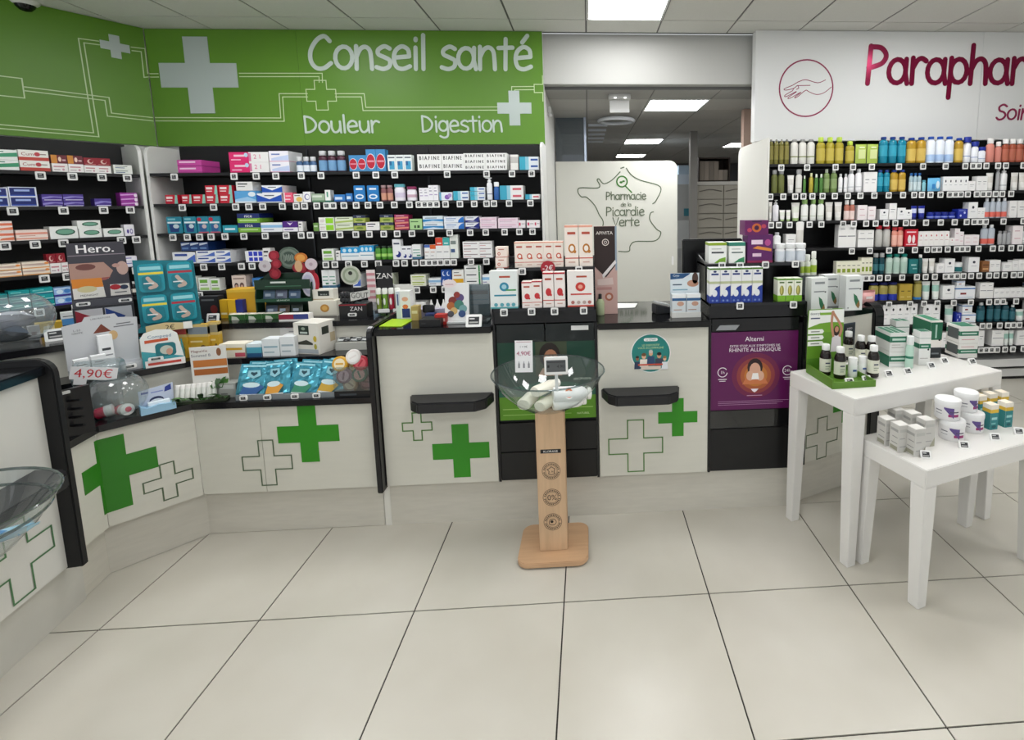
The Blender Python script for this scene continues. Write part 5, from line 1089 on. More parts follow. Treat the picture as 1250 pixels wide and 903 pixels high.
# price card and electronic tag held at the rim
card = MB().box(-.036, .036, 0, .002, 0, .13, M('e6e6e8', .5)); PK = M('a3245a', .5)
card.ftext('1 = 9€', 0, .105, .008, -.0006, M('4a4a50', .5)); card.ftext('4,90€', 0, .078, .017, -.0006, PK, .06)
for k in (-.02, 0, .02): card.lathe([(.004, .018), (.004, .034), (.0015, .04), (.0015, .045)], M('8a8a90', .5), 8, 1, .1, k, -.0006)
card.frect(-.03, .03, .124, .1255, -.0006, PK)
p = ony(639, 435, 2.06)
tag(card.build('price_card', None, (p.x, 2.06, .935), (math.radians(-6), 0, math.radians(-3))), 'white card reading 4,90€ standing in the clear bowl', 'price card')
et = thing('price_tag', 'white framed electronic price tag clipped on the clear bowl', 'price tag', (ony(679, 455, 1.978).x, 1.976, .948))
MB().prism(rrect(-.046, .046, 0, .072, .006), 0, .012, M('ebebea', .35), 'y').build('frame', et, bev=.002)
mb = MB(); mb.frect(-.038, .038, .012, .06, -.0006, M('55585a', .3)); mb.ftext('4,90', .018, .034, .012, -.001, M('1c1c1e', .4)); mb.frect(-.034, -.026, .03, .04, -.001, M('1c1c1e', .4)); mb.frect(-.034, .034, .05, .053, -.001, M('2c2c2e', .4)); mb.build('display', et)
MB().box(-.006, .006, .004, .009, -.07, .002, M('cfd4d4', .3)).build('clip', et)
# bottles lying in the bowl
def lying_bottle(label, c, pos, yaw, tilt, L=.15, r=.026, lab=None, cap='f2f1ec', flat=.75):
    t = thing('shampoo_bottle', label, 'bottle', pos)
    t.rotation_euler = (0, math.radians(90+tilt), math.radians(yaw))
    MB().lathe([(r*.88, 0), (r, .01), (r, L*.72), (r*.82, L*.84), (r*.5, L*.88), (r*.5, L*.9)], M(c, .35), 20, flat, 1).build('body', t, smooth=True)
    MB().lathe([(r*.6, L*.9), (r*.6, L*.99), (r*.5, L)], M(cap, .35), 16).build('cap', t, smooth=True)
    if lab:
        mb = MB()
        for k, (cx, rr, hx) in enumerate(lab): mb.lathe([(rr, 0), (rr, .0006+.0003*k)], M(hx, .5), 20, .8, 1)
        mb.xf(Matrix.Translation((-r*flat-.0002, 0, L*.38)) @ Matrix.Rotation(-math.pi/2, 4, 'Y')); mb.xf(Matrix.Rotation(math.radians(60), 4, 'Z')); mb.xf(Matrix.Diagonal((1, 1.15, 1, 1))); mb.build('label', t)
    return t
zb = .748
lying_bottle('leftmost cream bottle lying in the clear bowl, its end facing out', 'e9e7d6', (sx-.105, sy-.075, zb+.012), 75, 0, .15, .033)
lying_bottle('cream bottle on top of the two others in the clear bowl', 'ebe8da', (sx-.055, sy-.07, zb+.066), 52, 0, .15, .031)
lying_bottle('cream bottle under the top one, middle of the clear bowl', 'eae7d4', (sx-.035, sy-.09, zb+.008), 60, 0, .15, .031)
lying_bottle('large white bottle with orange printed label in the clear bowl', 'f0efee', (sx+.02, sy-.04, zb+.04), 12, 4, .17, .044, [(0, .026, 'f6f4f2'), (0, .021, 'e0764a'), (0, .012, 'f3e6dc')])
lying_bottle('white bottle partly hidden beneath the large labelled bottle', 'efeeea', (sx+.02, sy-.06, zb+.0), 18, 0, .15, .03)

# ---------------- second bowl, cut by the left edge of the picture
bx, by = onz(-72, 655, .62).x, onz(-72, 655, .62).y
bx, by = -1.635, 1.255
s2 = thing('bowl_stand', 'clear bowl of blue packets on a stand at the left edge', 'stand', (bx, by, 0))
MB().prism(rrect(-.15, .15, -.14, .14, .05), .0, .025, WOODB).build('base_plate', s2, bev=.003); MB().box(-.07, .01, -.03, .03, .025, .715, WOOD).build('column', s2, bev=.002)
bw = MB(); bw.lathe([(.06, .0), (.11, .012), (.16, .045), (.205, .095), (.235, .14), (.248, .167)], CLR, 40); bw.F.pop(); bw.I.pop(); bw.build('bowl', s2, (0, 0, .715), smooth=True)
for rr, zz in ((.248, .167), (.228, .13)):
    MB().tube([(rr*math.cos(2*math.pi*k/48), rr*math.sin(2*math.pi*k/48), zz) for k in range(49)], .004, glass('aab6b4', .05), 6).build('bowl_rim', s2, (0, 0, .715), smooth=True)
for k, (dx, dy, dz, a, c, tl) in enumerate([(.09, .0, .095, 20, '2f8fd0', 8), (.07, -.08, .06, -15, 'dfe9ee', 5), (.10, .05, .055, 50, '9fd0ea', -6), (-.02, .03, .07, 80, '3f9ad6', 3), (.02, -.03, .035, 10, 'cfe3ee', 0), (.1, -.03, .125, -30, 'e6eef2', 12)]):
    o = pouch_mesh(.13, .085, c, [('r', .1, .3, .7, .5, 'f2f5f6' if k % 2 == 0 else '3f9ad6'), ('r', .1, .7, .8, .82, '1f6fb4')], .03).mesh('tissue_packet', True)
    tag(put('tissue_packet', o, None, (bx+dx+.035, by+dy, .75+dz*.85), (math.radians(70+tl), 0, math.radians(a))), ['bright blue packet on top in the left edge bowl', 'white packet low in the left edge bowl', 'pale blue packet at the right in the left edge bowl', 'blue packet at the back of the left edge bowl', 'whitish packet at the bottom of the left edge bowl', 'white and blue packet tilted at the front of the left edge bowl'][k], 'packet', 'packets in the left bowl')

# ================================================================ TABLES
TW = M('e0deda', .22, noise=.01, scale=5)
def table(label, N, ang, L, Wd, z, leg=.065):
    t = thing('side_table', label, 'table', (N.x, N.y, 0), ang)
    ap = .075
    MB().box(0, L, 0, Wd, z-ap, z, TW).build('table_top', t, bev=.003)
    for x, y in ((0, 0), (L-leg, 0), (0, Wd-leg), (L-leg, Wd-leg)):
        m = MB(); s = .03; ox = s*.62 if x > 0 else 0; oy = s*.62 if y > 0 else 0
        # tapered leg, straight on its outer faces
        b = [(x+ox, y+oy), (x+leg-(0 if x > 0 else s*.62), y+oy), (x+leg-(0 if x > 0 else s*.62), y+leg-(0 if y > 0 else s*.62)), (x+ox, y+leg-(0 if y > 0 else s*.62))]
        tp = [(x, y), (x+leg, y), (x+leg, y+leg), (x, y+leg)]
        m.add([(p[0], p[1], 0) for p in b]+[(p[0], p[1], z-ap) for p in tp], [(3, 2, 1, 0), (4, 5, 6, 7)]+[(i, (i+1) % 4, 4+(i+1) % 4, 4+i) for i in range(4)], TW)
        m.build('leg', t, bev=.002)
    return t
T1N, T1A, T1Z = Vector((1.118, 2.030)), math.radians(18), .778
T2N, T2A, T2Z = Vector((1.276, 1.780)), math.radians(18), .585
table('larger white table with green bottle display standing by the angled counter', T1N, T1A, .95, .41, T1Z)
table('lower white table nested in front, purple and white tubs on it', T2N, T2A, .73, .325, T2Z)
def tl(N, A, x, y): return (N.x+x*math.cos(A)-y*math.sin(A), N.y+x*math.sin(A)+y*math.cos(A))
def on1(px, py):
    p = onz(px, py, T1Z); return p
def etag(px, py, z, label, rz=0, w=.042, tilt=35, group='price tags standing on furniture', face='55585a'):
    """small electronic tag leaning on its holder"""
    p = onz(px, py, z)
    t = thing('price_tag', label, 'price tag', (p.x, p.y, z+.0005), rz, group)
    h = w*.82; c, s = math.cos(math.radians(tilt)), math.sin(math.radians(tilt))
    R = Matrix.Rotation(math.radians(-tilt), 4, 'X')
    MB().prism(rrect(-w/2, w/2, 0, h, .005), 0, .007, M('e6e6e4', .35), 'y').xf(R).build('frame', t)
    mb = MB(); mb.frect(-w*.34, w*.34, h*.2, h*.8, -.0006, M('2c2e32', .3)); mb.frect(-w*.28, w*.05, h*.6, h*.7, -.0009, M('c9c9c6', .4)); mb.frect(-w*.28, w*.28, h*.3, h*.42, -.0009, M('a9a9a6', .4)); mb.xf(R).build('display', t)
    MB().box(-w*.2, w*.2, .006, .006+h*s*.8, 0, .006, M('cfd2d2', .3)).build('foot', t)
    return t
# ---- green card display with bottles
P = onz(966, 460, T1Z)
P0 = Vector((1.045, 2.39)); 
a1 = T1A
gx, gy = tl(T1N, T1A, .06, .36)
gd = thing('card_display', 'green cardboard display with woman stretching arms, on the larger table', 'display', (gx, gy, T1Z), T1A-math.radians(14))
# back card (runs across), base tray
ga = T1A-math.radians(14)
BC = MB(); gw = .185; gh = .315
BC.prism(rrect(0, gw, 0, gh, .012, '34'), 0, .006, M('5f8f24', .4), 'y')
BC.fpoly([(0, .225), (gw, .23), (gw, gh-.003), (.004, gh-.003)], -.0005, M('eceee9', .45))
BC.fpoly([(0, .225), (.06, .245), (.12, .25), (gw, .245), (gw, .20), (0, .20)], -.0008, M('6c9c28', .4))
BC.ftext('dexeryl', .035, .295, .012, -.0012, M('2a3550', .5), .06); BC.frect(.06, .125, .286, .298, -.0012, M('7fae3a', .5)); BC.frect(.012, .06, .268, .274, -.0012, M('3a4464', .5))
for z in (.205, .175, .145): BC.prism([(0, z-.011), (.075, z-.011), (.083, z), (.075, z+.011), (0, z+.011)], -.0015, -.0008, M('eef0ea', .5), 'y'); BC.frect(.015, .06, z-.003, z+.003, -.002, M('8f948a', .5))
BC.frect(0, gw, 0, .07, -.0008, M('4a7a1c', .4))
BC.build('back_card', gd)
WM = MB(); SK = M('b98468', .5); HR = M('2c1a14', .5)
WM.fpoly([(.12, .10), (.178, .10), (.172, .17), (.158, .185), (.14, .185), (.126, .17)], -.0014, M('d9d2d6', .5)); WM.fdisc(.148, .205, .016, .026, -.0016, HR); WM.fdisc(.149, .212, .0105, .015, -.0018, SK)
for l in ([(.132, .18), (.122, .235), (.124, .295)], [(.165, .18), (.172, .225), (.128, .295)]): stroke(WM, spline(l, 4), .012, -.0014, SK, .0004)
WM.fdisc(.126, .298, .008, .008, -.0022, SK)
WM.build('printed_figure', gd)
tr = MB(); GR = M('557f22', .4)
tr.box(0, .21, -.235, 0, 0, .006, GR).box(0, .006, -.235, 0, .006, .045, GR).box(.204, .21, -.235, 0, .006, .03, GR).box(.006, .204, -.235, -.229, .006, .03, GR)
tr.build('base_tray', gd)
AMB = '1a1210'
def syrup(label, px, py, h=.15, r=.0265, small=False):
    p = onz(px, py, T1Z+.006)
    t = thing('pill_bottle' if small else 'syrup_bottle', label, 'bottle', (p.x, p.y+r, T1Z+.0065), 0, 'bottles in the green display')
    c = M('e9eae8', .35) if small else M(AMB, .12)
    if small:
        MB().lathe([(r*.95, 0), (r, .003), (r, h*.18, M('eef0ee', .4)), (r, h*.62, c), (r, h*.72), (r*.9, h*.76)], c, 20).build('body', t, smooth=True); MB().lathe([(r*.98, h*.76), (r*.98, h*.97), (r*.9, h)], M('efefee', .3), 20).build('cap', t, smooth=True)
        mb = MB(); mb.frect(-.009, .009, h*.32, h*.42, -r-.0006, M('3a5a9a', .5)); mb.build('label_print', t)
    else:
        LB = M('dcdccb', .5)
        MB().lathe([(r*.95, 0), (r, .004), (r, h*.13, LB), (r, h*.55, c), (r, h*.64), (r*.8, h*.76), (r*.5, h*.82), (r*.5, h*.84)], c, 20).build('body', t, smooth=True)
        MB().lathe([(r*.66, h*.82), (r*.68, h*.83), (r*.68, h*.98), (r*.6, h)], M('ebebea', .3), 20).build('cap', t, smooth=True)
        mb = MB(); mb.frect(-.012, .010, h*.40, h*.44, -r-.0008, M('2a3450', .5)); mb.frect(-.012, .012, h*.30, h*.32, -r-.0008, M('6a7a62', .5)); mb.frect(-.012, .006, h*.23, h*.25, -r-.0008, M('6a7a62', .5)); mb.build('label_print', t)
for l, px, py in (('brown glass syrup bottle rear left in the green display', 1010, 459), ('brown glass syrup bottle front left in the green display', 1028, 463),
                  ('brown glass syrup bottle with only its cap showing above the small pots', 1038, 440), ('brown glass syrup bottle behind the small white pots', 1053, 446), ('brown glass syrup bottle second from right in the green display', 1066, 447), ('brown glass syrup bottle at the right, standing on the table', 1069, 461)):
    syrup(l, px, py)
syrup('small white pot left of the pair in the green display', 1043, 461, .092, .021, True); syrup('small white pot right of the pair in the green display', 1055, 458, .088, .02, True)
etag(1039, 470, T1Z, 'price tag at the left corner of the green display tray', T1A-.2); etag(1060, 467, T1Z, 'price tag at the right corner of the green display tray', T1A-.2)
# ---- white and green cosmetic boxes on the larger table
def turned(label, c, px, py, w, d, h, rz, pr, z, name='cosmetic_box', group='boxes on the larger table', top=None, side=None):
    p = onz(px, py, T1Z if z > T1Z-.01 else T2Z)
    mb = MB(); mb.box(0, w, 0, d, 0, h, M(c, .42))
    m2 = MB(); prints(m2, w, h, 0, pr)
    mb.V += []; b = len(mb.V); mb.V += [(v[0]+w/2, v[1], v[2]) for v in m2.V]
    for f, i in zip(m2.F, m2.I): mb.F.append(tuple(b+k for k in f)); mb.I.append(mb.mi(m2.mats[i]))
    if top:
        for k in range(top[1]):
            x0, x1 = w*(k+.08)/top[1], w*(k+.92)/top[1]; mb.quad((x0, d*.06, h+.0005), (x1, d*.06, h+.0005), (x1, d*.94, h+.0005), (x0, d*.94, h+.0005), M(top[0], .45))
    for z0, z1, cc in bands(pr, h): mb.quad((-.0004, d, z0), (-.0004, 0, z0), (-.0004, 0, z1), (-.0004, d, z1), M(cc, .5))
    if side:
        for (y0, z0, y1, z1, cc) in side: mb.quad((-.0005, d*y1, h*z0), (-.0005, d*y0, h*z0), (-.0005, d*y0, h*z1), (-.0005, d*y1, h*z1), M(cc, .45))
    return tag(mb.build(name, None, (p.x, p.y, z+.0005), rz), label, 'box', group)
GB = '1f6b4f'
box_pr = [('r', 0, .52, 1, .76, GB), ('r', .1, .6, .9, .68, 'b9cfc4'), ('r', .1, .3, .9, .34, 'a9a6a2'), ('r', .1, .4, .7, .44, 'a9a6a2'), ('r', 0, 0, 1, .12, 'dfe2e0')]
rz1 = math.radians(-2)
turned('lower box of the white and green stack next to the brown bottles', 'd9dad6', 1085, 448, .088, .145, .078, rz1, [('r', 0, .35, 1, .72, GB), ('r', .1, .48, .9, .6, 'b9cfc4'), ('r', 0, .0, 1, .2, 'e6e8e6')], T1Z, side=[(0, .0, 1, .55, '2a6f57')])
turned('upper box of the white and green stack, green lid panels showing', 'd9dad6', 1085, 448, .088, .145, .095, rz1, [('r', 0, .5, 1, .82, GB), ('r', .12, .6, .88, .72, 'b9cfc4'), ('r', .1, .2, .8, .25, 'b0ada8'), ('r', .1, .34, .6, .38, 'b0ada8')], T1Z+.0795, top=(GB, 3))
p = onz(1112, 450, T1Z)
mtb = thing('lotion_bottle', 'pale mint lotion bottle between the white and green boxes', 'bottle', (p.x, p.y+.018, T1Z+.0005), 0, 'boxes on the larger table')
MB().lathe([(.017, 0), (.0185, .004), (.0185, .05, M('2a7a60', .4)), (.0185, .062, M('b7d6c6', .3)), (.0185, .105), (.015, .118), (.009, .122)], M('b7d6c6', .3), 20).build('body', mtb, smooth=True)
MB().lathe([(.0165, .12), (.017, .123), (.0165, .16), (.014, .164)], M('dfe3e0', .3), 20).build('cap', mtb, smooth=True)
turned('tall white and green box right of the mint bottle', 'e2e3e0', 1121, 446, .058, .06, .175, rz1, [('r', 0, .50, 1, .64, GB), ('r', .15, .55, .8, .59, 'b9cfc4'), ('d', .8, .47, .09, .03, '22302c'), ('r', .1, .2, .8, .22, 'a9a6a2'), ('r', 0, .8, 1, .815, '8fa59c')], T1Z, top=(GB, 1))
turned('tall white box with green lid behind the mint bottle', 'dcdedb', 1092, 431, .075, .06, .18, rz1, [('r', 0, .80, 1, .82, GB)], T1Z, top=(GB, 2))
turned('dark green lidded box with upright lettering behind the tall white box', 'e3dfd8', 1134, 438, .062, .16, .205, rz1, [('r', 0, .5, 1, .96, '1a5f43'), ('r', .4, .55, .55, .9, '9fc0b2'), ('d', .8, .5, .1, .03, '22302c'), ('r', 0, .02, 1, .30, '22282a'), ('r', .15, .12, .8, .16, '6f7678')], T1Z, top=('2a7a5a', 1))
turned('lower box of the right-hand white and green stack', 'dddcd8', 1170, 437, .10, .11, .078, rz1, [('r', 0, .3, 1, .6, GB), ('r', .1, .4, .9, .5, 'b9cfc4'), ('r', .1, .75, .8, .8, 'c99a9a')], T1Z, side=[(.1, .2, .9, .85, '4a4f50')])
turned('upper box of the right-hand white and green stack', 'dddcd8', 1170, 437, .10, .11, .09, rz1, [('r', 0, .45, 1, .72, GB), ('r', .1, .54, .9, .63, 'b9cfc4'), ('r', .1, .2, .8, .25, 'c99a9a')], T1Z+.0795, top=(GB, 1), side=[(.1, .2, .9, .85, '4a4f50')])
for px, py, t in ((1087, 460, 'in front of the left white and green stack'), (1110, 457, 'in front of the mint bottle'), (1139, 450, 'in front of the dark lidded box'), (1155, 444, 'between the dark lidded box and right-hand stack'), (1189, 445, 'in front of the right-hand white and green stack')):
    etag(px, py, T1Z, 'price tag on the larger table '+t, T1A-.15)
# ---- lower table: silver boxes, tubs, teal boxes
SB = [('r', .08, .75, .9, .86, 'b9b9b4'), ('r', .1, .5, .6, .53, '9a9a98'), ('g', [(.5, .0), (1, .0), (1, .35), (.7, .15)], 'a3a28f'), ('r', .1, .2, .7, .23, '9a9a98')]
rz2 = math.radians(9)
def silver(label, px, py):
    turned(label, 'c6c4bf', px, py, .05, .05, .115, rz2, SB, T2Z, 'silver_box', 'silver boxes on the lower table', top=('d9d7d2', 1), side=[(.08, .74, .9, .84, '9d9d99'), (.1, .52, .7, .55, '8a8a88'), (.1, .3, .8, .33, '8a8a88'), (.1, .05, .9, .2, '8f8d7c')])
for l, px, py in (('silver box at the left end of the lower table group', 1080, 545), ('silver box second from the left in the front row', 1096, 553), ('silver box at the front right of the silver group', 1116, 558),
                  ('silver box behind the left one', 1092, 532), ('silver box in the middle of the rear row', 1111, 537), ('silver box at the rear right beside the tubs', 1128, 546)):
    silver(l, px, py)
def tub(label, px, py, dz, r=.05, h=.085, rot=0):
    p = onz(px, py, T2Z)
    t = thing('powder_tub', label, 'tub', (p.x, p.y+r, T2Z+.0005+dz), rot, 'white tubs on the lower table')
    c = M('e3e2e2', .35)
    MB().lathe([(r*.93, 0), (r*.97, .004), (r*.97, h-.022)], c, 32).build('body', t, smooth=True); MB().lathe([(r, h-.022), (r*1.01, h-.019), (r*1.01, h-.004), (r*.97, h)], M('e9e9e9', .3), 32).build('lid', t, smooth=True)
    mb = MB(); n = 8
    def arc(a0, a1, z0a, z0b, z1a, z1b, m):
        V = []
        for k in range(n+1):
            f = k/n; a = a0+(a1-a0)*f; rr = r*.975; V += [(rr*math.sin(a), -rr*math.cos(a), z0a+(z0b-z0a)*f), (rr*math.sin(a), -rr*math.cos(a), z1a+(z1b-z1a)*f)]
        mb.add(V, [(2*k, 2*k+2, 2*k+3, 2*k+1) for k in range(n)], m)
    arc(-.35, .45, h*.60, h*.12, h*.68, h*.66, M('5d4a86', .45)); arc(.0, .9, h*.2, h*.2, h*.34, h*.34, M('9a2f6c', .45)); arc(-1.1, -.5, h*.3, h*.3, h*.33, h*.33, M('8a8a92', .5)); arc(-1.1, -.5, h*.45, h*.45, h*.5, h*.5, M('6a6a74', .5)); arc(.15, .9, h*.42, h*.42, h*.48, h*.48, M('4a4456', .5))
    mb.build('label', t)
tub('lower front tub with purple triangle on the lower table', 1171, 540, 0, .05, .085, -.45); tub('lower right tub beside the teal boxes', 1195, 530, 0, .046, .085, -.3)
pA = onz(1171, 540, T2Z); 
tub('upper front tub with purple triangle on top of the stack', 1164, 538, .0865, .05, .085, -.55); tub('upper rear tub behind the purple triangle one on the stack', 1186, 527, .0865, .048, .085, .0)
TB = [('r', 0, .0, 1, .68, '2f7f83'), ('r', 0, .68, 1, .82, 'd8b23c'), ('r', .15, .4, .85, .5, '9fd0ce'), ('r', .15, .22, .7, .28, '7fb8b8'), ('d', .5, .12, .3, .06, '1b5a60')]
for l, px, py in (('teal and yellow box at the front right of its group', 1226, 522), ('teal and yellow box at the front left of its group', 1208, 525), ('teal and yellow box at the rear left beside the tubs', 1194, 513), ('teal and yellow box in the middle of its group', 1207, 510), ('teal and yellow box at the rear right of its group', 1221, 508), ('teal and yellow box at the very back of its group', 1196, 502)):
    turned(l, 'ece6da', px, py, .042, .042, .115, rz2, TB, T2Z, 'remedy_box', 'teal and yellow boxes on the lower table', top=('efe3cf', 1))
for px, py, t in ((1131, 560, 'in front of the silver boxes'), (1178, 548, 'in front of the tubs'), (1216, 538, 'in front of the teal and yellow boxes'), (1245, 531, 'at the right edge of the picture')):
    etag(px, py, T2Z, 'price tag on the lower table '+t, -.25, .04, 30)

# ================================================================ GOODS ON THE COUNTER RACKS
def ser(em, solid=False, top='e6a58e'):
    p = [('r', 0, .95, 1, 1, top), ('r', .2, .78, .8, .84, 'b24a36'), ('d', .52, .44, .27, .115, em), ('r', .0, .19, 1, .215, 'c44a38'), ('r', .25, .09, .75, .12, 'c9a294'), ('d', .74, .36, .1, .04, em)]
    if not solid: p.insert(3, ('d', .52, .44, .16, .07, 'efe6de'))
    return p
D.update({
 'ser': ('box', 'serum box', dict(c='ebdfd5', p=ser('c25034'))), 'sergold': ('box', 'serum box', dict(c='ebe0d6', p=ser('b5711f'))), 'serred': ('box', 'serum box', dict(c='efe6e2', p=ser('c22f34', True, 'b52a34'))),
 'sersm': ('box', 'serum box', dict(c='ebdcd2', p=[('r', .25, .72, .75, .8, 'b2604a'), ('d', .3, .35, .13, .16, 'c25034'), ('d', .3, .35, .07, .09, 'ebdcd2'), ('r', 0, .0, 1, .05, 'c44a38')])),
 'packteal': ('box', 'pack', dict(c='e3e9e8', p=[('r', .35, .82, .75, .87, 'b24a36'), ('d', .52, .58, .17, .12, '2f86a4'), ('d', .52, .58, .09, .065, '9fc9d6'), ('r', .58, .47, .95, .51, '4a9a5a'), ('r', .15, .33, .95, .37, '2c8aa4'), ('d', .2, .1, .07, .05, '5aa5b4'), ('d', .42, .1, .07, .05, '5aa5b4'), ('d', .64, .1, .07, .05, '5aa5b4'), ('d', .84, .1, .07, .05, '5aa5b4'), ('r', 0, 0, 1, .04, '5fb0b6')])),
 'packred': ('box', 'pack', dict(c='ece6e2', p=[('r', .35, .82, .75, .87, 'b24a36'), ('d', .5, .56, .19, .13, 'c2362f'), ('d', .5, .56, .09, .06, 'e6a08c'), ('r', .12, .33, .92, .37, 'c84038'), ('d', .2, .12, .07, .05, 'b06a62'), ('d', .42, .12, .07, .05, 'b9a49c'), ('d', .64, .12, .07, .05, 'b9a49c'), ('d', .84, .12, .07, .05, 'b06a62'), ('r', 0, 0, 1, .04, 'd2584a')])),
 'leafw': ('box', 'remedy box', dict(c='e9ebe6', p=[('r', 0, .86, 1, 1, '8aa62c'), ('r', .15, .48, .85, .56, '3a3f44'), ('g', [(.3, .02), (.95, .02), (.95, .3), (.6, .22)], '76a82c'), ('r', .15, .68, .7, .71, '9a9c98')])),
 'leafteal': ('box', 'remedy box', dict(c='e9ebe6', p=[('r', 0, .82, 1, 1, '2f7f6c'), ('r', .15, .48, .85, .54, '4a5f58'), ('g', [(.3, .02), (.95, .02), (.95, .3), (.6, .2)], '2f8a5a'), ('r', .15, .66, .7, .69, '9a9c98')])),
 'bluewavebox': ('box', 'remedy box', dict(c='e8e9ea', p=[('r', 0, .95, 1, 1, '4f7a2c'), ('r', .15, .80, .85, .85, '22387a'), ('d', .5, .90, .16, .03, '1c2c64'), ('r', 0, .55, 1, .62, 'b9c09a'), ('r', 0, 0, 1, .2, '1f3a94'), ('g', [(.1, .18), (1, .18), (1, .5), (.6, .45), (.3, .3)], '1f3a94'), ('d', .48, .28, .26, .1, 'e3e6ea'), ('d', .3, .07, .1, .03, '6f86c0'), ('d', .7, .07, .1, .03, '6f86c0')])),
 'almond': ('box', 'remedy box', dict(c='e9ebdc', p=[('r', 0, .0, 1, .26, '7ab22c'), ('r', 0, .93, 1, 1, '5f9a28'), ('d', .5, .48, .28, .22, '8f8f3c'), ('d', .45, .5, .13, .18, 'c3ba6a'), ('r', .2, .8, .8, .86, '4a6a2c')])),
 'purp': ('box', 'display box', dict(c='5b1a5e', p=[('r', .15, .66, .6, .82, 'e6cfe0'), ('g', [(.2, .52), (.95, .4), (.95, .5), (.4, .6)], 'd98a3a'), ('d', .8, .72, .12, .12, 'b04a8a'), ('r', .2, .22, .55, .34, 'e0c0d4'), ('r', 0, 0, 1, .08, '8a1f4c')], d=.09)),
 'purp2': ('box', 'display box', dict(c='64195a', p=[('d', .5, .5, .2, .3, 'c2622f'), ('d', .5, .5, .1, .16, '3a0f3c'), ('d', .2, .35, .1, .14, 'b8405a'), ('d', .8, .6, .1, .14, 'b8405a'), ('r', .3, .88, .7, .97, '3a1540')], d=.09)),
 'wjar': ('jar', 'jar', dict(c='e9eaec', cap='eceeee', ch=.26, cw=1.0, neck=.9, flat=1, lab=('cfd6de', .1, .8))),
 'wgbot': ('bottle', 'bottle', dict(c='e3e8da', cap='eceee6', ch=.3, cw=.75, lab=('a3bf3c', .18, .62), flat=1)),
})
def stand(key, label, x0, x1, yt, yb, Y, z, group=None, rz=0, depth=None, name=None, back=0):
    a, b = ony(x0, yb, Y), ony(x1, yb, Y); m = (x0+x1)/2
    h = ony(m, yt, Y).z-ony(m, yb, Y).z; kd = D[key][0]
    off = (b.x-a.x)*.42 if kd in ('bottle', 'jar', 'tube', 'pump') else 0
    return product(key, (b.x-a.x)*.97, h, ((a.x+b.x)/2, Y+off, z+.0005), rz, label, group, depth, name)
def shelf_of(rk, k): return [c for c in rk.children if c.name.startswith('shelf')][k]
def clip_tag(sh, px, py, Y, yl):
    p = ony(px, py, Y); put('price_tag', tag_mesh(.036, .036), sh, (p.x, yl, p.z+.018))
g = 'serum boxes on the central rack'
Y1, Z1, Y2, Z2 = 2.505, 1.115, 2.605, 1.303
stand('sersm', 'lower small peach box at the left of the rack top step', 605, 619, 313, 325.5, Y2, Z2, g)
hz = ony(612, 300, Y2).z-ony(612, 312.8, Y2).z
stand('sersm', 'upper small peach box at the left of the rack top step', 605, 619, 300, 312.8, Y2, Z2+hz+.0005, g)
for k in range(5): stand('ser', '%s of five peach serum boxes in the row on the rack top step' % ORD[k], 628.7+k*11.86, 628.7+(k+1)*11.86, 294.5, 325.5, Y2, Z2, g)
stand('sergold', 'left tall serum box with golden emblem on the rack top step', 690, 706.7, 275, 325.5, Y2, Z2, g); stand('sergold', 'right tall serum box with golden emblem on the rack top step', 707.5, 724, 275, 325.5, Y2, Z2, g)
stand('packteal', 'broad white pack with teal emblem on the rack front step', 598.5, 633, 330, 376, Y1, Z1, g, depth=.06)
for k in range(2): stand('serred', '%s small red-emblem serum box on the rack front step' % ('left', 'right')[k], 637.6+k*12.2, 649.8+k*12.2, 343, 375, Y1, Z1, g)
for k in range(2): stand('serred', '%s medium red-emblem serum box on the rack front step' % ('left', 'right')[k], 663+k*13.8, 676.8+k*13.8, 332, 374.5, Y1, Z1, g)
stand('packred', 'broad white pack with red emblem on the rack front step', 692.5, 725.5, 330, 373.5, Y1, Z1, g, depth=.06)
s0, s1 = shelf_of(rB, 0), shelf_of(rB, 1)
for px, py in ((615.4, 381), (649, 380), (677, 379.6), (712.5, 378.7)): clip_tag(s0, px, py, 2.492, .0)
for px, py in ((611, 331), (637.6, 331), (706.7, 329)): clip_tag(s1, px, py, 2.59, .098)
p = ony(668.6, 327.3, 2.57)
dd = MB().lathe([(.036, 0), (.036, .003)], M('9a1526', .4), 32).xf(Matrix.Rotation(math.pi/2, 4, 'X')); dd.ftext('-2€', 0, 0, .026, -.0036, M('f2efee', .5), .056)
tag(dd.build('discount_disc', None, (p.x, 2.585, p.z)), 'dark red round disc reading -2€ on the serum rack', 'sign')
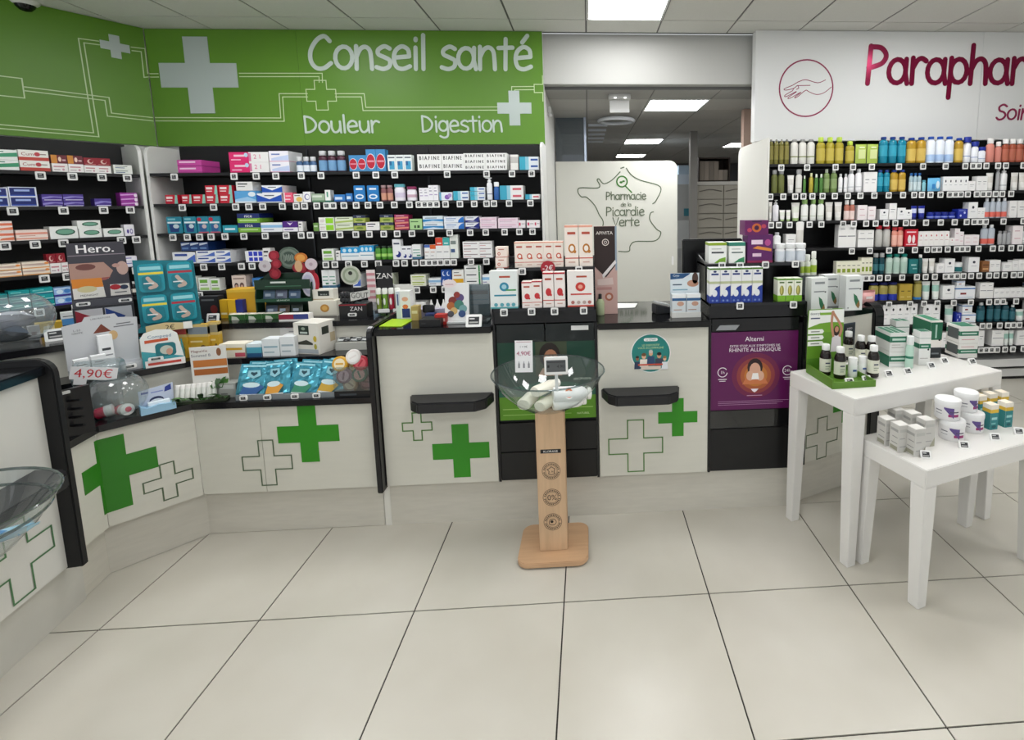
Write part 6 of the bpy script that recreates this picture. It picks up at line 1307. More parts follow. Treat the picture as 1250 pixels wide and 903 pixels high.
# totem with brown top
Yt = 2.68; a, b = ony(726.5, 373, Yt), ony(754, 373, Yt); tw = b.x-a.x; th = ony(740, 276, Yt).z-1.037
to = thing('card_totem', 'tall pink and brown cardboard totem reading APIVITA', 'display', ((a.x+b.x)/2, Yt, 1.037))
mb = MB().box(-tw/2, tw/2, 0, .02, 0, th, M('caa79f', .5))
mb.fpoly([(-tw/2, th*.55), (.0, th*.42), (tw/2, th*.58), (tw/2, th-.001), (-tw/2, th-.001)], -.0006, M('2c1d1c', .5)); mb.frect(tw*.42, tw/2, th*.5, th, -.0009, M('93a3b4', .5))
mb.ftext('APIVITA', -.005, th*.925, .017, -.0012, M('e6dfdb', .5), tw*.8); mb.fring(0, th*.82, .014, .018, -.0012, M('e0d6d0', .5)); mb.fring(0, th*.82, .005, .008, -.0012, M('e0d6d0', .5))
mb.fpoly([(-.02, th*.45), (.05, th*.62), (.055, th*.585), (-.015, th*.41)], -.0014, M('e3dedd', .5)); mb.fpoly([(-.045, th*.40), (.035, th*.42), (.04, th*.34), (-.045, th*.33)], -.0012, M('d9c3bd', .5)); mb.fdisc(.015, th*.2, .022, .022, -.0012, M('b06a52', .5)); mb.fdisc(.015, th*.2, .012, .012, -.0015, M('d9c0b6', .5)); mb.frect(-.05, .03, th*.28, th*.31, -.0012, M('b98a86', .5))
mb.build('printed_card', to)
MB().prism([(.02, 0), (.1, 0), (.02, th*.5)], -.002, .002, M('b9b4ae', .6), 'x').build('rear_strut', to)
# ---- right rack
g = 'remedy boxes on the right rack'
stand('leafw', 'white remedy box with lime top on the right rack', 865, 887, 295.4, 321, Y2, Z2, g); stand('leafteal', 'white remedy box with teal top on the right rack', 889.5, 910, 295.4, 321, Y2, Z2, g)
h0 = ony(927, 286.6, Y2).z-ony(927, 320, Y2).z
stand('purp', 'large purple display box on the right rack', 912, 943, 286.6, 320, Y2, Z2, g); stand('purp2', 'smaller purple display box on top of the large purple one', 908.5, 938.5, 267.5, 286, Y2, Z2+h0+.0005, g)
for k in range(3): stand('wjar', '%s of three white pill jars on the right rack' % ORD[k], 947.4+k*12.7, 959.6+k*12.7, 297, 319, Y2, Z2, g, name='pill_jar')
p = ony(975, 300, 2.74); product('wtube', .045, .20, (p.x, 2.73, Z2+.0005), 0, 'white tube standing up behind the three white pill jars', g)
for k in range(5): stand('bluewavebox', '%s of five white boxes with blue waves on the right rack' % ORD[k], 866+k*12.92, 878.9+k*12.92, 325.5, 368, Y1, Z1, g)
for k in range(3): stand('almond', '%s of three green boxes with almond picture on the right rack' % ORD[k], 949+k*10, 958.8+k*10, 340.6, 368, Y1, Z1, g)
ri = MB().box(-.05, .05, 0, .08, 0, .105, glass('c9d0d0', .05)).build('clear_riser', None, (ony(986, 345, 2.68).x, 2.66, Z1)); tag(ri, 'clear riser block behind the green almond boxes', 'riser')
for k in range(3): stand('wgbot', '%s of three white and lime bottles above the green almond boxes' % ORD[k], 975.5+k*7.4, 982.5+k*7.4, 315+(-4 if k == 2 else 0), 340, 2.67, Z1+.1055, g)
s0, s1 = shelf_of(rD, 0), shelf_of(rD, 1)
for px, py in ((903, 373), (968, 371.6)): clip_tag(s0, px, py, 2.492, .0)
for px, py in ((881, 324), (903, 324), (934, 323), (970.5, 322)): clip_tag(s1, px, py, 2.59, .098)
# ---- monitor behind the right rack
Ym = 2.9; a, b = ony(833, 375, Ym), ony(905, 375, Ym); mo = thing('monitor', 'black computer monitor standing behind the right counter rack', 'monitor', ((a.x+b.x)/2, Ym, 1.037))
zt = ony(845, 292, Ym).z-1.037; wd_ = (b.x-a.x)/2
MB().box(-wd_, wd_, 0, .035, .06, zt, M('0c0c0e', .3)).build('screen_case', mo, bev=.006); MB().box(-.03, .03, .01, .03, .012, .08, BLACKM).build('neck', mo); MB().prism(rrect(-.11, .11, -.07, .09, .03), 0, .012, BLACKM).build('foot', mo)
# ---- boxes and small things on the worktop, right of the totem
ZW = 1.0365
def flat_card(name, label, cat, pts, z, m, th=.003, group=None):
    q = [onz(x, y, z) for x, y in pts]; c = sum((Vector((v.x, v.y)) for v in q), Vector((0, 0)))/len(q)
    pl = [(v.x-c.x, v.y-c.y) for v in q]
    ar = sum(pl[i][0]*pl[(i+1) % len(pl)][1]-pl[(i+1) % len(pl)][0]*pl[i][1] for i in range(len(pl)))
    if ar < 0: pl = pl[::-1]
    return tag(MB().prism(pl, 0, th, m).build(name, None, (c.x, c.y, z+.0004)), label, cat, group)
p = onz(838, 387.5, ZW)
db = thing('display_box', 'white counter display of wart treatment boxes with blue header', 'display', (p.x, p.y, ZW))
w = ony(856, 387, p.y).x-ony(820.5, 387, p.y).x; hh = ony(838, 335, p.y).z-ZW
mb = MB().box(-w/2, w/2, .05, .056, 0, hh, M('cfd9de', .45)); y = .0494
mb.fpoly([(-w/2, hh*.86), (-.01, hh*.88), (.02, hh*.96), (.03, hh), (-w/2, hh)], y, M('1d4a78', .5)); mb.ftext('Cryo', -w*.3, hh*.95, .011, y-.0004, M('e6edf2', .5)); mb.fdisc(w*.28, hh*.76, .03, .018, y-.0003, M('b98a72', .5)); mb.fdisc(w*.36, hh*.88, .016, .03, y-.0003, M('4a342c', .5)); mb.frect(-w*.42, -w*.1, hh*.72, hh*.75, y-.0003, M('4a5a68', .5)); mb.frect(-w*.42, w*.1, hh*.6, hh*.63, y-.0003, M('7fa5b4', .5))
mb.build('back_card', db)
MB().box(-w/2, w/2, 0, .05, 0, hh*.12, M('d9d9d4', .45)).build('tray', db)
for k in (0, 1):
    x0 = -w/2+.002+k*w/2; mb = MB().box(0, w/2-.004, .003, .045, 0, hh*.42, M('d5dbde', .45)); ww = w/2-.004
    mb.frect(0, ww, hh*.34, hh*.42, .0026, M('eef0f0', .5)); mb.frect(0, ww, hh*.27, hh*.33, .0025, M('2c5a8a', .5)); mb.fdisc(ww*.6, hh*.2, ww*.25, .012, .0023, M('c49a84', .5)); mb.frect(ww*.1, ww*.7, hh*.05, hh*.07, .0024, M('a98a7a', .5))
    tag(mb.build('treatment_box', None, (p.x+x0, p.y, ZW+hh*.12+.0005)), ['left box in the counter display with blue header', 'right box in the counter display with blue header'][k], 'box', 'boxes in the blue header display')
p = onz(811, 381, ZW)
pt = thing('card_terminal', 'grey payment terminal lying on the black worktop by the boxes', 'terminal', (p.x, p.y, ZW), .3)
MB().prism([(-.06, 0), (.05, 0), (.05, .022), (-.06, .05)], -.035, .035, M('2a2b2e', .4), 'y').build('base', pt, bev=.004)
mb = MB().box(-.055, .02, -.03, .03, 0, .006, M('a9acac', .4)); mb.xf(Matrix.Rotation(math.radians(14), 4, 'Y')).build('handset', pt, (0, 0, .044))
flat_card('paper_sheet', 'white sheet of paper on the black worktop beside the totem', 'paper', [(745, 377), (775, 376), (778, 371), (750, 371)], ZW, M('e6e6e4', .6), .004)
p = onz(742, 379, ZW); puck = thing('tape_dispenser', 'small black roller lying at the foot of the totem', 'dispenser', (p.x, p.y+.02, ZW))
MB().lathe([(.03, 0), (.032, .004), (.032, .03), (.02, .036)], BLACK, 20).build('body', puck, smooth=True); MB().lathe([(.01, .036), (.008, .046)], M('8a8c8e', .3), 12).build('knob', puck)
p = onz(733, 384, ZW); hb = thing('gel_bottle', 'clear hand gel bottle beside the totem', 'bottle', (p.x, p.y, ZW))
MB().lathe([(.02, 0), (.022, .004), (.022, .07), (.012, .085)], M('a9b48f', .15), 16).build('body', hb, smooth=True); MB().lathe([(.009, .085), (.009, .11), (.004, .112)], M('2a2a2c', .3), 12).build('pump_head', hb)
# ---- pineapple boxes on the angled worktop
for k, (px, w, py, rz, hpx) in enumerate([(989, 22, 384.5, .12, 46), (1005, 20, 374, .12, 39), (1031, 23, 379, .12, 43)]):
    p = onz(px, py, ZW+.0005); W2 = w*p.y*1.03/628; H2 = hpx*p.y*1.03/628
    mb = box_mesh(W2, .06, H2, 'dfe2e0', [('r', .2, .84, .8, .9, '8a8f92'), ('r', .15, .62, .8, .65, '7f8486'), ('d', .85, .62, .05, .02, '2a2e30'), ('g', [(.45, .5), (.65, .42), (.85, .2), (.8, .06), (.62, .14), (.5, .3)], '2f6f4c'), ('g', [(.62, .14), (.8, .3), (.86, .14), (.76, .05)], '8a6a3c'), ('d', .15, .08, .04, .02, '6a6f72')])
    tag(mb.build('supplement_box', None, (p.x+W2/2, p.y, ZW+.0005), rz), ['white box with leaf picture nearest the right rack', 'white leaf box half hidden behind the first one', 'white leaf box at the end of the angled worktop'][k], 'box', 'leaf boxes on the angled worktop')
p = onz(1060, 371, ZW)
pkb = tag(pouch_mesh(.11, .075, 'd9a3a0', [('r', .2, .4, .7, .6, 'f0e3e0')], .05).build('pink_pouch', None, (p.x, p.y+.02, ZW+.0005), .2, True), 'pink pouch lying at the end of the angled worktop', 'pouch')
etag(1015, 384, ZW, 'price tag on the angled worktop between the leaf boxes', .2)

# ================================================================ LEFT HALF OF THE WORKTOP
flat_card('lime_pad', 'lime green card lying on the black worktop', 'card', [(462.7, 398.9), (490, 398.9), (506, 389.8), (478.6, 389.8)], ZW, M('9cc21a', .45))
p = onz(470, 382, ZW); sc = p.y*1.0/628
lpd = thing('balm_display', 'white lip balm display with rounded header behind the lime card', 'display', (p.x, p.y, ZW))
MB().prism(rrect(-.0, .15, .0, .15, .03, '34'), .05, .056, M('e0e0da', .4), 'y').build('back_card', lpd); MB().box(-.05, .15, -.01, .05, 0, .018, M('26272a', .4)).build('tray', lpd)
for x in (-.03, .05): MB().prism(rrect(0, .06, 0, .02, .004), -.016, -.011, M('e6e6e4', .4), 'y').build('price_tag', lpd, (x, 0, .006))
for k, (c, l) in enumerate((('8aa03c', 'olive lip balm, leftmost in the white display'), ('76a83a', 'green lip balm beside the olive one'), ('a3203c', 'dark red lip balm in the white display'), ('d2603c', 'orange lip balm, rightmost in the white display'))):
    b = thing('lip_balm', l, 'lip balm', (p.x-.035+k*.034, p.y+.02, ZW+.0185), 0, 'lip balms')
    MB().lathe([(.0135, 0), (.0135, .085)], M(c, .35), 16).build('body', b, smooth=True); MB().lathe([(.0145, .085), (.0145, .112), (.011, .118)], M('e6e8e2', .3), 16).build('cap', b, smooth=True)
    mb = MB(); mb.fdisc(0, .045, .006, .02, -.0142, M('ecebe6', .5)); mb.build('label', b)
def wbox(label, x0, x1, yt, yb, c, pr, z=ZW, rz=0, d=.05, name='carton', group=None, cat='box'):
    m = (x0+x1)/2; p = onz(m, yb, z); w = ony(x1, yb, p.y).x-ony(x0, yb, p.y).x; h = ony(m, yt, p.y).z-z
    return tag(box_mesh(w, d, h, c, pr).build(name, None, (p.x, p.y, z+.0005), rz), label, cat, group)
wbox('tall white and blue box standing right of the lip balms', 484.5, 502, 355.6, 389.5, 'e3e4e2', [('r', 0, 0, .3, 1, 'c9d2da'), ('r', .4, .05, .95, .38, '1f2f72'), ('d', .65, .45, .2, .08, 'd9763c'), ('d', .65, .72, .22, .08, 'e0a88a'), ('r', .1, .5, .2, .9, '4a5a8a')])
wbox('small ochre box beside the tall white and blue box', 502.5, 511, 374, 391.5, 'b09a5a', [('r', .1, .5, .9, .7, 'd9cfa0')])
wbox('low black box on the worktop edge', 512, 538, 390.5, 399, '0d0d10', [('r', .1, .4, .3, .6, '2a2a2e')], d=.09)
wbox('small navy box behind the low black box', 519, 530, 383.5, 391.5, '2a3560', [('r', .1, .3, .9, .6, '6a78a0')])
wbox('small red box right of the low black box', 531, 545, 384, 396, 'b02a24', [('r', .1, .3, .9, .6, 'd9a8a0')], d=.04)
p = onz(528, 383, ZW+.02)
dt = thing('dropper_tray', 'lilac tray card holding three white dropper tips', 'display', (p.x, p.y, ZW))
MB().box(-.09, .09, 0, .08, 0, .045, M('a9a4b8', .5)).build('tray', dt)
mb = MB().prism(rrect(-.035, .025, .0, .04, .008), -.012, 0, BLACK, 'y'); mb.build('clasp', dt, (-.01, -.002, .03))
for k in range(3): MB().lathe([(.012, 0), (.012, .012), (.005, .03), (.003, .045)], M('e9e9e6', .35), 12).build('dropper_tip', dt, (-.012+k*.032, .03, .045), smooth=True)
p = onz(558, 394, ZW); lf = thing('leaflet_stand', 'white leaflet stand with fruit picture and oval flag', 'display', (p.x, p.y, ZW))
w, h = .118, .2
mb = MB().box(-w/2, w/2, 0, .012, 0, h, M('e3e4e4', .45)); y = -.0006
for k, (cx, cz, r, c) in enumerate([(-.02, .11, .022, '7a2a24'), (.015, .125, .02, '5a4a7a'), (-.03, .085, .02, 'a8602c'), (.01, .09, .024, '3f7a6a'), (.03, .07, .02, '6f9a9a'), (-.015, .06, .018, 'c9a86a'), (.0, .14, .016, '8a2f2a'), (.025, .045, .018, '2f4a7a'), (-.03, .045, .016, '4a4a52')]): mb.fdisc(cx, cz, r, r, y-.0002*k, M(c, .5))
mb.xf(Matrix.Rotation(math.radians(-10), 4, 'X')).build('leaflet', lf)
mb = MB(); mb.lathe([(.034, 0), (.034, .003)], M('e6dadc', .45), 24, 1, .6); mb.xf(Matrix.Rotation(math.pi/2, 4, 'X')); mb.frect(-.02, .02, -.006, -.002, -.0036, M('c9a0a6', .5)); mb.build('oval_flag', lf, (-.03, .01, h*.99))
MB().box(-w/2, w/2, -.02, .05, 0, .008, M('c9cccc', .3)).build('foot', lf)
p = onz(585, 391, ZW); ch_ = thing('card_holder', 'clear stand holding a grey printed card left of the serum rack', 'card holder', (p.x, p.y, ZW))
MB().box(-.055, .055, .02, .024, .0, .185, glass('cdd6d8', .05)).build('clear_plate', ch_); mb = MB().box(-.05, .05, .0245, .027, .02, .18, M('8f9ca2', .5)); mb.frect(-.045, .045, .13, .15, .0244, M('5a4440', .5)); mb.frect(-.045, .045, .1, .106, .0244, M('4f7f8f', .5)); mb.frect(-.045, .045, .075, .08, .0244, M('4f7f8f', .5)); mb.frect(-.05, .05, .155, .178, .0243, M('c9cfd0', .5)); mb.build('printed_card', ch_)
MB().box(-.055, .055, -.05, .03, 0, .006, glass('c3ccce', .05)).build('clear_foot', ch_)
etag(578, 399, ZW, 'large price tag standing at the worktop edge left of the serum rack', 0, .075, 25)
# dark clutter behind: small cash drawer pieces
# ================================================================ STEPPED DISPLAY COUNTER
ZA, ZB_, ZC = TIERS[0][0], TIERS[1][0], TIERS[2][0]
FA = math.atan2(BASE[1].y-BASE[2].y, BASE[1].x-BASE[2].x)      # direction of the facet
# ---- lowest ledge: teal pouches
g = 'teal pouches on the lowest ledge'
TP = lambda low: [('g', [(.05, .04), (.6, .04), (.9, .3), (.6, .42), (.2, .36)], low), ('d', .45, .36, .3, .08, 'c9dfe4'), ('g', [(.28, .62), (.5, .55), (.74, .64), (.7, .8), (.3, .79)], '8fc3d0'), ('g', [(.5, .62), (.62, .70), (.6, .75), (.5, .73), (.4, .75), (.38, .70)], '17414e'), ('r', .1, .9, .9, .95, '9fd0dc'), ('r', .1, .05, .9, .09, 'dfe6e6')]
def foil_pouch(w, h, pr, seed):
    m = M('4f9fb4', .22, metal=.55, noise=.25, scale=14, bump=1.0); rn = random.Random(seed)
    mb = MB(); nx, nz = 9, 11
    for sgn in (-1, 1):
        V = []
        for j in range(nz+1):
            for i in range(nx+1):
                u, v = i/nx, j/nz; b = .017*(max(0, 1-(2*u-1)**2)**.5)*max(0, math.sin(math.pi*min(1, v*1.05+.1)))**.7
                V.append(((u-.5)*w*(1-.10*v*v), sgn*(b+.004*rn.uniform(-1, 1)*(0 < i < nx)*(0 < j < nz)), v*h))
        F = [(j*(nx+1)+i, j*(nx+1)+i+1, (j+1)*(nx+1)+i+1, (j+1)*(nx+1)+i) for j in range(nz) for i in range(nx)]
        mb.add(V, F if sgn < 0 else [f[::-1] for f in F], m)
    prints(mb, w*.8, h, -.0205, pr)
    return mb.mesh('supplement_pouch')
trx0, trx1 = onz(292, 487, ZA).x, onz(425, 482, ZA).x
tr = thing('pouch_tray', 'low grey tray of teal pouches on the lowest ledge', 'tray', ((trx0+trx1)/2, 2.487, ZA))
tw_ = (trx1-trx0)/2; mb = MB().box(-tw_, tw_, 0, .11, 0, .004, M('6f7478', .3)).box(-tw_, tw_, 0, .003, .004, .028, M('7f868a', .25)); mb.build('tray', tr)
for x in (306.8, 333.6, 364.8, 389.6): put('price_tag', tag_mesh(.036, .024), tr, (onz(x, 484, ZA).x-(trx0+trx1)/2, -.001, .026))
for k, (x0, x1, yt, low, l) in enumerate([(291, 331, 442, '2f5a94', 'leftmost teal pouch with blue foot on the lowest ledge'), (322, 354, 447, 'd99a3c', 'teal pouch with orange foot, second from left'), (350, 386, 445, '3f8a6a', 'teal pouch with green foot, third from left'), (380, 418, 444, 'c9a23c', 'rightmost teal pouch with yellow foot')]):
    a, b = onz(x0, 485, ZA), onz(x1, 485, ZA); w = b.x-a.x
    for r in (0, 1):
        o = put('supplement_pouch', cached(('tp', k), lambda: foil_pouch(w*.97, .16+.008*(k % 2), TP(low), k)), None, ((a.x+b.x)/2+(.012 if r else 0), 2.515+r*.045, ZA+.0055), (math.radians(-20), math.radians((3, -4, 4, 6)[k]), math.radians((k-1.5)*-4)))
        tag(o, l if r == 0 else l.replace(' on the lowest ledge', '')+', the rear one of its pair', 'pouch', g)
# ---- round tins in a clear box
p = onz(431, 484, ZA)
cb = thing('tin_display', 'black based clear box of round pastille tins beside the black slab', 'display', (p.x, p.y, ZA))
cbw = .085; MB().box(-cbw, cbw, -.005, .09, 0, .03, M('101114', .3)).build('base', cb); MB().box(-cbw, cbw, -.005, -.002, .03, .15, glass('dfe6e6')).build('clear_front', cb)
mb = MB(); mb.frect(-.06, .02, .008, .018, -.0056, M('3a4046', .4)); mb.build('base_print', cb)
for k, (dx, dz, dy, c, c2, l) in enumerate([(-.062, .155, .02, 'd9a32c', 'efe0c0', 'yellow round tin at the upper left of the clear box'), (.0, .185, .03, 'e6e0dc', 'f2efec', 'white and red round tin at the top of the clear box'), (.035, .155, .025, 'b41f34', 'd9606a', 'red round tin right of the white one'), (-.045, .095, .015, '7a3a4c', 'c99aa6', 'plum round tin in the clear box'), (.03, .10, .015, '2f6f5a', 'd9a6a2', 'green round tin in the clear box'), (-.015, .055, .012, '8f6a4c', 'c9a98a', 'tan round tin at the bottom of the clear box'), (.06, .06, .02, '6a2f3a', 'a8606a', 'maroon round tin at the lower right of the clear box'), (-.005, .135, .05, 'b8894a', 'e0c9a0', 'ochre round tin behind the others in the clear box')]):
    mb = MB().lathe([(.036, 0), (.037, .003), (.037, .016), (.034, .019)], M(c, .35), 24); mb.lathe([(.026, .0195), (.026, .0198)], M(c2, .5), 20); mb.box(-.018, .018, -.004, .004, .0198, .0202, M(c, .5)); mb.xf(Matrix.Rotation(math.radians(75), 4, 'X') @ Matrix.Rotation(.5*k, 4, 'Z'))
    tag(mb.build('pastille_tin', None, (p.x+dx, p.y+dy+.02, ZA+dz), 0, True), l, 'tin', 'pastille tins')
etag(457, 479, ZA, 'price tag on the lowest ledge beside the clear tin box', 0, .03, 10)
# ---- vial rack with leaves and orange card
p = onz(250, 489, ZA)
vr = thing('vial_display', 'white and orange card display with a row of white vials and green leaves', 'display', (p.x, p.y, ZA), math.radians(12))
mb = MB().prism([(-.06, 0), (.09, 0), (.09, .255), (-.06, .255)], .045, .05, M('dcdbd6', .45), 'y'); y = .0444
mb.frect(-.05, .09, .155, .19, y, M('c0763a', .5)); mb.frect(-.05, .09, .115, .145, y, M('a8612c', .5)); mb.ftext('MagneVie', -.02, .235, .012, y, M('7a3a34', .5)); mb.ftext('Sommeil B', -.015, .213, .013, y, M('4a5064', .5)); mb.fdisc(.06, .225, .01, .02, y, M('8a5a3c', .5)); mb.frect(-.04, 0, .07, .075, y, M('8a8a88', .5))
mb.build('back_card', vr); MB().box(-.125, .1, -.03, .045, 0, .012, M('2f3a24', .5)).build('tray', vr)
for k in range(8):
    v = MB().lathe([(.009, 0), (.0105, .004), (.0105, .05)], M('e3e4de', .35), 12).build('vial', vr, (-.115+k*.021, .005+.002*k, .012), (math.radians(-18), 0, 0), True)
    MB().lathe([(.0115, .05), (.0115, .068), (.009, .072)], M('eceae6', .35), 12).build('vial_cap', v)
def leaf(parent, loc, L, wd, yaw, pit, m):
    V = []; n = 6
    for j in range(n+1):
        t = j/n; hw = wd*math.sin(math.pi*min(.98, t*.9+.1))**.8*(1-t**3); zc = .15*L*math.sin(t*math.pi); V += [(-hw, t*L, zc+.3*hw), (0, t*L, zc), (hw, t*L, zc+.3*hw)]
    F = []
    for j in range(n):
        a = 3*j; F += [(a, a+1, a+4, a+3), (a+1, a+2, a+5, a+4)]
    MB().add(V, F, m).build('leaf', parent, loc, (math.radians(pit), 0, math.radians(yaw)), True)
LG = [M('2f5a26', .4), M('4a7a34', .4), M('23481f', .4)]
for k in range(16): leaf(vr, (-.125+.015*k, -.028+.004*(k % 3), .012), .05+.012*(k % 3), .012, random.uniform(100, 260), random.uniform(5, 40), LG[k % 3])
for k in range(5): leaf(vr, (.03+.012*k, .02, .05), .07, .014, random.uniform(-60, 60), random.uniform(30, 70), LG[k % 3])
p = onz(276, 482, ZA); wbox('grey card box with tilted tag between vials and pouches', 268, 289, 468, 485, '9fa19c', [('r', .1, .6, .9, .9, 'c3c5c2'), ('r', .1, .2, .5, .3, '6a6c6a')], ZA, 0, .07, 'grey_box')
# ---- blue and white pack on the facet
p = onz(194, 501, ZA)
bp = thing('card_display', 'blue and white card display on the lowest ledge of the corner facet', 'display', (p.x, p.y, ZA), FA)
mb = MB().prism([(-.07, 0), (.07, 0), (.075, .125), (-.07, .11)], .03, .034, M('b9c2d6', .45), 'y'); y = .0296
mb.frect(-.06, -.03, .092, .102, y, M('2f3f94', .5)); mb.fpoly([(.035, .085), (.065, .09), (.065, .12), (.04, .11)], y, M('2a3c8c', .5)); mb.frect(-.02, .03, .09, .096, y, M('7f8ac0', .5)); mb.fdisc(-.0, .05, .03, .02, y, M('1f2a54', .5)); mb.fdisc(.0, .042, .03, .016, y-.0003, M('d6dee8', .5))
mb.build('back_card', bp); MB().prism([(-.075, 0), (.07, 0), (.07, .03), (.0, .04), (-.05, .03), (-.075, .045)], -.03, .028, M('8fb6d0', .4), 'y').build('tray', bp); MB().box(-.04, .05, -.01, .02, .035, .05, M('dfe9ef', .4)).build('sachet', bp)
bp.scale = (.84, .84, .9)
# ---- fish bowl with price card
p = onz(141, 512, ZA); p = Vector((-2.115, 2.35, ZA))
R_ = .108
gl = thing('globe_bowl', 'round clear globe bowl with two red and white items inside', 'bowl', (p.x, p.y, ZA))
mb = MB(); pr = [(R_*.5, 0)]+[(R_*math.sin(a), R_*.92-R_*.92*math.cos(a)) for a in [.55+.2*k for k in range(11)]]
mb.lathe(pr, glass('e6ecec', .03, .14), 36); mb.F.pop(); mb.I.pop(); mb.build('globe', gl, smooth=True)
rr, rz_ = pr[-1]; MB().tube([(rr*math.cos(2*math.pi*k/36), rr*math.sin(2*math.pi*k/36), rz_) for k in range(37)], .004, glass('b9c4c6', .05), 6).build('rim', gl, smooth=True)
for k, (dx, dy, a) in enumerate([(-.035, -.03, 30), (.03, -.01, -25)]):
    mb = MB().lathe([(.012, -.035), (.024, -.025), (.024, .0), (.026, .004, M('d9d9d8', .4)), (.026, .03, M('d9d9d8', .4)), (.012, .036)], M('c81f4a', .35), 16); mb.xf(Matrix.Rotation(math.radians(80), 4, 'Y'))
    tag(mb.build('sponge_ball', None, (p.x+dx, p.y+dy, ZA+.032), math.radians(a), True), ['left red and white item inside the globe bowl', 'right red and white item inside the globe bowl'][k], 'toy', 'items in the globe bowl')
q = ony(121, 455, 2.345)
ld = thing('clear_jar', 'clear jar lying tipped behind the globe bowl with 4,90€ card', 'jar', (q.x, q.y, q.z), FA-.35)
mb = MB(); mb.lathe([(.055, -.075), (.06, -.07), (.06, .07), (.052, .078)], glass('d9e2e4', .03, .12), 28); mb.xf(Matrix.Rotation(math.radians(90), 4, 'Y')); mb.build('cylinder', ld, smooth=True)
cd_ = MB().box(-.075, .075, -.066, -.064, -.012, .043, M('e6e6e8', .5)); cd_.ftext('4,90€', 0, .016, .036, -.0665, M('c22a34', .5), .135); cd_.box(-.06, -.02, -.066, -.064, -.035, -.012, M('e6e6e8', .5)); cd_.xf(Matrix.Rotation(math.radians(12), 4, 'Y')); cd_.build('price_card', ld)
MB().box(-.06, .06, -.03, .03, ZA-q.z, -.055, glass('c0cacc', .05)).build('clear_support', ld)
# ---- black peg rack at the near end
pr_ = thing('peg_rack', 'black rack of short pegs beside the nearer counter slab', 'rack', (-2.10, 2.15, ZA), FA+.3)
MB().box(-.045, .05, .0, .02, 0, .2, BLACK).build('back_board', pr_)
for k in range(4): MB().tube([(-.02+.0*k, 0, .05+k*.035), (.0, -.05, .053+k*.035)], .006, BLACK, 8).build('peg', pr_)
MB().prism(rrect(-.03, .0, 0, .012, .003), -.003, 0, M('c9c9c6', .4), 'y').build('label', pr_, (-.01, -.001, .185))

# ================================================================ MIDDLE LEDGE
p = onz(135, 455, ZB_)
gc = thing('card_display', 'pale grey card display with small white boxes on the middle ledge', 'display', (p.x, p.y, ZB_), FA+.1)
mb = MB().prism([(-.125, 0), (.115, 0), (.125, .235), (.06, .245), (.05, .265), (-.05, .265), (-.06, .245), (-.125, .235)], .05, .055, M('bfc1c4', .45), 'y'); y = .0496
mb.ftext('LABORATOIRE', 0, .252, .007, y, M('55585c', .5)); mb.ftext('L-52', -.08, .21, .009, y, M('55585c', .5)); mb.ftext('GRIPPE', -.08, .197, .008, y, M('55585c', .5)); mb.frect(.04, .11, .2, .205, y, M('6a6c70', .5)); mb.frect(.05, .1, .212, .217, y, M('6a6c70', .5)); mb.fpoly([(-.03, .185), (.03, .185), (0, .225)], y, M('6f3526', .5)); mb.fdisc(.035, .165, .016, .022, y, M('c9a878', .5))
mb.build('back_card', gc); MB().box(-.125, .115, -.03, .05, 0, .035, M('b4b6ba', .45)).build('tray', gc)
for k, (x, y0, z0, h, l) in enumerate([(-.09, -.022, .035, .055, 'left small white box in the pale grey display'), (-.035, -.022, .035, .06, 'right small white box in the pale grey display'), (.0, .012, .035, .14, 'white box standing against the pale grey display card')]):
    mb = box_mesh(.048, .03, h, 'e6e7e8', [('r', .2, .5, .8, .58, '3a3c40'), ('r', .1, .32, .9, .36, '8a8c90')]) 
    c, s = math.cos(FA+.1), math.sin(FA+.1)
    tag(mb.build('remedy_box', None, (p.x+x*c-y0*s, p.y+x*s+y0*c, ZB_+z0+.0006), FA+.1), l, 'box', 'small boxes in the grey display')
put('price_tag', tag_mesh(.05, .02), gc, (.06, -.031, .03))
p = onz(199, 446, ZB_)
cp = thing('plaster_display', 'arched white and teal plaster display on the middle ledge', 'display', (p.x, p.y, ZB_), FA-.25)
arch = [(-.07, 0), (.08, 0), (.08, .04), (.065, .15), (.04, .172), (-.01, .178), (-.055, .165), (-.07, .14)]
mb = MB().prism(arch, .0, .005, M('e3e5e2', .42), 'y'); y = -.0004
mb.ftext('Compeed', .0, .145, .015, y, M('3f6f94', .5), .1); mb.fpoly([(-.055, .115), (.03, .12), (.03, .133), (-.055, .13)], y, M('c2542f', .5)); mb.fpoly([(-.07, 0), (.08, 0), (.08, .035), (-.07, .08)], y, M('3f9aa4', .45)); mb.prism(rrect(-.02, .055, .045, .11, .015), -.0012, -.0004, M('1f6f78', .4), 'y'); mb.fdisc(.02, .075, .024, .022, y-.001, M('b9c0b4', .5)); mb.fdisc(.03, .065, .012, .016, y-.0013, M('c99a86', .5))
mb.build('front_card', cp); MB().prism([(0.005, 0), (.07, 0), (.07, .06), (.005, .15)], -.07, -.066, M('1f8a94', .4), 'x').build('side_card', cp); MB().prism([(0.005, 0), (.07, 0), (.07, .06), (.005, .12)], .075, .079, M('1f8a94', .4), 'x').build('side_card', cp)
mb = MB().box(-.06, .085, -.012, -.008, 0, .032, M('ece9e6', .4)); mb.frect(-.05, .07, .01, .022, -.0125, M('c2453a', .5)); mb.build('front_strip', cp); put('price_tag', tag_mesh(.055, .018), cp, (-.02, -.013, .05))
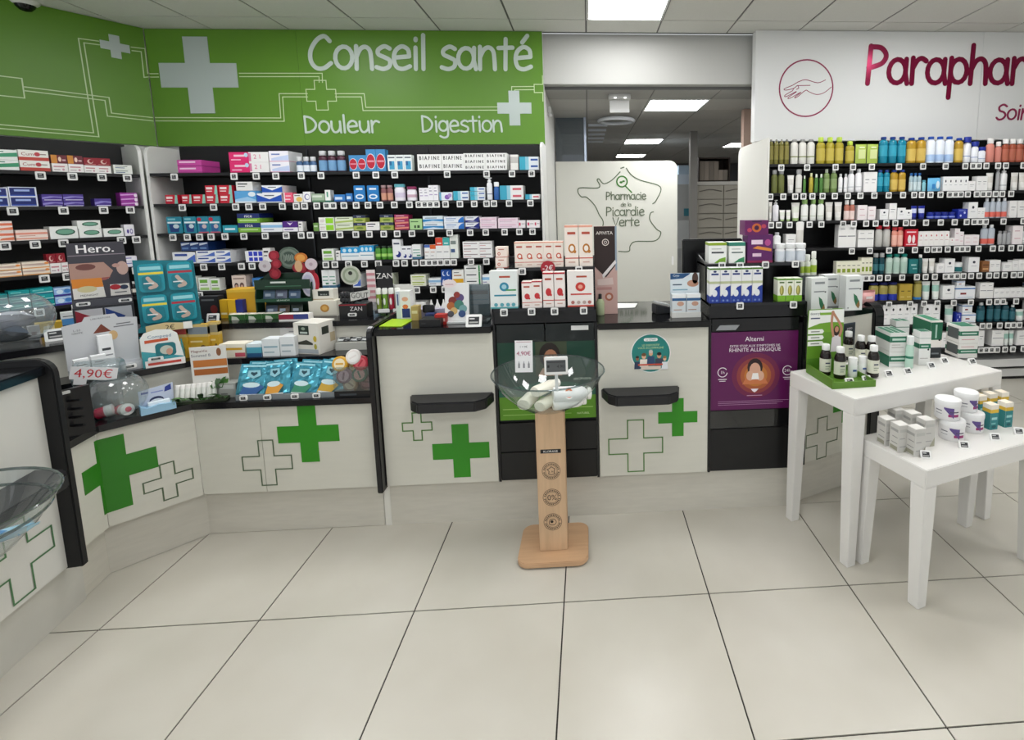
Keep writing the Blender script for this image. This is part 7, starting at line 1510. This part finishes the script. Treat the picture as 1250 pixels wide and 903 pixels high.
# yellow pouches and green topped boxes at the back of the middle ledge
for k, (x0, x1, c2, l) in enumerate([(208, 231, 'a83a34', 'yellow pack with red top on the middle ledge'), (232.5, 257, '7f8890', 'yellow pack with grey top on the middle ledge'), (257.5, 269, '8a8470', 'narrow yellow pack at the right of the pair')]):
    wbox(l, x0, x1, 396 if k != 2 else 393, 437-(k*1.5), 'c9a030', [('r', 0, .62, 1, 1, 'c9b070'), ('r', 0, .70, 1, .92, c2), ('d', .7, .25, .15, .12, '7a5a2a'), ('r', .1, .45, .7, .5, 'e6d49a')], ZB_, 0, .03, 'cough_sweets', 'yellow packs')
for k, (c, l) in enumerate((('c9762a', 'orange based green box with leaf emblem'), ('b83440', 'red based green box with leaf emblem'), ('2a7a80', 'teal based green box with leaf emblem'))):
    wbox(l+' on the middle ledge', 283+k*20.5, 303+k*20.5, 384-k*.6, 424.5-k, 'dcd9cc', [('r', 0, .68, 1, 1, '2f5f2c'), ('g', [(.15, .72), (.55, .7), (.75, .78), (.5, .93), (.2, .95)], 'c9d0c0'), ('d', .6, .75, .14, .05, '8a5034' if k < 2 else '3a4a34'), ('r', 0, .0, 1, .45, c), ('r', .0, .45, 1, .52, 'ddd6c6')], ZB_, 0, .05, 'infusion_box', 'green topped infusion boxes')
for k, (x0, x1, yt, c, pr_2, l) in enumerate([(269, 300, 420, 'e6e0cf', [('r', 0, .55, .9, .72, 'cfa02c'), ('r', 0, .05, .25, .35, 'c9a23c'), ('r', .6, .05, 1, .35, 'b84a5a')], 'stack of white and yellow lozenge boxes'), (302, 320, 420, 'd5e0e4', [('r', 0, 0, 1, .3, '1f4f7a'), ('r', 0, .3, 1, .75, '4f9fb4')], 'teal and navy lozenge box'), (321, 342, 414, 'dfe4e6', [('r', .1, .5, .9, .6, '8fb0bc'), ('r', .1, .2, .7, .28, '9fb4bc')], 'white lozenge box with pale blue print'), (343, 361, 411, 'e2e5e6', [('r', .1, .5, .9, .6, '9fb0b8'), ('r', .1, .2, .7, .28, 'a9b6bc')], 'white lozenge box next to the dark logo carton')]):
    wbox(l+' at the edge of the middle ledge', x0, x1, yt, 436.5-k*.8, c, pr_2, ZB_, 0, .07, 'lozenge_box', 'lozenge boxes')
for k, (px, py, w) in enumerate([(265, 434, 'by the yellow packs'), (285, 434.5, 'at the white and yellow lozenge boxes'), (308, 433.5, 'at the teal lozenge box'), (330, 433, 'at the pale blue printed lozenge box'), (352, 432, 'beside the dark logo carton')]):
    sh = [c for c in dcn.children if c.name.startswith('ledge')][1]
    q = ony(px, 421, 2.632); put('price_tag', tag_mesh(.05, .022), sh, (q.x, 2.6275, .8715+.0))
# white cartons with dark logo
def carton_turned(label, x0, x1, yt, yb, c, pr, z, rz, d, side=None, group='white cartons with dark green logo'):
    p = onz(x0, yb, z); w = (ony(x1, yb, p.y).x-p.x)/math.cos(rz); h = ony(x0, yt, p.y).z-z
    mb = MB(); mb.box(0, w, 0, d, 0, h, M(c, .45)); m2 = MB(); prints(m2, w, h, 0, pr); b = len(mb.V); mb.V += [(v[0]+w/2, v[1], v[2]) for v in m2.V]
    for f, i in zip(m2.F, m2.I): mb.F.append(tuple(b+k for k in f)); mb.I.append(mb.mi(m2.mats[i]))
    if side:
        for y0, z0, y1, z1, cc in side: mb.quad((w+.0005, d*y0, h*z0), (w+.0005, d*y1, h*z0), (w+.0005, d*y1, h*z1), (w+.0005, d*y0, h*z1), M(cc, .45))
    return tag(mb.build('logo_carton', None, (p.x, p.y, z+.0005), rz), label, 'box', group)
LG1 = [('r', .2, .62, .62, .92, '1c2c24'), ('r', .26, .66, .56, .72, 'b9c4bc'), ('d', .4, .82, .08, .05, '8f9c8a'), ('g', [(.15, .3), (.75, .3), (.75, .36), (.5, .46), (.15, .38)], '3a3c34'), ('d', .85, .5, .07, .1, 'c9b03c'), ('d', .85, .25, .06, .09, 'a8a03c'), ('d', .06, .5, .06, .12, 'b9a43c'), ('r', .05, .03, .95, .16, 'a9b0b4')]
carton_turned('front white carton with dark green logo on the middle ledge', 361, 395, 394, 431.5, 'dcd9d0', LG1, ZB_, math.radians(-14), .12, [(.2, .6, .6, .85, '2a3028'), (.65, .3, .95, .6, 'b9a98a')])
carton_turned('white carton with red and blue flaps behind the logo carton', 344, 380, 384, 427, 'dedcd8', [('r', 0, .86, .5, 1, '8a1f3a'), ('r', .5, .86, 1, 1, '2f3a7a'), ('r', .2, .62, .8, .66, 'b98a94'), ('r', .3, .5, .7, .53, '9a9a9c')], ZB_, 0, .05)
p = onz(430, 427, ZB_)
lq = thing('liquorice_tray', 'white card tray of black and white sweets on the middle ledge', 'tray', (p.x, p.y, ZB_))
MB().box(-.085, .085, 0, .09, 0, .04, M('bfbfb8', .5)).build('tray', lq); mb = MB().prism(rrect(-.085, .085, 0, .12, .02, '34'), .09, .094, M('c6c6be', .5), 'y'); mb.fdisc(.01, .105, .022, .02, .0896, M('1b1c1a', .5)); mb.frect(-.06, .07, .06, .085, .0896, M('3f4a58', .5)); mb.build('back_card', lq)
for k in range(10):
    o = cached(('sw', k % 2), lambda: pouch_mesh(.045, .03, ['ccd0cf', '2c2d2f'][k % 2], [('r', .2, .3, .8, .6, ['3a3c3e', 'c9cbc9'][k % 2])], .014).mesh('sweet_packet', True))
    tag(put('sweet_packet', o, None, (p.x-.06+.03*(k % 5), p.y+.02+.035*(k//5), ZB_+.044+.008*(k//5)), (math.radians(-60), 0, random.uniform(-.4, .4))), ['white sweet packet lying in the liquorice tray', 'black sweet packet lying in the liquorice tray'][k % 2], 'packet', ['white sweet packets in the tray', 'black sweet packets in the tray'][k % 2])

# ================================================================ TOP LEDGE
# ---- globe with grey parcels at the left end
p = onz(0, 418, ZC); p = onz(4, 424, ZC); R_ = .13
g2 = thing('globe_bowl', 'clear globe bowl of grey parcels at the left edge of the top ledge', 'bowl', (p.x, p.y+.06, ZC))
mb = MB(); pr = [(R_*.5, 0)]+[(R_*math.sin(a), R_*.92-R_*.92*math.cos(a)) for a in [.55+.2*k for k in range(11)]]; mb.lathe(pr, glass('dfe6e8', .03, .12), 32); mb.F.pop(); mb.I.pop(); mb.build('globe', g2, smooth=True)
for k, (dx, dz, a, c) in enumerate([(-.02, .03, 20, '4a5058'), (.03, .055, -30, '5f6878'), (-.01, .09, 50, 'a9a8b8'), (.02, .12, 10, 'c9c6d0')]):
    tag(put('net_parcel', pouch_mesh(.13, .08, c, (), .05).mesh('net_parcel', True), None, (p.x+dx, p.y+.06, ZC+dz), (math.radians(70), 0, math.radians(a))), ['lowest dark parcel inside the left globe bowl', 'slate parcel inside the left globe bowl', 'lilac grey parcel inside the left globe bowl', 'pale parcel on top inside the left globe bowl'][k], 'parcel', 'parcels in the left globe')
etag(69, 416, ZC, 'wide price tag on the top ledge beside the left globe bowl', FA, .07, 20)
p = onz(62, 408, ZC); wbox('yellow packet lying behind the wide price tag', 49, 73, 394, 406, 'd9b23c', [('r', .3, .3, .7, .7, 'efe0b0')], ZC, FA, .06, 'yellow_packet'); wbox('white and blue carton behind the yellow packet', 79, 95, 381, 396, 'd9dcde', [('r', 0, 0, 1, .5, '4a8ac4'), ('r', .1, .65, .9, .72, '6a6c70')], ZC, FA, .05, 'carton'); wbox('small pinkish white pouch beside the left globe bowl', 37, 48, 398, 412, 'd9c9c6', [('r', .3, .2, .7, .5, 'a88a86')], ZC, FA, .03, 'carton')
# ---- Hero display
p = onz(124, 402, ZC); HA = FA-.12
he = thing('card_display', 'tall dark card display headed Hero with cropped face picture', 'display', (p.x, p.y+.03, ZC), HA)
w2, h1, h2 = .108, .15, .435
mb = MB().prism([(-w2, h1), (w2, h1), (w2*.93, h2), (-w2*.93, h2)], .0, .006, M('3c3a42', .45), 'y'); y = -.0005
mb.ftext('Hero.', -.005, h2-.03, .04, y-.001, M('eceae9', .5), .17); mb.ftext('Hero.', -.003, h2-.03, .04, y-.0012, M('eceae9', .5), .17); mb.frect(-w2*.93, w2*.93, h2-.064, h2-.060, y, M('8a8088', .5))
mb.fpoly([(-w2*.95, h1+.09), (.03, h1+.10), (.05, h1+.14), (.02, h1+.185), (-w2*.94, h1+.185)], y, M('a98578', .5)); mb.fdisc(-.045, h1+.165, .035, .016, y-.0003, M('6a3f3a', .5)); mb.fpoly([(-.1, h1+.1), (.04, h1+.11), (.02, h1+.095), (-.09, h1+.085)], y-.0003, M('93504c', .5)); mb.fdisc(.085, h1+.15, .022, .035, y-.0003, M('b99a90', .5)); mb.fdisc(.062, h1+.165, .014, .01, y-.0004, M('b08a80', .5))
mb.fpoly([(-.1, h1+.01), (.012, h1+.01), (.005, h1+.108), (-.1, h1+.108)], y-.0008, M('d9d6cf', .5)); mb.fpoly([(-.1, h1+.062), (.008, h1+.062), (.005, h1+.108), (-.1, h1+.108)], y-.001, M('d2802c', .5)); mb.fdisc(-.05, h1+.055, .035, .016, y-.0012, M('c9bf92', .5)); mb.ftext('MIDNIGHT', -.045, h1+.025, .009, y-.0012, M('26262a', .5), .09)
mb.fpoly([(.03, h1+.012), (.104, h1+.012), (.102, h1+.07), (.032, h1+.07)], y-.0008, M('cfcbc6', .5)); mb.fdisc(.05, h1+.055, .02, .014, y-.001, M('a8242e', .5)); mb.fdisc(.082, h1+.052, .016, .012, y-.001, M('26304a', .5)); mb.frect(.045, .09, h1+.025, h1+.03, y-.001, M('55565a', .5))
mb.build('header_card', he)
mb = MB().box(-w2, w2, -.04, .05, .0, h1-.03, M('2f3036', .45)); y = -.0405
mb.frect(-.1, -.005, .015, h1-.04, y, M('b9b8bc', .5)); mb.fpoly([(-.1, .03), (-.05, .025), (-.02, .055), (-.1, h1-.042)], y-.0003, M('8f2433', .5)); mb.frect(.003, .1, .015, h1-.04, y, M('b4b6bc', .5)); mb.fpoly([(.005, .03), (.05, .025), (.075, .06), (.005, h1-.042)], y-.0003, M('1f3a7a', .5)); mb.frect(-.1, .1, .0, .01, y, M('55565c', .5)); mb.build('tray_box', he)
MB().box(-w2, w2, -.01, .006, h1-.03, h1, M('4a4b52', .4)).build('ledge_strip', he); put('price_tag', tag_mesh(.05, .018), he, (-.07, -.0115, h1-.006)); put('price_tag', tag_mesh(.05, .018), he, (.08, -.0115, h1-.006))
# ---- teal blister rack
p = onz(207, 401, ZC); TA = FA-.28
bs = thing('blister_rack', 'teal card rack with four foot plaster blister packs on the top ledge', 'display', (p.x, p.y+.02, ZC), TA)
w3 = .118; mb = MB().prism([(-w3, .0), (w3, .0), (w3*.93, .335), (-w3, .35)], 0, .006, M('0f6f7c', .42), 'y'); mb.build('back_card', bs); MB().box(-w3, w3, -.06, .05, 0, .02, M('0f6470', .45)).build('tray', bs)
mb = MB().prism([(-.09, 0), (.06, 0), (.06, .03), (-.02, .04), (-.09, .03)], -.066, -.061, M('cdb98a', .45), 'y'); mb.ftext('2€', .0, .017, .022, -.0665, M('1f1c18', .5)); mb.frect(.05, .085, .0, .035, -.0665, M('e6e6e0', .5)); mb.build('price_flag', bs)
for k in range(4):
    cx, cz = (-.055, .055)[k % 2], (.035, .19)[k//2]; wv, hv = .096, .14
    mb = MB(); mb.prism(rrect(-wv/2, wv/2, 0, hv, .02), -.012, -.001, M('1a8fa0', .2), 'y'); y = -.0125
    mb.frect(-wv*.4, wv*.4, hv*.78, hv*.9, y, M('8fccd4', .4)); mb.frect(-wv*.48, wv*.48, hv*.62, hv*.7, y, M('d9c93c' if k % 2 == 0 else 'a82a3a', .4)); mb.prism(rrect(-wv*.36, wv*.36, hv*.08, hv*.58, .015), -.02, -.012, M('147482', .2), 'y')
    stroke(mb, spline([(-.012, hv*.5), (-.002, hv*.38), (.016, hv*.22), (-.006, hv*.16)], 4), .016, -.02, M('b9a89c', .5), .002); mb.frect(-wv*.3, wv*.1, hv*.30, hv*.34, -.0225, M('dfe6e6', .5))
    c, s = math.cos(TA), math.sin(TA)
    tag(mb.build('blister_pack', None, (p.x+cx*c, p.y+.02+cx*s, ZC+cz), TA), '%s %s blister pack on the teal foot plaster rack' % (('lower', 'upper')[k//2], ('left yellow-striped', 'right red-striped')[k % 2]), 'blister pack', 'blister packs on the teal rack')
# ---- small goods right of the teal rack
etag(259, 394, ZC, 'price tag on the top ledge right of the teal rack', 0, .06, 15)
wbox('black carton with red picture on the top ledge', 246, 268, 362, 388, '1c1c20', [('d', .75, .4, .2, .2, '7a2420'), ('r', .1, .8, .8, .88, '6a6c6e')], ZC, 0, .05)
wbox('large yellow display carton on the top ledge', 281, 316, 353, 387, 'c99a1f', [('r', 0, .9, 1, 1, 'd9b23c'), ('r', .1, .1, .9, .14, 'e6d08a')], ZC, .1, .09, 'display_carton')
for k, (x0, x1, c, l) in enumerate([(270, 279, 'd2a51f', 'left yellow sachet before the large yellow carton'), (279.5, 289, 'd9ac24', 'right yellow sachet before the large yellow carton'), (289.5, 298, '1f2a72', 'navy sachet before the large yellow carton')]): wbox(l, x0, x1, 366, 388.5, c, [('r', .1, .2, .9, .3, 'efe3b8')], ZC, 0, .03, 'sachet', 'sachets before the yellow carton')
# ---- dark green tea display with emblem
p = onz(348, 387, ZC); sc = p.y/628
td = thing('tea_display', 'dark green display with grey round emblem, fruits and sachets', 'display', (p.x, p.y, ZC))
DGm = M('12301f', .4); w4 = .145; h4_ = .235
body = [(-w4, 0), (w4, 0), (w4, h4_*.55), (w4*1.02, h4_*.8), (w4*.75, h4_), (-w4*.75, h4_), (-w4*1.08, h4_*.85), (-w4*1.05, h4_*.65), (-w4*.9, h4_*.45)]
MB().prism(body, .07, .08, DGm, 'y').build('back_card', td)
for s in (-1, 1): MB().prism([(.0, 0), (.07, 0), (.07, h4_*.9), (.02, h4_*.8), (0, h4_*.5)], s*w4-.003, s*w4+.003, DGm, 'x').build('side_card', td)
for z in (.0, .085): MB().box(-w4+.004, w4-.004, .0, .07, z, z+.012, DGm).build('shelf', td)
mb = MB().box(-w4, w4, .0, .006, h4_*.66, h4_*.88, DGm); mb.frect(-.09, .1, h4_*.72, h4_*.74, -.0006, M('3f6a50', .5)); mb.frect(-.06, .02, h4_*.80, h4_*.84, -.0006, M('cfd6cf', .5)); mb.build('header_band', td)
for z in (.012, .097): mb = MB().box(-w4, w4, -.002, .0, z-.012, z+.006, M('1f4a34', .4)); mb.ftext('LES INFUSIONS', 0, z-.003, .007, -.0024, M('c9d6c9', .5)); mb.build('price_strip', td)
for k, (x, z, c) in enumerate([(-.09, .097, '4f6274'), (-.025, .097, '5f6678'), (.045, .097, '4a5f78'), (-.085, .012, '4a566a'), (-.02, .012, '5a4a3c'), (.05, .012, '3f4a44')]):
    tag(put('tea_sachet', pouch_mesh(.062, .05, c, [('r', .2, .3, .8, .6, '8a96a4')], .02).mesh('tea_sachet', True), None, (p.x+x, p.y+.025, ZC+z+.0006), (math.radians(-12), 0, 0)), ['left', 'middle', 'right'][k % 3]+(' upper' if k < 3 else ' lower')+' sachet in the dark green tea display', 'sachet', 'sachets in the tea display')
mb = MB().lathe([(.06, 0), (.06, .006)], M('4f5f54', .45), 28); mb.lathe([(.05, .0062), (.05, .0068)], M('6a786c', .5), 24); mb.lathe([(.036, .007), (.036, .0075)], M('3c4c42', .5), 20); mb.xf(Matrix.Rotation(math.pi/2, 4, 'X')); 
for a in range(8): mb.frect(-.028+.007*a, -.024+.007*a, -.02+.004*(a % 3), .02-.005*(a % 2), -.008, M('8a968a', .5))
mb.build('round_emblem', td, (.02, .06, h4_+.085))
def disc_piece(nm, x, z, r, rz_, cols, y=.05):
    mb = MB()
    for k, (f, c) in enumerate(cols): mb.lathe([(r*f, .004+.001*k), (r*f, .0045+.001*k)] if k else [(r*f, 0), (r*f, .004)], M(c, .5), 18, 1, rz_)
    mb.xf(Matrix.Rotation(math.pi/2, 4, 'X')).build(nm, td, (x, y, z))
for x, z, r in ((-.055, h4_+.1, .028), (-.075, h4_+.03, .026), (-.045, h4_+.055, .026), (.06, h4_+.03, .024), (.09, h4_+.03, .028), (.125, h4_+.0, .028), (.13, h4_-.05, .03), (.135, h4_-.10, .026), (-.06, h4_-.0, .03)): disc_piece('raspberry', x, z, r, 1, [(1, '8f1a2c'), (.6, 'a82a3a')], .045+random.uniform(0, .01))
disc_piece('orange_slice', .085, h4_+.085, .034, .8, [(1, 'c2702a'), (.7, 'd99a4a')], .052); disc_piece('almond_piece', .075, h4_+.04, .02, 1.6, [(1, 'c9a27a')], .04)
disc_piece('daisy', -.10, h4_+.045, .032, 1, [(1, 'c3bcc0'), (.3, 'a89aa0')], .036); disc_piece('daisy', .145, h4_+.05, .032, 1, [(1, 'cbbcc4'), (.3, 'b09aa6')], .036); disc_piece('oval_flower', .125, h4_-.06, .036, 1.9, [(1, 'cfcbd6'), (.8, 'b9b6cc'), (.5, 'd6d3de')], .03); disc_piece('oval_flower', .16, h4_-.05, .02, 2.6, [(1, 'a81f30')], .034)
MB().prism([(-.02, 0), (.02, 0), (.012, .12), (-.01, .13)], .0, .006, M('a8602c', .5), 'y').build('orange_flag', td, (.165, .02, .0)); put('price_tag', tag_mesh(.05, .02), td, (.0, -.004, .02))
# ---- stacked logo cartons
p = onz(395, 386, ZC)
sc2 = thing('carton_display', 'two-step white carton display with gold coin and dark logo', 'display', (p.x, p.y, ZC))
mb = MB().box(-.075, .075, 0, .07, 0, .085, M('d6d2c4', .45)); mb.fdisc(.01, .045, .024, .022, -.0006, M('b9853a', .5)); mb.fdisc(.01, .045, .014, .013, -.001, M('d6a85a', .5)); mb.frect(-.07, .07, .0, .008, -.0006, M('b4b0a4', .5)); mb.build('lower_box', sc2)
mb = MB().box(-.06, .05, .02, .08, .085, .145, M('dcd9ce', .45)); mb.frect(-.03, .03, .11, .138, .0194, M('1c2620', .5)); mb.ftext('RICOLA', 0, .118, .007, .019, M('d0d6d0', .5), .05); mb.frect(-.06, .05, .09, .094, .0194, M('a8946a', .5)); mb.build('upper_box', sc2)
# ---- ZAN display
p = onz(431, 388, ZC)
zn = thing('liquorice_display', 'black liquorice display reading ZAN with round grey badge', 'display', (p.x, p.y, ZC))
mb = MB().box(-.07, .075, 0, .08, 0, .075, M('141416', .35)); mb.ftext('ZAN', .02, .05, .022, -.0006, M('e0dcdc', .5)); mb.frect(-.07, .075, .068, .075, -.0006, M('8a1f2a', .5)); mb.build('tray_box', zn); put('price_tag', tag_mesh(.045, .018), zn, (.0, -.002, .028))
mb = MB(); mb.prism([(-.01, .0), (.09, .02), (.095, .06), (-.01, .045)], 0, .005, M('c9c9c4', .5), 'y'); mb.ftext('GOUT', .04, .031, .03, -.0006, M('1c1c1e', .5), .09); mb.build('tilted_sign', zn, (0, .01, .09))
mb = MB().lathe([(.052, 0), (.052, .005)], M('b9bcae', .45), 28); mb.lathe([(.042, .0052), (.042, .0056)], M('8f9a84', .5), 26); mb.lathe([(.03, .006), (.03, .0064)], M('b0b8a6', .5), 22); mb.lathe([(.011, .0068), (.011, .0072)], M('23241f', .5), 14, 1, 1, 0, .012); mb.xf(Matrix.Rotation(math.pi/2, 4, 'X')); mb.build('round_badge', zn, (-.02, .06, .225)); MB().box(-.024, -.016, .062, .066, .07, .19, M('26272a', .5)).build('badge_post', zn)
mb = MB().box(.055, .10, .075, .08, .07, .25, M('e0d3d3', .5))
for k in range(5): mb.frect(.055, .10, .09+k*.032, .105+k*.032, .0745, M('c98a92', .5))
mb.build('striped_card', zn)
mb = MB().box(.105, .19, .085, .09, .12, .27, M('121214', .4)); mb.ftext('ZAN', .148, .215, .03, .0845, M('e6e2e0', .5)); mb.box(.14, .15, .086, .089, 0, .12, BLACK); mb.build('rear_card', zn)
for k in range(7):
    mb = MB().lathe([(.0, -.02), (.016, -.012), (.02, 0), (.016, .012), (0, .02)], M('1e1e21', .25), 12)
    tag(mb.build('liquorice_roll', None, (p.x-.055+.017*(k % 4), p.y+.03, ZC+.095+.028*(k//4)), 0, True), 'black liquorice roll heaped in the ZAN display', 'sweet', 'liquorice rolls')
